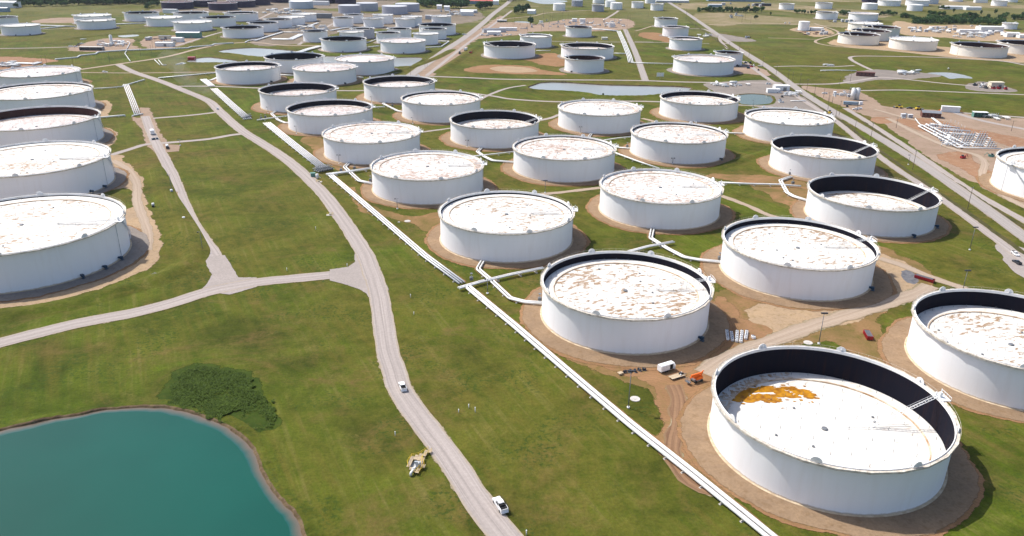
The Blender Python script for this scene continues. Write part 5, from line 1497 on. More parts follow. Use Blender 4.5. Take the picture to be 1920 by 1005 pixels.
shed(1838, 5, 36, 12, 7, .0, 'whitewall', 'bluegrey', "blue and white hut left of the stair-marked tank at the top right", .05)
shed(1260, 4.5, 90, 16, 5, .0, 'greywall', 'roofwhite', "flat grey long building right of the highway's far end", .05)

# trailer-like boxes with wheels
wheel_me = MB().cyl((0, -.16, .42), (0, .16, .42), .42, n=16).build('wheel', MT['black'], mesh_only=True)
def box_trailer(px, py, rz, L_, W_, H_, mat, label, roof=None, z0=.75, door=None, cat='trailer', group=None, wheels=2):
    root = empty('box_trailer'); place(root, px, py, rz, label, cat, group)
    mb = MB()
    r = .22
    prof = [(-W_ / 2, z0), (W_ / 2, z0), (W_ / 2, z0 + H_ - r), (W_ / 2 - r, z0 + H_), (-W_ / 2 + r, z0 + H_), (-W_ / 2, z0 + H_ - r)]
    k = len(prof)
    vs = [(-L_ / 2, a, b) for a, b in prof] + [(L_ / 2, a, b) for a, b in prof]
    mb.add(vs, [tuple(reversed(range(k))), tuple(range(k, 2 * k))] + [(i, (i + 1) % k, k + (i + 1) % k, k + i) for i in range(k)])
    mb.build('body', MT[mat], root)
    mb = MB(); mb.box((0, 0, z0 - .1), (L_ - .2, W_ * .6, .16)); mb.cyl((L_ / 2, 0, z0 - .1), (L_ / 2 + 1.2, 0, z0 - .15), .08, n=6); mb.cyl((L_ / 2 + 1.1, 0, 0), (L_ / 2 + 1.1, 0, z0), .06, n=6)
    mb.build('chassis', MT['steel'], root)
    if wheels:
        for s_ in (-1, 1):
            for q in range(wheels): link('wheel', wheel_me, root, (-.5 + q * 1.0 - L_ * .08, s_ * (W_ / 2 - .14), 0))
    if door is not None:
        mb = MB(); mb.box((door, -W_ / 2 - .02, z0 + H_ * .48), (1.5, .08, H_ * .84)); mb.build('open_doorway', MT['black'], root)
        mb = MB(); mb.box((door + 1.2, -W_ / 2 - .45, z0 + H_ * .48), (.1, .9, H_ * .84)); mb.build('door', MT[mat], root)
        mb = MB()
        for i in range(3): mb.box((-L_ / 2 + 1.2 + i * 1.4, -W_ / 2 - .015, z0 + H_ * .7), (.3, .04, .2))
        mb.build('vent', MT['steel'], root)
    return root
box_trailer(1248, 695, heading((1238, 700), (1264, 692)), 6.8, 2.5, 2.6, 'carwhite', "white enclosed trailer with an open dark side door on the brown soil", door=1.8)
box_trailer(1595, 197, heading((1583, 196), (1609, 197.5)), 15, 3, 3, 'bluegrey', "long blue-grey trailer below the twin white silos", wheels=3)
box_trailer(1613, 196, 0.1, 3.6, 3, 3, 'carwhite', "short white box standing right of the blue-grey trailer", wheels=0, z0=.1)
box_trailer(286, 252, heading((292, 262), (281, 240)), 6.5, 3.0, 3.4, 'carwhite', "white box unit standing on the lane above the crossroads", wheels=2)
r_ = empty('equipment_skid'); place(r_, 291, 262, heading((283, 262), (299, 260)), "low dark equipment skid just below the white box unit", 'equipment')
mb = MB(); mb.box((0, 0, .25), (7, 2.4, .3)); mb.build('frame', MT['steel'], r_)
mb = MB(); mb.cyl((-2.6, 0, 1), (.2, 0, 1), .7, n=12); mb.box((1.6, 0, .95), (1.6, 1.4, 1.1)); mb.build('engine', MT['darkblue'], r_)

def flatbed(px, py, rz, label):
    root = empty('flatbed_trailer'); place(root, px, py, rz, label, 'trailer')
    pm = MB(); pm.box((0, 0, .86), (.27, 2.5, .06)); pme = pm.build('deck_plank', MT['wood'], mesh_only=True)
    for i in range(22): link('deck_plank', pme, root, (-3.2 + i * .3, 0, 0))
    mb = MB(); mb.box((0, 0, .75), (6.6, .16, .14)); mb.box((0, 1.27, .8), (6.7, .08, .2)); mb.box((0, -1.27, .8), (6.7, .08, .2)); mb.cyl((3.3, .5, .7), (4.9, 0, .6), .07, n=6); mb.cyl((3.3, -.5, .7), (4.9, 0, .6), .07, n=6)
    mb.build('frame', MT['steel'], root)
    for s_ in (-1, 1):
        for q in range(2): link('wheel', wheel_me, root, (-.7 + q * 1.0, s_ * .98, 0))
    return root
fb = flatbed(1269, 708, heading((1259, 712), (1288, 703)), "low flatbed trailer with plank deck beside the white enclosed trailer")
r_ = empty('tool_load', fb.location + Vector((0, 0, .89)), fb.rotation_euler.z); tag(r_, "dark heap of tools and cans on the far end of the plank trailer", 'tools')
mb = MB(); mb.box((2.0, .3, .35), (1.2, .9, .7), .2); mb.cyl((2.9, -.2, 0), (2.9, -.2, .6), .3, n=12); mb.build('toolbox', MT['cardark'], r_)
mb = MB(); mb.box((2.6, .6, .3), (.7, .5, .6), .5); mb.cyl((1.4, -.5, 0), (1.4, -.5, .5), .25, n=10); mb.build('can', MT['sackwhite'], r_)

# boom lift
bl = empty('boom_lift'); place(bl, 1306, 715, heading((1290, 717), (1318, 708)), "orange boom lift with folded arm and basket on the brown soil", 'boom lift')
mb = MB(); mb.box((0, 0, .85), (3.2, 2.0, .5)); mb.build('chassis', MT['steel'], bl)
for sx in (-1.2, 1.2):
    for sy in (-.95, .95): link('wheel', wheel_me, bl, (sx, sy, .05)).scale = (1.2, 1.2, 1.2)
mb = MB(); mb.box((.4, .55, 1.55), (2.6, .8, .9)); mb.box((.4, -.55, 1.5), (2.6, .8, .8)); mb.cyl((0, 0, 1.0), (0, 0, 1.4), .8, n=16); mb.build('turntable', MT['orange'], bl)
mb = MB()
mb.cyl((1.9, 0, 1.6), (1.5, 0, 3.0), .26, n=6); mb.box((-.2, 0, 2.75), (4.8, .42, .5)); mb.box((-1.0, 0, 2.15), (4.0, .34, .4)); mb.cyl((1.7, 0, 2.9), (2.6, 0, 3.4), .2, n=6)
mb.build('arm', MT['orange'], bl)
mb = MB()
for z_ in (1.0, 1.5, 2.0):
    for (x0, y0, x1, y1) in ((-4.3, -.9, -3.3, -.9), (-4.3, .9, -3.3, .9), (-4.3, -.9, -4.3, .9), (-3.3, -.9, -3.3, .9)): mb.cyl((x0, y0, z_), (x1, y1, z_), .05, n=4)
for x_ in (-4.3, -3.3):
    for y_ in (-.9, 0, .9): mb.cyl((x_, y_, .9), (x_, y_, 2), .05, n=4)
mb.box((-3.8, 0, .9), (1.05, 1.85, .08)); mb.build('basket', MT['steel'], bl)
bl.scale = (1.2, 1.2, 1.2)

# portable pumps in a row
pump = empty('portable_pump')
mb = MB(); mb.box((0, 0, .2), (1.7, 1.1, .14)); mb.cyl((.2, -.55, .22), (.2, .55, .22), .3, n=10); mb.build('skid', MT['steel'], pump)
mb = MB(); mb.cyl((-.6, 0, .7), (.2, 0, .7), .42, n=12); mb.box((.5, 0, .75), (.7, .7, .8)); mb.cyl((-.5, 0, .7), (-.5, 0, 1.35), .13, n=6); mb.build('motor', MT['cardark'], pump)
for i, (px, py) in enumerate(((1171, 699), (1181, 698), (1191, 697.5), (1199, 695.5), (1208, 694.5))):
    o = pump if i == 0 else copy_tree(pump)
    place(o, px, py, .4 + i * .7, "dark portable pump, %s of five in a row left of the white trailer" % ('first', 'second', 'third', 'fourth', 'last')[i], 'pump', 'portable pumps in a row on the brown soil')
shed(1163, 702, 1.3, .9, .7, .5, 'wood', 'wood', "small tan crate at the left end of the row of dark pumps", .01, cat='crate', name='crate')

# bulk bags
bag = empty('bulk_bag')
mb = MB()
for (z0_, z1_, a, b) in ((0, .12, .42, .54), (.12, .85, .54, .56), (.85, 1.05, .56, .40)):
    n = 10; b0 = len(mb.v)
    for z_, r_0 in ((z0_, a), (z1_, b)):
        for i in range(n):
            an = 2 * PI * i / n + .314; q = r_0 / max(abs(math.cos(an)), abs(math.sin(an))) ** .75
            mb.v.append((q * math.cos(an), q * math.sin(an), z_))
    for i in range(n): mb.face([b0 + i, b0 + (i + 1) % n, b0 + n + (i + 1) % n, b0 + n + i], 0, True)
    if z1_ > 1: mb.face([b0 + n + i for i in range(n)])
mb.build('sack', MT['sackwhite'], bag)
mb = MB(); mb.cyl((0, 0, 1.05), (0, 0, 1.18), .2, n=8)
for sx in (-.4, .4):
    for sy in (-.4, .4): mb.cyl((sx, sy, .95), (sx * .7, sy * .7, 1.3), .05, n=4)
mb.build('lifting_loops', MT['darkblue'], bag)
k = 0
for (x0, y0, x1, y1, n) in ((1362.5, 623, 1364.5, 637, 6), (1371, 626, 1373, 639, 5), (1382, 624, 1381, 641, 6), (1391, 624, 1389, 642, 6), (1400, 624, 1398, 636, 5), (1411, 633.5, 1411, 633.5, 1), (1413.5, 635, 1413.5, 635, 1)):
    for i in range(n):
        o = bag if k == 0 else copy_tree(bag); f = i / max(1, n - 1)
        place(o, x0 + (x1 - x0) * f, y0 + (y1 - y0) * f, rnd.uniform(-.2, .2), "white bulk bag with blue loops in the rows by the dirt track", 'bulk bag', 'white bulk bags in rows by the dirt track')
        o.scale = (1.25, 1.25, 1.2)
        k += 1

def container(px, py, rz, L_, W_, H_, label, grid=True):
    root = empty('open_container'); place(root, px, py, rz, label, 'container')
    mb = MB()
    for s_ in (-1, 1):
        mb.box((0, s_ * (W_ / 2 - .08), H_ / 2 + .25), (L_, .12, H_))
        mb.box((s_ * (L_ / 2 - .08), 0, H_ / 2 + .25), (.12, W_ - .3, H_))
        for i in range(int(L_ / 1.0)): mb.box((-L_ / 2 + .5 + i, s_ * (W_ / 2 + .04), H_ / 2 + .25), (.12, .1, H_))
    mb.box((0, 0, .3), (L_ - .3, W_ - .4, .1)); mb.build('body', MT['carred'], root)
    mb = MB()
    if grid:
        sm_ = MB(); sm_.box((0, 0, H_ + .27), (.34, W_ - .3, .06)); me = sm_.build('cover_slat', MT['steel'], mesh_only=True)
        for i in range(int((L_ - .6) / .5)): link('cover_slat', me, root, (-L_ / 2 + .55 + i * .5, 0, 0))
    mb.box((0, -.7, .14), (L_, .2, .2)); mb.box((0, .7, .14), (L_, .2, .2)); mb.build('runner', MT['black'], root)
    return root
container(1627, 632, heading((1632, 640), (1620, 620)), 6.8, 2.6, 1.7, "red open container with grey slatted cover, alone on the grass below the dirt track")
container(1733, 525, heading((1716, 520), (1750, 530)), 9.5, 2.4, 1.5, "long narrow red container with grey top at the dirt track fork")
area('dark_puddle', [(1690, 508), (1700, 506), (1716, 514), (1724, 526), (1712, 533), (1700, 530), (1692, 520)], .07, MT['tarp'], .8, 2, fade=0)

# torn tarp heap on the verge
mb = MB(); n = 14; vs = []
for j in range(n):
    for i in range(n):
        u, v = i / (n - 1) * 2 - 1, j / (n - 1) * 2 - 1
        hgt = max(0, 1 - u * u - v * v) * 1.1 * (.6 + .8 * abs(mnoise.noise(Vector((u * 3, v * 3, 2)))))
        vs.append((u * 5.5 * (1 + .3 * mnoise.noise(Vector((v * 2, 1, u)))), v * 3.2 * (1 + .3 * mnoise.noise(Vector((u * 2, 4, v)))), hgt + .05))
mb.add(vs, [(j * n + i, j * n + i + 1, (j + 1) * n + i + 1, (j + 1) * n + i) for j in range(n - 1) for i in range(n - 1)])
place(mb.build('tarp_heap', MT['tarp']), 309, 513, .3, "crumpled grey tarp heap on the green bank below the large left tank", 'tarp')

# ------------------------------------------------------------------ vehicles
def pickup(px, py, rz, mat, label, load=True, group=None, s=1.0, cap=False):
    root = empty('pickup_truck'); place(root, px, py, rz, label, 'pickup truck', group)
    mb = MB(); L_, W_ = 5.9, 2.0
    # lower body with open bed: side profile swept across
    prof = [(-2.95, .5), (2.9, .5), (2.95, .95), (2.75, 1.12), (1.25, 1.22), (-.95, 1.22), (-.95, 1.22), (-2.9, 1.22)]
    k = len(prof)
    vs = [(a, -W_ / 2, b) for a, b in prof] + [(a, W_ / 2, b) for a, b in prof]
    mb.add(vs, [tuple(range(k)), tuple(reversed(range(k, 2 * k)))] + [(i, k + i, k + (i + 1) % k, (i + 1) % k) for i in range(k)])
    for s_ in (-1, 1): mb.box((-1.95, s_ * .95, 1.42), (1.95, .1, .4))
    mb.box((-2.9, 0, 1.42), (.1, 1.8, .4)); mb.box((-3.02, 0, .6), (.16, 1.9, .22)); mb.box((3.02, 0, .62), (.16, 1.95, .26))
    mb.build('body', MT[mat], root)
    mb = MB()
    b0 = mb.add([(-.95, -.94, 1.2), (1.3, -.94, 1.2), (1.3, .94, 1.2), (-.95, .94, 1.2), (-.8, -.78, 1.9), (.55, -.78, 1.9), (.55, .78, 1.9), (-.8, .78, 1.9)], [(4, 5, 6, 7), (0, 1, 5, 4), (1, 2, 6, 5), (2, 3, 7, 6), (3, 0, 4, 7)])
    mb.build('cab', MT[mat], root)
    for nm, q in (('windscreen', [(1.26, -.82, 1.26), (1.26, .82, 1.26), (.62, .70, 1.84), (.62, -.70, 1.84)]), ('rear_window', [(-.95, .8, 1.28), (-.95, -.8, 1.28), (-.82, -.68, 1.82), (-.82, .68, 1.82)])):
        mb = MB(); d = Vector((.03, 0, .02)) if nm == 'windscreen' else Vector((-.03, 0, 0))
        mb.add([Vector(v) + d for v in q], [(0, 1, 2, 3)]); mb.build(nm, MT['glass'], root)
    for s_ in (-1, 1):
        mb = MB(); mb.add([(-.72, s_ * .955, 1.3), (1.0, s_ * .955, 1.3), (.52, s_ * .82, 1.82), (-.68, s_ * .82, 1.82)], [(0, 1, 2, 3) if s_ < 0 else (3, 2, 1, 0)])
        mb.build('side_window', MT['glass'], root)
        for x_ in (-1.85, 1.95): link('wheel', wheel_me, root, (x_, s_ * .88, 0))
        mb = MB(); mb.box((2.97, s_ * .75, .88), (.08, .36, .2)); mb.build('headlight', MT['pipegrey'], root)
    mb = MB(); mb.box((-1.93, 0, 1.24), (1.88, 1.8, .04)); mb.build('bed_floor', MT['black'], root)
    if load:
        mb = MB(); mb.box((-1.3, 0, 1.5), (.45, 1.7, .5)); mb.box((-2.3, .4, 1.45), (.7, .6, .4), .3); mb.cyl((-2.5, -.4, 1.26), (-2.5, -.4, 1.75), .25, n=10)
        mb.box((-2.0, -.5, 1.4), (.6, .5, .3), .2)
        mb.build('bed_load', MT['black'], root)
    if cap:
        mb = MB(); mb.box((-1.95, 0, 1.6), (2.0, 1.85, .6)); mb.build('bed_cover', MT[mat], root)
    root.scale = (s, s, s)
    return root
p1_ = pickup(755, 728, heading((764, 756), (748, 712)), 'carwhite', "white pickup truck driving up the main gravel road, upper one of two", s=1.08)
p2_ = pickup(938, 951, heading((958, 985), (920, 925)), 'carwhite', "white work pickup with loaded black bed, lower one of two on the main road", s=1.22)
mb = MB()
for x_ in (-2.9, -1.1):
    for s_ in (-.9, .9): mb.cyl((x_, s_, 1.5), (x_, s_, 2.3), .06, n=4)
for s_ in (-.9, .9): mb.cyl((-2.9, s_, 2.3), (1.2, s_, 2.3), .06, n=4)
mb.cyl((-2.9, -.9, 2.3), (-2.9, .9, 2.3), .06, n=4); mb.cyl((-1.1, -.9, 2.3), (-1.1, .9, 2.3), .06, n=4)
mb.build('ladder_rack', MT['black'], p2_)
pickup(1903, 478, heading((1890, 468), (1915, 486)), 'carwhite', "white pickup with black trim parked beside the highway at the right edge")
pickup(408, 205, heading((405, 212), (400, 196)), 'carwhite', "small white pickup on the main road above the crossroads", False)
pickup(197, 136, 0.0, 'carwhite', "light car on the thin track right of the farthest left tank", False, cap=True)
pickup(1906, 494, heading((1912, 500), (1896, 490)), 'cardark', "dark pickup behind the white one at the right edge", False)
pickup(1546, 176, 3.0, 'carwhite', "white pickup on bare soil left of the twin white silos", False)
pickup(1604, 206, 2.9, 'carwhite', "white pickup, left one of two parked below the blue-grey trailer", False)
pickup(1610, 204.5, 2.9, 'carwhite', "white van-like pickup, right one of two parked below the blue-grey trailer", False, cap=True)
pickup(1588, 200, 1.2, 'cardark', "dark pickup parked at the left end of the blue-grey trailer", False)
pickup(1461, 174.5, 2.8, 'carwhite', "white pickup beside the low white cabin in the gravel yard", False)
pickup(1466, 182, 1.4, 'cardark', "dark pickup in the gravel yard behind the tank with white stained roof", False)
pickup(1705, 204, 2.9, 'cardark', "dark pickup between the two yellow loaders", True)
pickup(1698, 215.5, .3, 'cardark', "black pickup below the two yellow loaders", False)
pickup(1425, 124.5, 2.4, 'carwhite', "white pickup at the highway side of the small dark-topped tank", False)
pickup(1422, 132, 1.2, 'cardark', "dark truck with white load at the rear yard of the big brim-full tank", True)
pickup(1900, 35, 0, 'carwhite', "white car near the low tank by the wooded strip", False)
for i, (px, py) in enumerate(((133, 87.5), (142, 88.5), (146, 86), (149, 83.5), (154, 82.5))):
    pickup(px, py, .2 * i, ('carwhite', 'carwhite', 'cardark', 'cardark', 'carwhite')[i], "parked pickup at the left pump yard, %s from the left" % ('first', 'second', 'third', 'fourth', 'fifth')[i], False, 'pickups parked at the left pump yard')
for i, (px, py) in enumerate(((871, 65.5), (905, 66.5), (913, 67), (929, 67.2), (934, 66.8), (940, 67))):
    pickup(px, py, .3 * i, ('carwhite', 'carwhite', 'carwhite', 'cardark', 'carwhite', 'carwhite')[i], "vehicle parked before the white domed shed, %s from the left" % ('first', 'second', 'third', 'fourth', 'fifth', 'sixth')[i], False, 'vehicles parked before the domed shed', 1.3)
for i, (px, py) in enumerate(((1790, 50), (1822, 49.5), (1838, 49), (1758, 51), (1480, 44), (1472, 44))):
    pickup(px, py, .3 * i, 'carwhite', "white vehicle in the far right works, %s one" % ('by the strip of trees', 'at the tree gap', 'near the tall hall', 'left end', 'on the far track', 'beside the dark pipes'[:24])[i], False, 'vehicles in the far right works', 1.3)

# white truck with dark box on the slab at the crossroads
area('concrete_slab', [(309, 271), (338, 272), (336, 284), (311, 286)], .17, MT['paledirt'], .2, 2, smooth=False, fade=0)
tr = empty('tank_truck'); place(tr, 314, 278, heading((316, 285), (312, 268)), "white tank truck with dark rear standing on the slab at the crossroads", 'truck')
mb = MB(); mb.cyl((-2.2, 0, 1.9), (2.2, 0, 1.9), .95, n=16); mb.build('tank_body', MT['carwhite'], tr)
mb = MB(); mb.box((-3.2, 0, 1.5), (1.6, 2.2, 1.8)); mb.build('pump_box', MT['cardark'], tr)
mb = MB(); mb.box((3.4, 0, 1.6), (1.7, 2.2, 2.0), taper=(.8, .92)); mb.build('cab', MT['carwhite'], tr)
mb = MB(); mb.box((0, 0, .7), (8, 1.0, .25)); mb.build('chassis', MT['steel'], tr)
for x_ in (-3.2, -2.1, 3.3):
    for s_ in (-1, 1): link('wheel', wheel_me, tr, (x_, s_ * .95, 0))

def loader(px, py, rz, label):
    root = empty('wheel_loader'); place(root, px, py, rz, label, 'loader')
    mb = MB(); mb.box((-1.2, 0, 1.5), (3.0, 2.0, 1.4)); mb.box((1.8, 0, 1.2), (2.0, 1.4, .8)); mb.build('body', MT['yellow'], root)
    mb = MB(); mb.box((.1, 0, 2.7), (1.6, 1.6, 1.5)); mb.build('cab', MT['cardark'], root)
    mb = MB(); mb.cyl((1.6, .7, 1.8), (4.0, .7, .9), .18, n=6); mb.cyl((1.6, -.7, 1.8), (4.0, -.7, .9), .18, n=6); mb.build('arm', MT['yellow'], root)
    mb = MB(); mb.box((4.4, 0, .7), (1.0, 2.8, 1.0), taper=(1.3, 1)); mb.build('bucket', MT['steel'], root)
    for x_ in (-1.7, 1.8):
        for s_ in (-1, 1):
            o = link('wheel', wheel_me, root, (x_, s_ * 1.1, 0)); o.scale = (1.9, 1.9, 1.9)
    root.scale = (1.15, 1.15, 1.15)
    return root
loader(1686, 203, 2.4, "yellow wheel loader, left one, on the pale soil above the pipe manifold")
loader(1721, 206, .3, "yellow wheel loader, right one, on the pale soil above the pipe manifold")
loader(1555, 214, 1.0, "brown-yellow machine behind the white stained-roof tank at the highway")
# machines by the tank ladder and red machinery far right
def machine(px, py, rz, mat, label, s=1.0):
    root = empty('work_machine'); place(root, px, py, rz, label, 'machine')
    mb = MB(); mb.box((0, 0, 1.2), (4.2, 2, 1.3)); mb.cyl((-1.5, -.9, .45), (1.5, -.9, .45), .45, n=10); mb.cyl((-1.5, .9, .45), (1.5, .9, .45), .45, n=10); mb.build('body', MT[mat], root)
    mb = MB(); mb.cyl((1.5, 0, 1.8), (3.6, 0, 3.2), .25, n=6); mb.cyl((3.6, 0, 3.2), (5.2, 0, .8), .2, n=6); mb.build('arm', MT[mat], root)
    mb = MB(); mb.box((-.4, .2, 2.3), (1.4, 1.3, 1.1)); mb.build('cab', MT['glass'], root)
    root.scale = (s, s, s); return root
machine(1805, 297, .3, 'carred', "red machine on the graded soil left of the tank cut by the right edge")
machine(1858, 294, 2.9, 'greenwall', "green machine beside the tank cut by the right edge")
for i, (px, py, mt_) in enumerate(((1398, 119, 'darkblue'), (1407, 119, 'cardark'), (1409, 126, 'carred'), (1403, 128.5, 'darkblue'), (1413, 124, 'carwhite'), (1383, 125, 'cardark'))):
    machine(px, py, i * 1.1, mt_, "%s machine in the crowded corner behind the big brim-full tank, %s" % ({'darkblue': 'blue', 'cardark': 'black', 'carred': 'red', 'carwhite': 'white'}[mt_], ('rear left', 'rear right', 'front middle', 'front left', 'by the road', 'against the tank')[i]))
for i, (px, py, mt_) in enumerate(((1828, 161, 'cardark'), (1838, 164, 'carwhite'), (1848, 166, 'cardark'), (1862, 167, 'carred'), (1873, 167, 'carred'), (1885, 168, 'carred'), (1843, 160, 'whitewall'))):
    machine(px, py, i * .9, mt_, "%s machine by the tan box building, number %s from the left" % ({'cardark': 'dark', 'carwhite': 'white', 'carred': 'red', 'whitewall': 'pale'}[mt_], ('one', 'two', 'four', 'five', 'six', 'seven', 'three')[i]), 1.2)
machine(882, 100.5, 1.0, 'carred', "small red machine on the dirt beside the diagonal road, lower left one", 1.2)
machine(862, 101, 1.5, 'cardark', "dark machine with raised arm on the dirt beside the diagonal road", 1.3)
box_trailer(873, 95, 1.2, 7, 3, 3, 'carwhite', "white truck box on the grass edge beside the diagonal road", z0=1.2)

# twin silos
sl = empty('twin_silos'); place(sl, 1602, 187, 0, "twin tall white vertical tanks by the highway yard", 'silo')
for s_ in (-1, 1):
    mb = MB(); mb.cyl((s_ * 2.5, s_ * .6, 0), (s_ * 2.5, s_ * .6, 12.5), 2.4, n=28); mb.cyl((s_ * 2.5, s_ * .6, 12.5), (s_ * 2.5, s_ * .6, 13.0), 2.4, .4, n=28)
    mb.build('silo', MT['pipe'], sl)
mb = MB()
for k in range(16): mb.box((-5.6 - k * .02, 1.5, .6 + k * .8), (.8, .8, .08))
for a_ in (-.4, .4): mb.cyl((-5.6 + a_, 1.5, 0), (-5.6 + a_, 1.5, 13.4), .09, n=4)
mb.cyl((-9, 1.5, 0), (-5.6, 1.5, 12.6), .14, n=5); mb.box((-4.4, 1.5, 12.7), (2.6, 1.2, .12)); mb.build('ladder', MT['steel'], sl)

# ---- small process equipment, seven kinds
tmpl = {}
def tm(kind):
    if kind in tmpl: return tmpl[kind]
    a, b, c = MB(), MB(), MB()
    if kind == 'horizontal_vessel':
        a.cyl((-4, 0, 2.2), (4, 0, 2.2), 1.35, n=14); a.cyl((-4.6, 0, 2.2), (-4, 0, 2.2), .6, 1.35, n=14); a.cyl((4, 0, 2.2), (4.6, 0, 2.2), 1.35, .6, n=14)
        b.box((-2.5, 0, .5), (.5, 2, 1)); b.box((2.5, 0, .5), (.5, 2, 1)); parts = (('vessel', a, 'pipe'), ('saddle', b, 'concrete'))
    elif kind == 'pump_skid':
        a.cyl((-2, 0, 1), (0, 0, 1), .7, n=10); a.box((1.6, 0, 1), (2, 1.5, 1.4)); a.cyl((-1, 0, 1), (-1, 0, 2.6), .3, n=6)
        b.box((0, 0, .18), (6, 2.4, .36)); parts = (('pump', a, 'pipegrey'), ('base', b, 'concrete'))
    elif kind == 'pipe_loop':
        for i in range(4):
            y = i * 1.5 - 2.2
            tube(a, [Vector((-4, y, 0)), Vector((-4, y, 2.4)), Vector((4, y, 2.4)), Vector((4, y, 0))], .34, 6)
        b.box((0, 0, 1.9), (.3, 6, .3)); b.box((0, -2.9, .9), (.3, .3, 1.8)); b.box((0, 2.9, .9), (.3, .3, 1.8)); parts = (('pipe', a, 'pipe'), ('stand', b, 'steel'))
    elif kind == 'valve_row':
        for i in range(5): valve_body(a, i * 1.9 - 3.8, 0, 1.1, 1.1)
        b.cyl((-5, 0, 1.1), (5, 0, 1.1), .4, n=8); parts = (('valves', a, 'pipegrey'), ('header', b, 'pipe'))
    elif kind == 'equipment_cabinet':
        a.box((0, 0, 1.6), (4.5, 2.8, 3.0)); b.box((0, 0, 3.2), (5, 3.3, .2)); parts = (('body', a, 'greywall'), ('roof', b, 'roofwhite'))
    elif kind == 'transformer':
        a.box((0, 0, 1.6), (2.6, 2, 2.4)); 
        for i in range(6): a.box((-1.1 + i * .44, 1.25, 1.5), (.16, .6, 1.8))
        for i in range(3): b.cyl((-.8 + i * .8, 0, 2.8), (-.8 + i * .8, 0, 4.2), .14, n=6)
        parts = (('casing', a, 'pipegrey'), ('bushings', b, 'brownwall'))
    else:                                             # scrap
        for i in range(7): a.box((rnd.uniform(-3, 3), rnd.uniform(-2, 2), .5), (rnd.uniform(.6, 3), rnd.uniform(.5, 1.2), rnd.uniform(.4, 1.3)), rnd.uniform(0, 3))
        for i in range(4): b.cyl((rnd.uniform(-3, 3), rnd.uniform(-2, 2), .35), (rnd.uniform(-3, 3), rnd.uniform(-2, 2), .4), .3, n=6)
        parts = (('crates', a, 'brownwall'), ('tubes', b, 'steel'))
    root = empty(kind)
    for nm, m_, mt in parts: m_.build(nm, MT[mt], root)
    tmpl[kind] = [root, False]
    return tmpl[kind]
def equip(kind, px, py, rz, label, cat, group, s=1.0):
    t_ = tm(kind)
    o = t_[0] if not t_[1] else copy_tree(t_[0])
    t_[1] = True
    place(o, px, py, rz, label, cat, group); o.scale = (s, s, s)
    return o
CATS = {'horizontal_vessel': ('white horizontal vessel on saddles', 'vessel'), 'pump_skid': ('grey pump on a skid', 'pump'), 'pipe_loop': ('set of white looped pipes', 'pipes'), 'valve_row': ('row of grey valves', 'valves'), 'equipment_cabinet': ('grey equipment cabinet with white roof', 'cabinet'), 'transformer': ('grey transformer with cooling fins', 'transformer'), 'scrap_pile': ('pile of brown scrap and tubes', 'scrap')}
ORD = ('first', 'second', 'third', 'fourth', 'fifth', 'sixth', 'seventh', 'eighth', 'ninth', 'tenth', 'eleventh', 'twelfth')
def yard(x0, y0, x1, y1, n, seed, kinds, where, s=1.0, skew=0.0):
    r2 = random.Random(seed)
    items = []
    for i in range(n):
        k = kinds[i % len(kinds)]
        px = r2.uniform(x0, x1); py = r2.uniform(y0, y1) + skew * (px - x0) / max(1, x1 - x0)
        items.append((k, px, py))
    seen = {}
    for k, px, py in sorted(items, key=lambda t: t[1]):
        j = seen.get(k, 0); seen[k] = j + 1
        lab, cat = CATS[k]
        tot = sum(1 for t in items if t[0] == k)
        lb = "%s %s" % (lab, where)
        if 1 < tot <= 12: lb += ", %s from left" % ORD[j]
        equip(k, px, py, r2.choice((0, 0, PI / 2)) + r2.uniform(-.1, .1), lb, cat, '%s, several %s' % (lab, where), s * r2.uniform(.8, 1.25))
ALLK = ['horizontal_vessel', 'pump_skid', 'pipe_loop', 'valve_row', 'equipment_cabinet', 'transformer']
yard(1010, 39, 1170, 52, 60, 1, ['pump_skid', 'transformer', 'valve_row', 'pipe_loop', 'transformer', 'pump_skid', 'horizontal_vessel'], 'in the crowded pump yard', 1.0)
yard(825, 22, 868, 29, 30, 2, ['pump_skid', 'transformer', 'valve_row', 'pipe_loop'], 'in the round pump yard', 1.2)
yard(495, 19, 560, 27, 34, 3, ['pipe_loop', 'valve_row', 'pump_skid', 'horizontal_vessel'], 'in the far pipe yard', 1.3)
yard(545, 50, 618, 57, 26, 4, ['valve_row', 'pump_skid', 'pipe_loop'], 'in the grey pipe court', 1.2)
yard(0, 118, 32, 126, 20, 5, ['valve_row', 'pipe_loop', 'pump_skid'], 'on the left reddish plot', 1.1)
yard(185, 76, 235, 89, 20, 6, ['pipe_loop', 'pump_skid', 'valve_row', 'horizontal_vessel'], 'in the left pump yard', 1.1)
yard(275, 72, 330, 80, 10, 7, ['scrap_pile', 'equipment_cabinet', 'pump_skid'], 'in the building yard', 1.2)
yard(1335, 157, 1440, 163, 16, 8, ['pipe_loop', 'valve_row', 'horizontal_vessel', 'pump_skid'], 'in the gravel yard by the pond', .9)
yard(1472, 174, 1500, 181, 10, 9, ['pipe_loop', 'valve_row', 'pump_skid'], 'in the highway yard', .9)
yard(1452, 190, 1468, 193, 4, 10, ['pump_skid', 'transformer'], 'behind the stained-roof tank', 1.0)
yard(1562, 174, 1592, 182, 9, 11, ['pump_skid', 'valve_row', 'equipment_cabinet'], 'left of the silos', .9)
yard(1688, 134, 1728, 141, 12, 12, ['pipe_loop', 'valve_row', 'horizontal_vessel'], 'at the end of the loop road', 1.0)
yard(1500, 59, 1558, 66, 16, 13, ['scrap_pile', 'equipment_cabinet', 'scrap_pile'], 'around the slim tall tank', 1.2)
yard(1700, 53, 1790, 62, 34, 14, ['equipment_cabinet', 'pipe_loop', 'pump_skid', 'horizontal_vessel', 'transformer'], 'left in the far right works', 1.3)
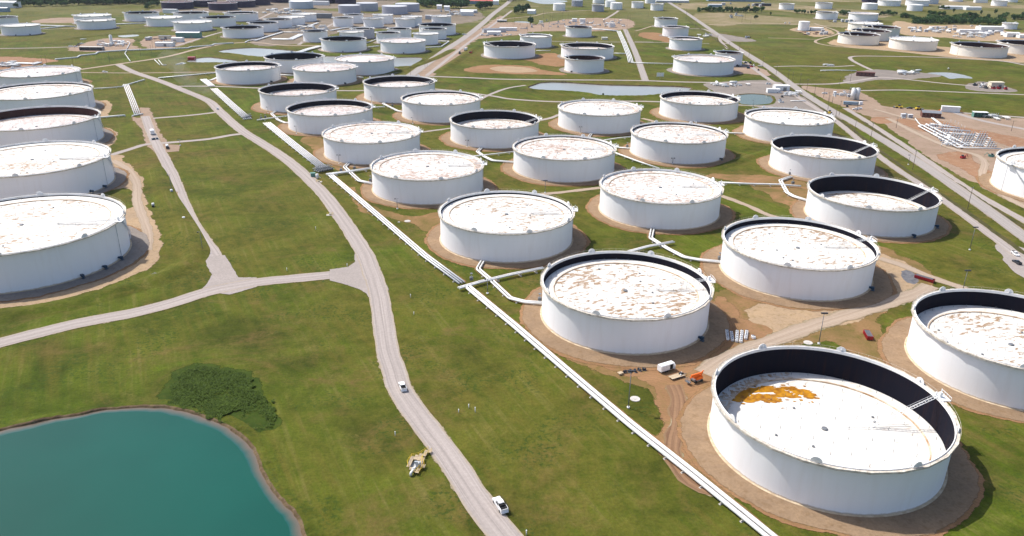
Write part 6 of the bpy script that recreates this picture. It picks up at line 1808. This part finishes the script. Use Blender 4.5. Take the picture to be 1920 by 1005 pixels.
yard(1790, 62, 1850, 71, 40, 15, ['valve_row', 'pipe_loop', 'pump_skid', 'valve_row'], 'in the right pipe court', 1.2)
yard(1838, 60, 1890, 68, 14, 16, ['equipment_cabinet', 'horizontal_vessel'], 'right of the tallest hall', 1.3)
yard(1310, 65, 1330, 71, 6, 17, ['pipe_loop', 'valve_row'], 'behind the gravel-pad tank', 1.0)
yard(1396, 68, 1412, 74, 4, 18, ['transformer', 'scrap_pile'], 'on the highway pad', 1.2)
yard(1845, 218, 1905, 225, 9, 19, ['pipe_loop', 'valve_row'], 'right of the open canopy', .9)
yard(1545, 121, 1560, 125, 3, 20, ['pipe_loop', 'valve_row'], 'by the loop road', .9)
yard(1365, 26, 1395, 36, 5, 21, ['transformer', 'valve_row'], 'below the bush row', 1.6)
yard(1200, 8, 1440, 14, 14, 22, ['equipment_cabinet', 'scrap_pile', 'transformer'], 'beside the far hall', 1.7)
yard(1555, 40, 1600, 44, 8, 23, ['scrap_pile', 'equipment_cabinet'], 'behind the cream full tank', 1.3)
yard(1690, 213, 1712, 222, 5, 24, ['equipment_cabinet', 'pump_skid'], 'left of the brown hut', .8)
yard(980, 46, 1000, 55, 4, 25, ['transformer', 'valve_row'], 'by the lone tree', 1.2)
for px, py in ((950, 66.5), (957, 66.5)): equip('horizontal_vessel', px, py, 0, "pale vessel right of the parked vehicles by the domed shed", 'vessel', 'pale vessels right of the parked vehicles', .6)

# big manifold on the right
mf = empty('pipe_manifold'); place(mf, 1800, 262, 0, "large manifold of white pipes and grey valves on the graded soil", 'manifold')
mo = mf.location.copy()
def wp(px, py, z=1.4): return G(px, py, z) - mo
for (a, b) in (((1722, 236), (1795, 276)), ((1728, 234), (1805, 275)), ((1736, 233), (1815, 272)), ((1795, 276), (1877, 279)), ((1770, 269), (1800, 268)), ((1800, 276), (1812, 268)), ((1812, 268), (1842, 272)), ((1745, 232), (1800, 240)), ((1750, 240), (1820, 246)), ((1765, 248), (1835, 254)), ((1722, 236), (1760, 234)), ((1760, 252), (1790, 262))):
    mb = MB(); tube(mb, [wp(*a), wp(*b)], .62, 8); mb.build('pipe', MT['pipe'], mf)
vm = MB(); valve_body(vm, 0, 0, 1.3, 1.2); vme = vm.build('valve', MT['pipegrey'], mesh_only=True)
hm = MB(); tube(hm, [Vector((-2.4, 0, 0)), Vector((-2.4, 0, 1.7)), Vector((2.4, 0, 1.7)), Vector((2.4, 0, 0))], .33, 6); hme = hm.build('loop', MT['pipe'], mesh_only=True)
r2 = random.Random(5)
for j in range(11):
    for i in range(20):
        f, g_ = i / 19, j / 10
        px = 1738 + f * 96 + g_ * 32; py = 236 + g_ * 38 + f * 3
        if f > .45 + .5 * g_ and g_ < .35: continue
        q = wp(px, py, 0)
        o = link('valve' if (i + j) % 5 else 'loop', vme if (i + j) % 5 else hme, mf, (q.x, q.y, 0), r2.choice((0, PI / 2)))
for (x, y) in ((1739, 219), (1752, 223), (1762, 224)):
    pass
pipe_run([(1748, 221), (1756, 227), (1764, 233)], "slanting pale conveyor-like pipe from the brown hut to the manifold", 2, .5, .5, 1.5)
pipe_run([(1716, 222), (1722, 230), (1728, 236)], "bent pale pipe left of the brown hut reaching the manifold", 1, .5, z=1.4)
for i, (px, py) in enumerate(((1782, 231), (1790, 233), (1796, 236), (1802, 240), (1808, 243))):
    mb = MB(); mb.cyl((0, 0, 0), (0, 0, 3.2), .16, n=6); mb.box((0, 0, 3.3), (.5, .5, .3))
    place(mb.build('bollard_post', MT['pipe']), px, py, 0, "pale post beside the large manifold, %s from the left" % ('first', 'second', 'third', 'fourth', 'fifth')[i], 'post', 'pale posts beside the large manifold')

# ------------------------------------------------------------------ poles, signs, small markers
def lamp(px, py, hgt, label, heads=4, g='tall lamp poles among the tanks', rz=0.0):
    root = empty('lamp_pole'); place(root, px, py, rz, label, 'lamp pole', g)
    mb = MB(); mb.cyl((0, 0, 0), (0, 0, .6), .55, n=10); mb.build('footing', MT['sackwhite'], root)
    mb = MB(); mb.cyl((0, 0, .6), (0, 0, hgt), .2, .11, n=8); mb.build('pole', MT['steel'], root)
    mb = MB(); mb.cyl((-1.1, 0, hgt - .1), (1.1, 0, hgt - .1), .08, n=5); mb.build('crossarm', MT['steel'], root)
    for i in range(heads):
        x = -1.1 + 2.2 * i / max(1, heads - 1)
        mb = MB(); mb.box((x, -.25, hgt - .15), (.7, .7, .5)); mb.build('floodlight', MT['cardark'], root)
    return root
lamp(1178, 765, 16, "tall lamp pole standing right of the pipe pair, in front of the dark pumps")
lamp(1535, 645, 15, "tall lamp pole beside the dirt track behind the nearest tank")
lamp(1818, 469, 14, "tall lamp pole on the lawn right of the front black-interior tank")
lamp(1803, 552, 13, "tall lamp pole behind the right-edge tank's rim")
lamp(914, 551, 8, "short lamp pole beside the zigzag pipes of the front tank", 1)
lamp(1022, 362, 9, "lamp pole in front of the dotted-roof tank")
lamp(745, 392, 7, "short lamp pole in front of the streaked tank at the valve station", 1)
lamp(636, 307, 7, "short lamp pole in front of the brim-full tank behind the valve station", 2)
lamp(1261, 308, 5, "short lamp post in front of the rust-ringed tank", 2)
lamp(876, 276, 6, "short lamp post in front of the black-interior tank left of the dotted roof", 2)
lamp(1088, 250, 6, "short lamp post in front of the tank by the long pond", 2)
lamp(774, 232, 6, "short lamp post in front of the streaked tank right of the rack head", 1)
lamp(697, 192, 6, "short lamp post in front of the tank at the diagonal road's foot", 1)
lamp(556, 251, 7, "short lamp post in front of the tank at the rack head", 1)
lamp(503, 212, 6, "short lamp post before the wide black-interior tank left of the rack", 1)
lamp(322, 357, 11, "lamp pole on the left lane's edge by the small slab", 1, 'lamp poles beside the left lane')
lamp(380, 470, 11, "lamp pole on the left lane's edge nearest the junction", 1, 'lamp poles beside the left lane')
lamp(338, 273, 5, "short lamp pole right of the slab at the crossroads", 1, 'lamp poles beside the left lane')
lamp(1703, 309, 8, "lamp pole on the highway's left verge before the black-interior tanks", 1, 'lamp poles beside the left lane')
lamp(1372, 199, 6, "short lamp post by the tank at the pond's right end", 1)
lamp(1412, 202, 8, "lamp pole left of the white stained-roof tank by the yard", 1)
for px, py, w_ in ((1713, 95, 'before the full cream tank'), (1794, 106, 'before the second cream tank from the right edge'), (1540, 63, 'in the scrap yard of the slim tall tank')):
    lamp(px, py, 13, "dark lamp pole %s" % w_, 2, 'dark lamp poles before the cream tanks')

pole0 = None
def power_pole(px, py, hgt, label, grp, rz=0.6):
    global pole0
    if pole0 is None:
        pole0 = empty('power_pole')
        mb = MB(); mb.cyl((0, 0, 0), (0, 0, 1), .2, .12, n=6); mb.build('pole', MT['polewood'], pole0)
        mb = MB(); mb.box((0, 0, .955), (2.6, .16, .014)); mb.build('crossarm', MT['polewood'], pole0)
        mb = MB()
        for x in (-1.1, -.4, .4, 1.1): mb.cyl((x, 0, .962), (x, 0, .985), .09, n=6)
        mb.build('insulators', MT['pipegrey'], pole0)
        o = pole0
    else: o = copy_tree(pole0)
    place(o, px, py, rz, label, 'power pole', grp)
    o.scale = (1, 1, hgt)
    return o
ordn = ('nearest', 'second nearest', 'third nearest', 'fourth nearest', 'fifth nearest', 'sixth nearest', 'seventh nearest', 'eighth nearest', 'ninth nearest', 'tenth nearest', 'eleventh nearest', 'twelfth nearest', 'thirteenth nearest', 'fourteenth nearest')
for i, (px, py) in enumerate(((1814, 392), (1711, 318), (1632, 262), (1573, 217), (1552, 206), (1526, 184), (1512, 173), (1499, 162), (1485, 155), (1477, 152), (1455, 140), (1430, 124), (1404, 107), (1386, 95))):
    power_pole(px, py, 15 if i < 8 else 13, "wooden power pole along the highway's left side, %s to the camera" % ordn[i], 'wooden power poles along the highway')
for i, (px, py) in enumerate(((1602, 248), (1567, 218), (1560, 195), (1345, 78), (1367, 92))):
    power_pole(px, py, 11, "shorter pole on the highway verge, %s to the camera" % (ordn[0], ordn[1], ordn[2], ordn[4], ordn[3])[i], 'shorter poles on the highway verge')
for px, py in ((965, 47), (975, 48), (989, 59), (1015, 57), (1029, 56), (1019, 34), (1031, 42), (1036, 38), (1054, 39), (1065, 40), (1098, 50), (1134, 52), (1152, 42), (1177, 38), (1181, 39), (1175, 62), (1190, 69), (1160, 39), (1112, 38), (1045, 52)):
    power_pole(px, py, 15, "thin dark pole in the central substation rows", 'thin dark poles in the central substation rows', rnd.uniform(0, 1.5))
for px, py in ((934, 42), (951, 46), (962, 55), (905, 30), (947, 33)):
    power_pole(px, py, 14, "thin dark pole near the canopy by the diagonal road", 'thin dark poles near the diagonal road canopy', rnd.uniform(0, 1.5))
for px, py in ((80, 122), (88, 121), (138, 124), (206, 117), (284, 100), (287, 93), (292, 92), (264, 106), (408, 73), (412, 50), (407, 49)):
    power_pole(px, py, 12, "thin dark pole on the upper left meadow", 'thin dark poles on the upper left meadow', rnd.uniform(0, 1.5))
for px, py in ((1286, 39), (1287, 26), (1391, 42), (1407, 44), (1381, 34), (1397, 38), (1304, 52), (1215, 33)):
    power_pole(px, py, 14, "thin dark pole on the dry field right of the highway", 'thin dark poles on the dry far field', rnd.uniform(0, 1.5))
for i, (px, py) in enumerate(((797, 127), (801, 125), (770, 142))):
    power_pole(px, py, 12, "thin pole at the lower end of the diagonal road, %s" % ('left of the two', 'right of the two', 'lowest one')[i], 'thin poles at the foot of the diagonal road')
for i, (px, py) in enumerate(((1574, 160), (1594, 153), (1544, 183), (1553, 190), (1606, 209), (1680, 240), (1896, 246))):
    power_pole(px, py, 10, "thin pole on the bare ground east of the highway, %s from the left" % ('third', 'fourth', 'first', 'second', 'fifth', 'sixth', 'seventh')[i], 'thin poles on the bare ground east of the highway')

sg = empty('notice_board'); place(sg, 1237.5, 148.5, HX, "two blank white panels on posts beside the straight road", 'sign')
for s_ in (-1, 1):
    mb = MB(); mb.box((s_ * 2.3, 0, 5.6), (4.2, .25, 4.6)); mb.build('panel', MT['roofwhite'], sg)
    for q in (-1.4, 1.4):
        mb = MB(); mb.box((s_ * 2.3 + q, .25, 3.2), (.3, .2, 6.4)); mb.build('post', MT['steel'], sg)

# deck with yellow railings
dk = empty('railed_deck'); place(dk, 781, 876, 0, "wooden deck with yellow railings around a white pipe beside the gravel road", 'platform')
do = dk.location.copy()
oct_ = [G(*p) - do for p in ((764, 872), (772, 860), (783, 857), (795, 862), (796, 877), (786, 891), (776, 890), (766, 882))]
walk = [G(*p) - do for p in ((785, 858), (803, 846), (810, 849), (792, 862))]
ax = Vector((math.cos(RACK + .9), math.sin(RACK + .9), 0)); ay = Vector((-ax.y, ax.x, 0))
hole = [G(*p) - do for p in ((767, 876), (775, 864), (786, 868), (778, 884))]
def inside(p, poly):
    c = False
    for i in range(len(poly)):
        a, b = poly[i - 1], poly[i]
        if (a.y > p.y) != (b.y > p.y) and p.x < (b.x - a.x) * (p.y - a.y) / (b.y - a.y) + a.x: c = not c
    return c
pm = MB(); pm.box((0, 0, .9), (1.15, .26, .08)); pme = pm.build('deck_plank', MT['wood'], mesh_only=True)
ang = math.atan2(ax.y, ax.x)
cnt = 0
for i in range(-8, 9):
    for j in range(-28, 29):
        q = ax * (i * 1.2) + ay * (j * .32)
        if (inside(q, oct_) or inside(q, walk)) and not inside(q, hole):
            link('deck_plank', pme, dk, (q.x, q.y, 0), ang); cnt += 1
def rail(poly, close=False, name='railing'):
    mb = MB()
    for i in range(len(poly) - (0 if close else 1)):
        a, b = poly[i], poly[(i + 1) % len(poly)]
        for z_ in (1.4, 1.95): mb.cyl(a + Vector((0, 0, z_)), b + Vector((0, 0, z_)), .045, n=5)
        n = max(1, int((b - a).length / 1.2))
        for k in range(n + 1):
            q = a.lerp(b, k / n); mb.cyl((q.x, q.y, 0), (q.x, q.y, 1.98), .06, n=5)
    mb.build(name, MT['yellow'], dk)
rail([walk[1], walk[0], oct_[1], oct_[0], oct_[7]]); rail([walk[2], walk[3], oct_[4], oct_[5], oct_[6]])
rail([G(*p) - do for p in ((790, 864), (791, 877), (782, 886))])
mb = MB(); a, b = G(770, 887, 1.2) - do, G(786, 866, 1.2) - do
tube(mb, [a - Vector((0, 0, 1.0)), a, b, b - Vector((0, 0, 1.2))], .42, 10); mb.cyl(a.lerp(b, .6), a.lerp(b, .72), .75, n=12); mb.cyl(a.lerp(b, .3), a.lerp(b, .34), .7, n=12)
mb.build('pipe', MT['pipe'], dk)
mb = MB(); q = a.lerp(b, .66); mb.cyl(q, q + Vector((0, 0, 1.6)), .14, n=6); mb.box(q + Vector((0, 0, 1.3)), (1.1, .7, .7)); mb.cyl(q + Vector((1.2, 0, 0)), q + Vector((1.2, 0, 1.5)), .35, n=8); mb.build('valve', MT['pipegrey'], dk)
area('dark_pit', [(767, 877), (775, 865), (785, 868), (776, 884)], .05, MT['steel'], .1, 2, smooth=False, fade=0)

def railed(px, py, label):
    root = empty('railed_platform'); place(root, px, py, .2, label, 'platform')
    mb = MB(); mb.box((0, 0, .08), (4.4, 3, .16)); mb.build('slab', MT['concrete'], root)
    mb = MB()
    for x, y in ((-1.8, -1.2), (0, -1.2), (1.8, -1.2), (-1.8, 1.2), (0, 1.2), (1.8, 1.2)): mb.cyl((x, y, .16), (x, y, 1.3), .07, n=5)
    for y in (-1.2, 1.2):
        for z_ in (.75, 1.25): mb.cyl((-1.8, y, z_), (1.8, y, z_), .05, n=4)
    mb.build('railing', MT['yellow'], root)
    mb = MB(); mb.box((0, 0, .6), (1.2, .8, .9)); mb.build('cabinet', MT['pipegrey'], root)
railed(619, 403, "small slab with yellow rails on the left verge of the main road")
railed(362, 472, "small slab with yellow rails on the grass beside the lower left lane")
railed(598, 341, "yellow-railed box just below the grey valve cluster")
railed(1466 + 30, 177, "small yellow-railed box in the gravel yard")
for i, (px, py, hh, w_) in enumerate(((860, 774, 1.3, 'left of three right of the pickup'), (879, 765, 1.4, 'middle of three right of the pickup'), (891, 773, 1.9, 'right of three right of the pickup'), (741, 817, 1.5, 'alone left of the main road'), (770, 558, 1.6, 'on the lawn below the cross pipes, upper'), (776, 590, 1.2, 'on the lawn below the cross pipes, lower'), (651, 500, 1.5, 'at the corner of the main junction'), (538, 508, 1.5, 'on the lawn edge above the junction road'), (1088 - 101, 1003, 1.5, 'at the bottom edge right of the gravel road'), (592, 430, 1.4, 'on the middle lawn left of the main road'))):
    mb = MB(); mb.cyl((0, 0, 0), (0, 0, hh), .14, n=6); mb.cyl((0, 0, hh), (0, 0, hh + .25), .2, n=6)
    place(mb.build('marker_post', MT['sackwhite']), px, py, 0, "small white marker post %s" % w_, 'post')
def small_tank(px, py, label, mat='pipe'):
    root = empty('small_tank'); place(root, px, py, .3, label, 'tank')
    mb = MB(); mb.cyl((0, 0, .2), (0, 0, 2.2), .8, n=14); mb.build('drum', MT[mat], root)
    mb = MB(); mb.box((0, -1.4, .6), (1.2, .9, 1.1)); mb.build('pump', MT['cardark'], root)
small_tank(322, 361, "small white drum on a pale slab at the left lane's edge")
small_tank(287.5, 387, "white and black drum alone on the green bank left of the lane")
area('concrete_slab', [(314, 362), (334, 360), (336, 380), (313, 381)], .17, MT['sand'], .5, 2, smooth=False, fade=0)
small_tank(345, 413, "small drum at the left lane, nearer than the slab")
small_tank(1718 + 60, 130, "tiny white marker tank on the upper right meadow")
for px, py, w_ in ((1190.7, 748.5, 'beside the tall lamp pole near the pipe pair'), (764, 415, 'on the lawn left of the spotted-roof tank'), (1515, 643, 'left of the tall lamp pole by the dirt track'), (748, 417, 'small one left of the pair on the lawn')):
    mb = MB(); mb.cyl((0, 0, 0), (0, 0, .28), 1.9 if px > 760 else .7, n=20); mb.cyl((0, 0, .28), (0, 0, .4), .6, n=12)
    place(mb.build('concrete_lid', MT['concrete']), px, py, 0, "round concrete well lid %s" % w_, 'well lid')
# two loose pipe trenches and skids in the meadow
pipe_run([(290, 112), (300, 122)], "left one of two brown pipes in the meadow above the road fork", 1, .5, z=.7, fine=False)
pipe_run([(297, 112), (305, 122), (312, 121.5)], "right one of two brown pipes in the meadow above the road fork", 1, .5, z=.7, fine=False)
pipe_run([(330, 121), (342, 118)], "short white pipe left of the small red pump house", 1, .7, z=.8, fine=False)
pipe_run([(1482, 189), (1511, 189)], "stack of dark rails lying in the gravel yard", 3, .3, .1, .6, fine=False)
pipe_run([(150, 73.5), (162, 73)], "short white pipe section in the meadow above the left pump yard", 2, .6, .1, .8, fine=False)
vs_ = MB(); vs_.cyl((0, 0, 0), (0, 0, 15), 2.2, n=16); vs_.cyl((0, 0, 15), (0, 0, 16), 2.2, .6, n=16)
place(vs_.build('standing_vessel', MT['pipe']), 210, 85, 0, "tall slim white column in the left pump yard", 'vessel')

# ------------------------------------------------------------------ trees
def crown_mesh(seed, mat, rx, rz_, n, leaf, lobes=6, bare=False):
    r2 = random.Random(seed); mb = MB()
    cs = [(Vector((r2.uniform(-.45, .45) * rx, r2.uniform(-.45, .45) * rx, r2.uniform(-.3, .45) * rz_)), r2.uniform(.45, .72)) for _ in range(lobes)]
    for i in range(n):
        c, q = cs[i % lobes]
        d = Vector((r2.gauss(0, 1), r2.gauss(0, 1), r2.gauss(0, 1))).normalized() * (r2.random() ** .33)
        p = c + Vector((d.x * rx * q, d.y * rx * q, d.z * rz_ * q))
        u = Vector((r2.gauss(0, 1), r2.gauss(0, 1), r2.gauss(0, .7))).normalized()
        v = u.cross(Vector((r2.gauss(0, 1), r2.gauss(0, 1), r2.gauss(0, 1)))).normalized()
        s = leaf * r2.uniform(.6, 1.4)
        mb.add([p - u * s, p + v * s * .7, p + u * s, p - v * s * .7], [(0, 1, 2, 3)])
    return mb.build('crown', mat, mesh_only=True)
def trunk_mesh(seed, hgt):
    r2 = random.Random(seed); mb = MB()
    mb.cyl((0, 0, 0), (.2, 0, hgt * .5), .32, .2, n=6)
    for i in range(4):
        a = i * 1.7 + r2.random(); mb.cyl((.15, 0, hgt * (.3 + .06 * i)), (math.cos(a) * hgt * .28, math.sin(a) * hgt * .28, hgt * .75), .13, .05, n=5)
    return mb.build('trunk', MT['trunk'], mesh_only=True)
TR = [(crown_mesh(1, MT['leaf'], 5.2, 4.4, 520, .75), trunk_mesh(1, 9), 5.6), (crown_mesh(2, MT['leafdark'], 4.2, 4.8, 480, .7), trunk_mesh(2, 9), 5.8), (crown_mesh(3, MT['leaf'], 6.0, 3.8, 540, .8, 8), trunk_mesh(3, 8), 4.8), (crown_mesh(4, MT['leafdark'], 3.2, 3.0, 320, .6, 4), trunk_mesh(4, 6), 3.4)]
def tree(px, py, s, label, group, kinds=(0, 1, 2, 3), name='broadleaf_tree'):
    k = rnd.choice(kinds); cm, tmh, ch = TR[k]
    p = G(px, py)
    root = empty(name, (p.x, p.y, 0), rnd.uniform(0, 6.28)); tag(root, label, 'tree' if name != 'bush' else 'bush', group)
    f = s * rnd.uniform(.8, 1.2); root.scale = (f, f, f * rnd.uniform(.85, 1.15))
    link('trunk', tmh, root); link('crown', cm, root, (0, 0, ch))
def strip(x0, y0, x1, y1, n, s, label, group, th=1.5, kinds=(0, 1, 2)):
    for i in range(n):
        f = (i + rnd.random()) / n
        j = i if x1 > x0 else n - 1 - i
        lb = label + ", %s from left" % ORD[j] if n <= 12 and len(label.split()) <= 13 else label
        tree(x0 + (x1 - x0) * f, y0 + (y1 - y0) * f + rnd.uniform(-th, th), s, lb, group, kinds)
strip(30, 13, 300, 6.5, 46, 1.5, "green tree in the front line of the upper left wood", 'trees of the upper left wood', 1.2)
strip(15, 5, 300, 1.5, 30, 1.7, "dark tree in the rear line of the upper left wood", 'rear trees of the upper left wood', 2.2, (0, 1))
strip(274, 15.5, 298, 9, 9, 1.2, "bush-like tree at the right end of the upper left wood, before the dark tanks", 'trees before the leftmost dark tank', 2)
strip(788, 13, 868, 16, 20, 1.7, "dark tree in the wood behind the corrugated grey tanks", 'trees behind the corrugated grey tanks', 2.0, (0, 1, 1))
strip(785, 6, 875, 5, 16, 1.8, "tall dark tree in the rear of the central wood", 'rear trees of the central wood', 3.5, (1, 1, 0))
strip(893, 18.5, 922, 15, 11, 1.6, "dark tree of the round clump beside the diagonal road", 'trees of the round clump by the diagonal road', 1.5, (1, 1, 0))
strip(935, 1.5, 985, .5, 8, 1.6, "dark tree on the top edge right of the diagonal road", 'trees on the top edge by the diagonal road', 1.5)
strip(964, 25.5, 992, 21, 10, 1.5, "dark tree of the clump left of the lone white roofed tank", 'trees left of the lone white roofed tank', 1.8, (1, 1, 0))
strip(992, 45, 998, 46, 3, 1.2, "green tree by the small pale pond at the substation", 'trees by the small pale pond', .6, (0, 1))
strip(1308, 21, 1360, 22.5, 10, 1.1, "yellowish green tree in the row right of the highway", 'trees of the row right of the highway, left half', .8, (0, 2))
strip(1360, 22.5, 1430, 24, 14, 1.3, "green tree in the right half of the row across the highway", 'trees of the row right of the highway, right half', .8, (0, 1))
strip(1487, 25, 1530, 27.5, 9, .9, "small green tree left of the rimmed tank on the far plain", 'small trees left of the rimmed far tank', 1.0)
strip(1573, 28.5, 1592, 27, 8, 1.1, "tree between the two rimmed tanks on the far plain", 'trees between the two rimmed far tanks', 1.6)
strip(1648, 29.5, 1680, 28, 10, 1.0, "tree right of the pinkish rimmed tank", 'trees right of the pinkish rimmed tank', 1.3)
strip(1688, 30, 1714, 35, 10, 1.1, "tree at the left end of the large right wood", 'trees at the left end of the right wood', 3)
strip(1712, 42, 1880, 47.5, 44, 1.2, "tree in the front line of the large right wood", 'front trees of the large right wood', 1.5)
strip(1738, 37, 1880, 40, 26, 1.1, "tree in the rear line of the large right wood", 'rear trees of the large right wood', 2.5, (0, 2, 1))
strip(1740, 29, 1770, 31, 10, 1.1, "dark tree of the upper clump in the right wood", 'trees of the upper clump in the right wood', 1.2, (1, 0))
strip(1803, 32, 1833, 33, 9, 1.1, "green tree of the small clump above the right wood", 'trees of the small clump above the right wood', 1.4)
strip(1873, 37, 1888, 30, 7, 1.1, "tree left above the low far right tank", 'trees above the low far right tank', 1.5)
strip(1897, 37, 1935, 35, 12, 1.2, "tree at the right edge beyond the wood", 'trees at the right edge beyond the wood', 1.5)
strip(1758, 17.5, 1778, 18, 6, .9, "bush-like tree left of the long white roof", 'trees left of the long white roof', .8)
for px, py in ((1444, 28), (1417, 36.5), (1840, 27), (1838, 36), (1866, 27), (1788, 24)):
    tree(px, py, 1.1, "single small tree on the dry far field at the upper right", 'single small trees on the far fields', (1, 3))
tree(31, 15.5, 1.2, "round dark bush beside the long white building in the corner", None, (1,), 'bush')
tree(1130, 179, .55, "round pale green bush on the near bank of the long pond", None, (3,), 'bush')

# the far woods behind the trees one can tell apart, each one mass of foliage
def wood_mass(spots, label, seed, mat='leafdark'):
    r2 = random.Random(seed); mb = MB()
    for (x0, y0, x1, y1, n, sz) in spots:
        for _ in range(n):
            px, py = r2.uniform(x0, x1), r2.uniform(y0, y1)
            c = G(px, py); rr = sz * r2.uniform(.7, 1.3)
            for k in range(46):
                d = Vector((r2.gauss(0, 1), r2.gauss(0, 1), r2.gauss(0, 1))).normalized() * (r2.random() ** .3)
                q_ = Vector((c.x + d.x * rr, c.y + d.y * rr, rr * .75 + d.z * rr * .75))
                u = Vector((r2.gauss(0, 1), r2.gauss(0, 1), r2.gauss(0, .6))).normalized() * rr * .26
                v = Vector((r2.gauss(0, 1), r2.gauss(0, 1), r2.gauss(0, 1))).normalized() * rr * .22
                mb.add([q_ - u, q_ + v, q_ + u, q_ - v], [(0, 1, 2, 3)])
    tag(mb.build('far_wood', MT[mat]), label, 'wood', kind='stuff')
wood_mass([(20, -3, 300, 8, 260, 9), (300, -4, 420, 1, 40, 9)], "dark far wood along the top edge above the far left tanks", 1)
wood_mass([(786, -2, 876, 12, 120, 9), (700, -4, 786, 1, 40, 9)], "dark far wood behind the corrugated grey tanks", 2)
wood_mass([(1712, 38, 1878, 45, 120, 5), (1690, 30, 1712, 35, 10, 4), (1740, 29, 1830, 36, 30, 3.5), (1900, 35, 1960, 39, 20, 5)], "undergrowth of the large wood above the far right works", 3)
wood_mass([(1308, 19, 1432, 23, 60, 4)], "undergrowth of the bush row right of the highway", 4, 'leaf')

MT['weedbed'] = earth('weedy ground', (.026, .046, .006), (.042, .066, .008), (.070, .074, .014), .1, .5)
# tall weeds by the turquoise pond: one mass of leaf clumps
def weeds():
    poly = [G(*p) for p in ((314, 752), (322, 725), (340, 700), (365, 686), (395, 688), (420, 697), (450, 700), (470, 712), (482, 733), (498, 745), (512, 765), (520, 785), (510, 800), (480, 806), (456, 808), (447, 795), (450, 778), (440, 768), (425, 778), (418, 795), (402, 786), (380, 778), (350, 770), (322, 764))]
    x0, x1 = min(p.x for p in poly), max(p.x for p in poly); y0, y1 = min(p.y for p in poly), max(p.y for p in poly)
    r2 = random.Random(11); mb = MB(); n = 0
    while n < 26000:
        p = Vector((r2.uniform(x0, x1), r2.uniform(y0, y1), 0)) + Vector((r2.gauss(0, .35), r2.gauss(0, .35), 0))
        q = p + Vector((mnoise.noise(p * .25), mnoise.noise(p * .25 + Vector((5, 5, 5))), 0)) * 3.0
        if not inside(q, poly): continue
        n += 1
        ed = mnoise.noise(p * .07 + Vector((3, 1, 0)))
        if r2.random() < max(0, -ed * 1.6): continue
        hgt = .55 + .7 * mnoise.noise(p * .15) + .4 * mnoise.noise(p * .6)
        z = .45 + r2.uniform(.05, max(.2, hgt * .5))
        a = r2.uniform(0, 6.28); s = r2.uniform(.14, .32); up = r2.uniform(.1, .5)
        u = Vector((math.cos(a) * s, math.sin(a) * s, up * s)); v = Vector((-math.sin(a) * s, math.cos(a) * s, r2.uniform(-.3, .6) * s))
        c = Vector((p.x, p.y, z))
        mb.add([c - u, c + v, c + u, c - v], [(0, 1, 2, 3)])
    o = mb.build('tall_weeds', MT['weed']); tag(o, "dark green mass of tall weeds on the shore of the turquoise pond", 'weeds', kind='stuff')
    area('weed_bed', [(314, 752), (322, 725), (340, 700), (365, 686), (395, 688), (420, 697), (450, 700), (470, 712), (482, 733), (498, 745), (512, 765), (520, 785), (510, 800), (480, 806), (456, 814), (447, 803), (450, 784), (440, 774), (428, 784), (424, 803), (402, 795), (378, 786), (350, 777), (318, 770)], .02, MT['weedbed'], 2.2, 2)
weeds()

# ------------------------------------------------------------------ dust behind the car on the main road
def dust():
    m = bpy.data.materials.new('road dust'); m.use_nodes = True; t = m.node_tree; t.nodes.clear()
    v = t.nodes.new('ShaderNodeVolumePrincipled'); v.inputs['Color'].default_value = (.92, .86, .78, 1); v.inputs['Density'].default_value = .0045
    o = t.nodes.new('ShaderNodeOutputMaterial'); t.links.new(v.outputs[0], o.inputs[1])
    for i, (px, py, rx, rz_) in enumerate(((352, 168, 13, 8), (346, 160, 10, 11), (375, 181, 15, 6), (400, 190, 11, 5), (330, 148, 16, 14))):
        bm = bmesh.new(); bmesh.ops.create_icosphere(bm, subdivisions=3, radius=1)
        for vv in bm.verts:
            k = 1 + .45 * mnoise.noise(vv.co * 1.3 + Vector((i * 7, 0, 0)))
            vv.co = Vector((vv.co.x * rx * k, vv.co.y * rx * k, vv.co.z * rz_ * k + rz_ * 1.5 + .5))
        me = bpy.data.meshes.new('dust_puff'); bm.to_mesh(me); bm.free(); me.materials.append(m)
        g_ = G(px, py); tag(link('dust_puff', me, None, (g_.x, g_.y, 0)), "thin pale dust puff drifting over the main road behind the small white pickup", kind='stuff')
dust()

# ------------------------------------------------------------------ haze
def haze():
    m = bpy.data.materials.new('haze'); m.use_nodes = True; t = m.node_tree; t.nodes.clear()
    v = t.nodes.new('ShaderNodeVolumePrincipled'); v.inputs['Color'].default_value = (.80, .87, 1.0, 1)
    v.inputs['Density'].default_value = .00002; v.inputs['Anisotropy'].default_value = .3
    o = t.nodes.new('ShaderNodeOutputMaterial'); t.links.new(v.outputs[0], o.inputs[1])
    mb = MB(); mb.box((0, 2500, 82), (15000, 9400, 166)); tag(mb.build('haze', m), kind='stuff')
haze()
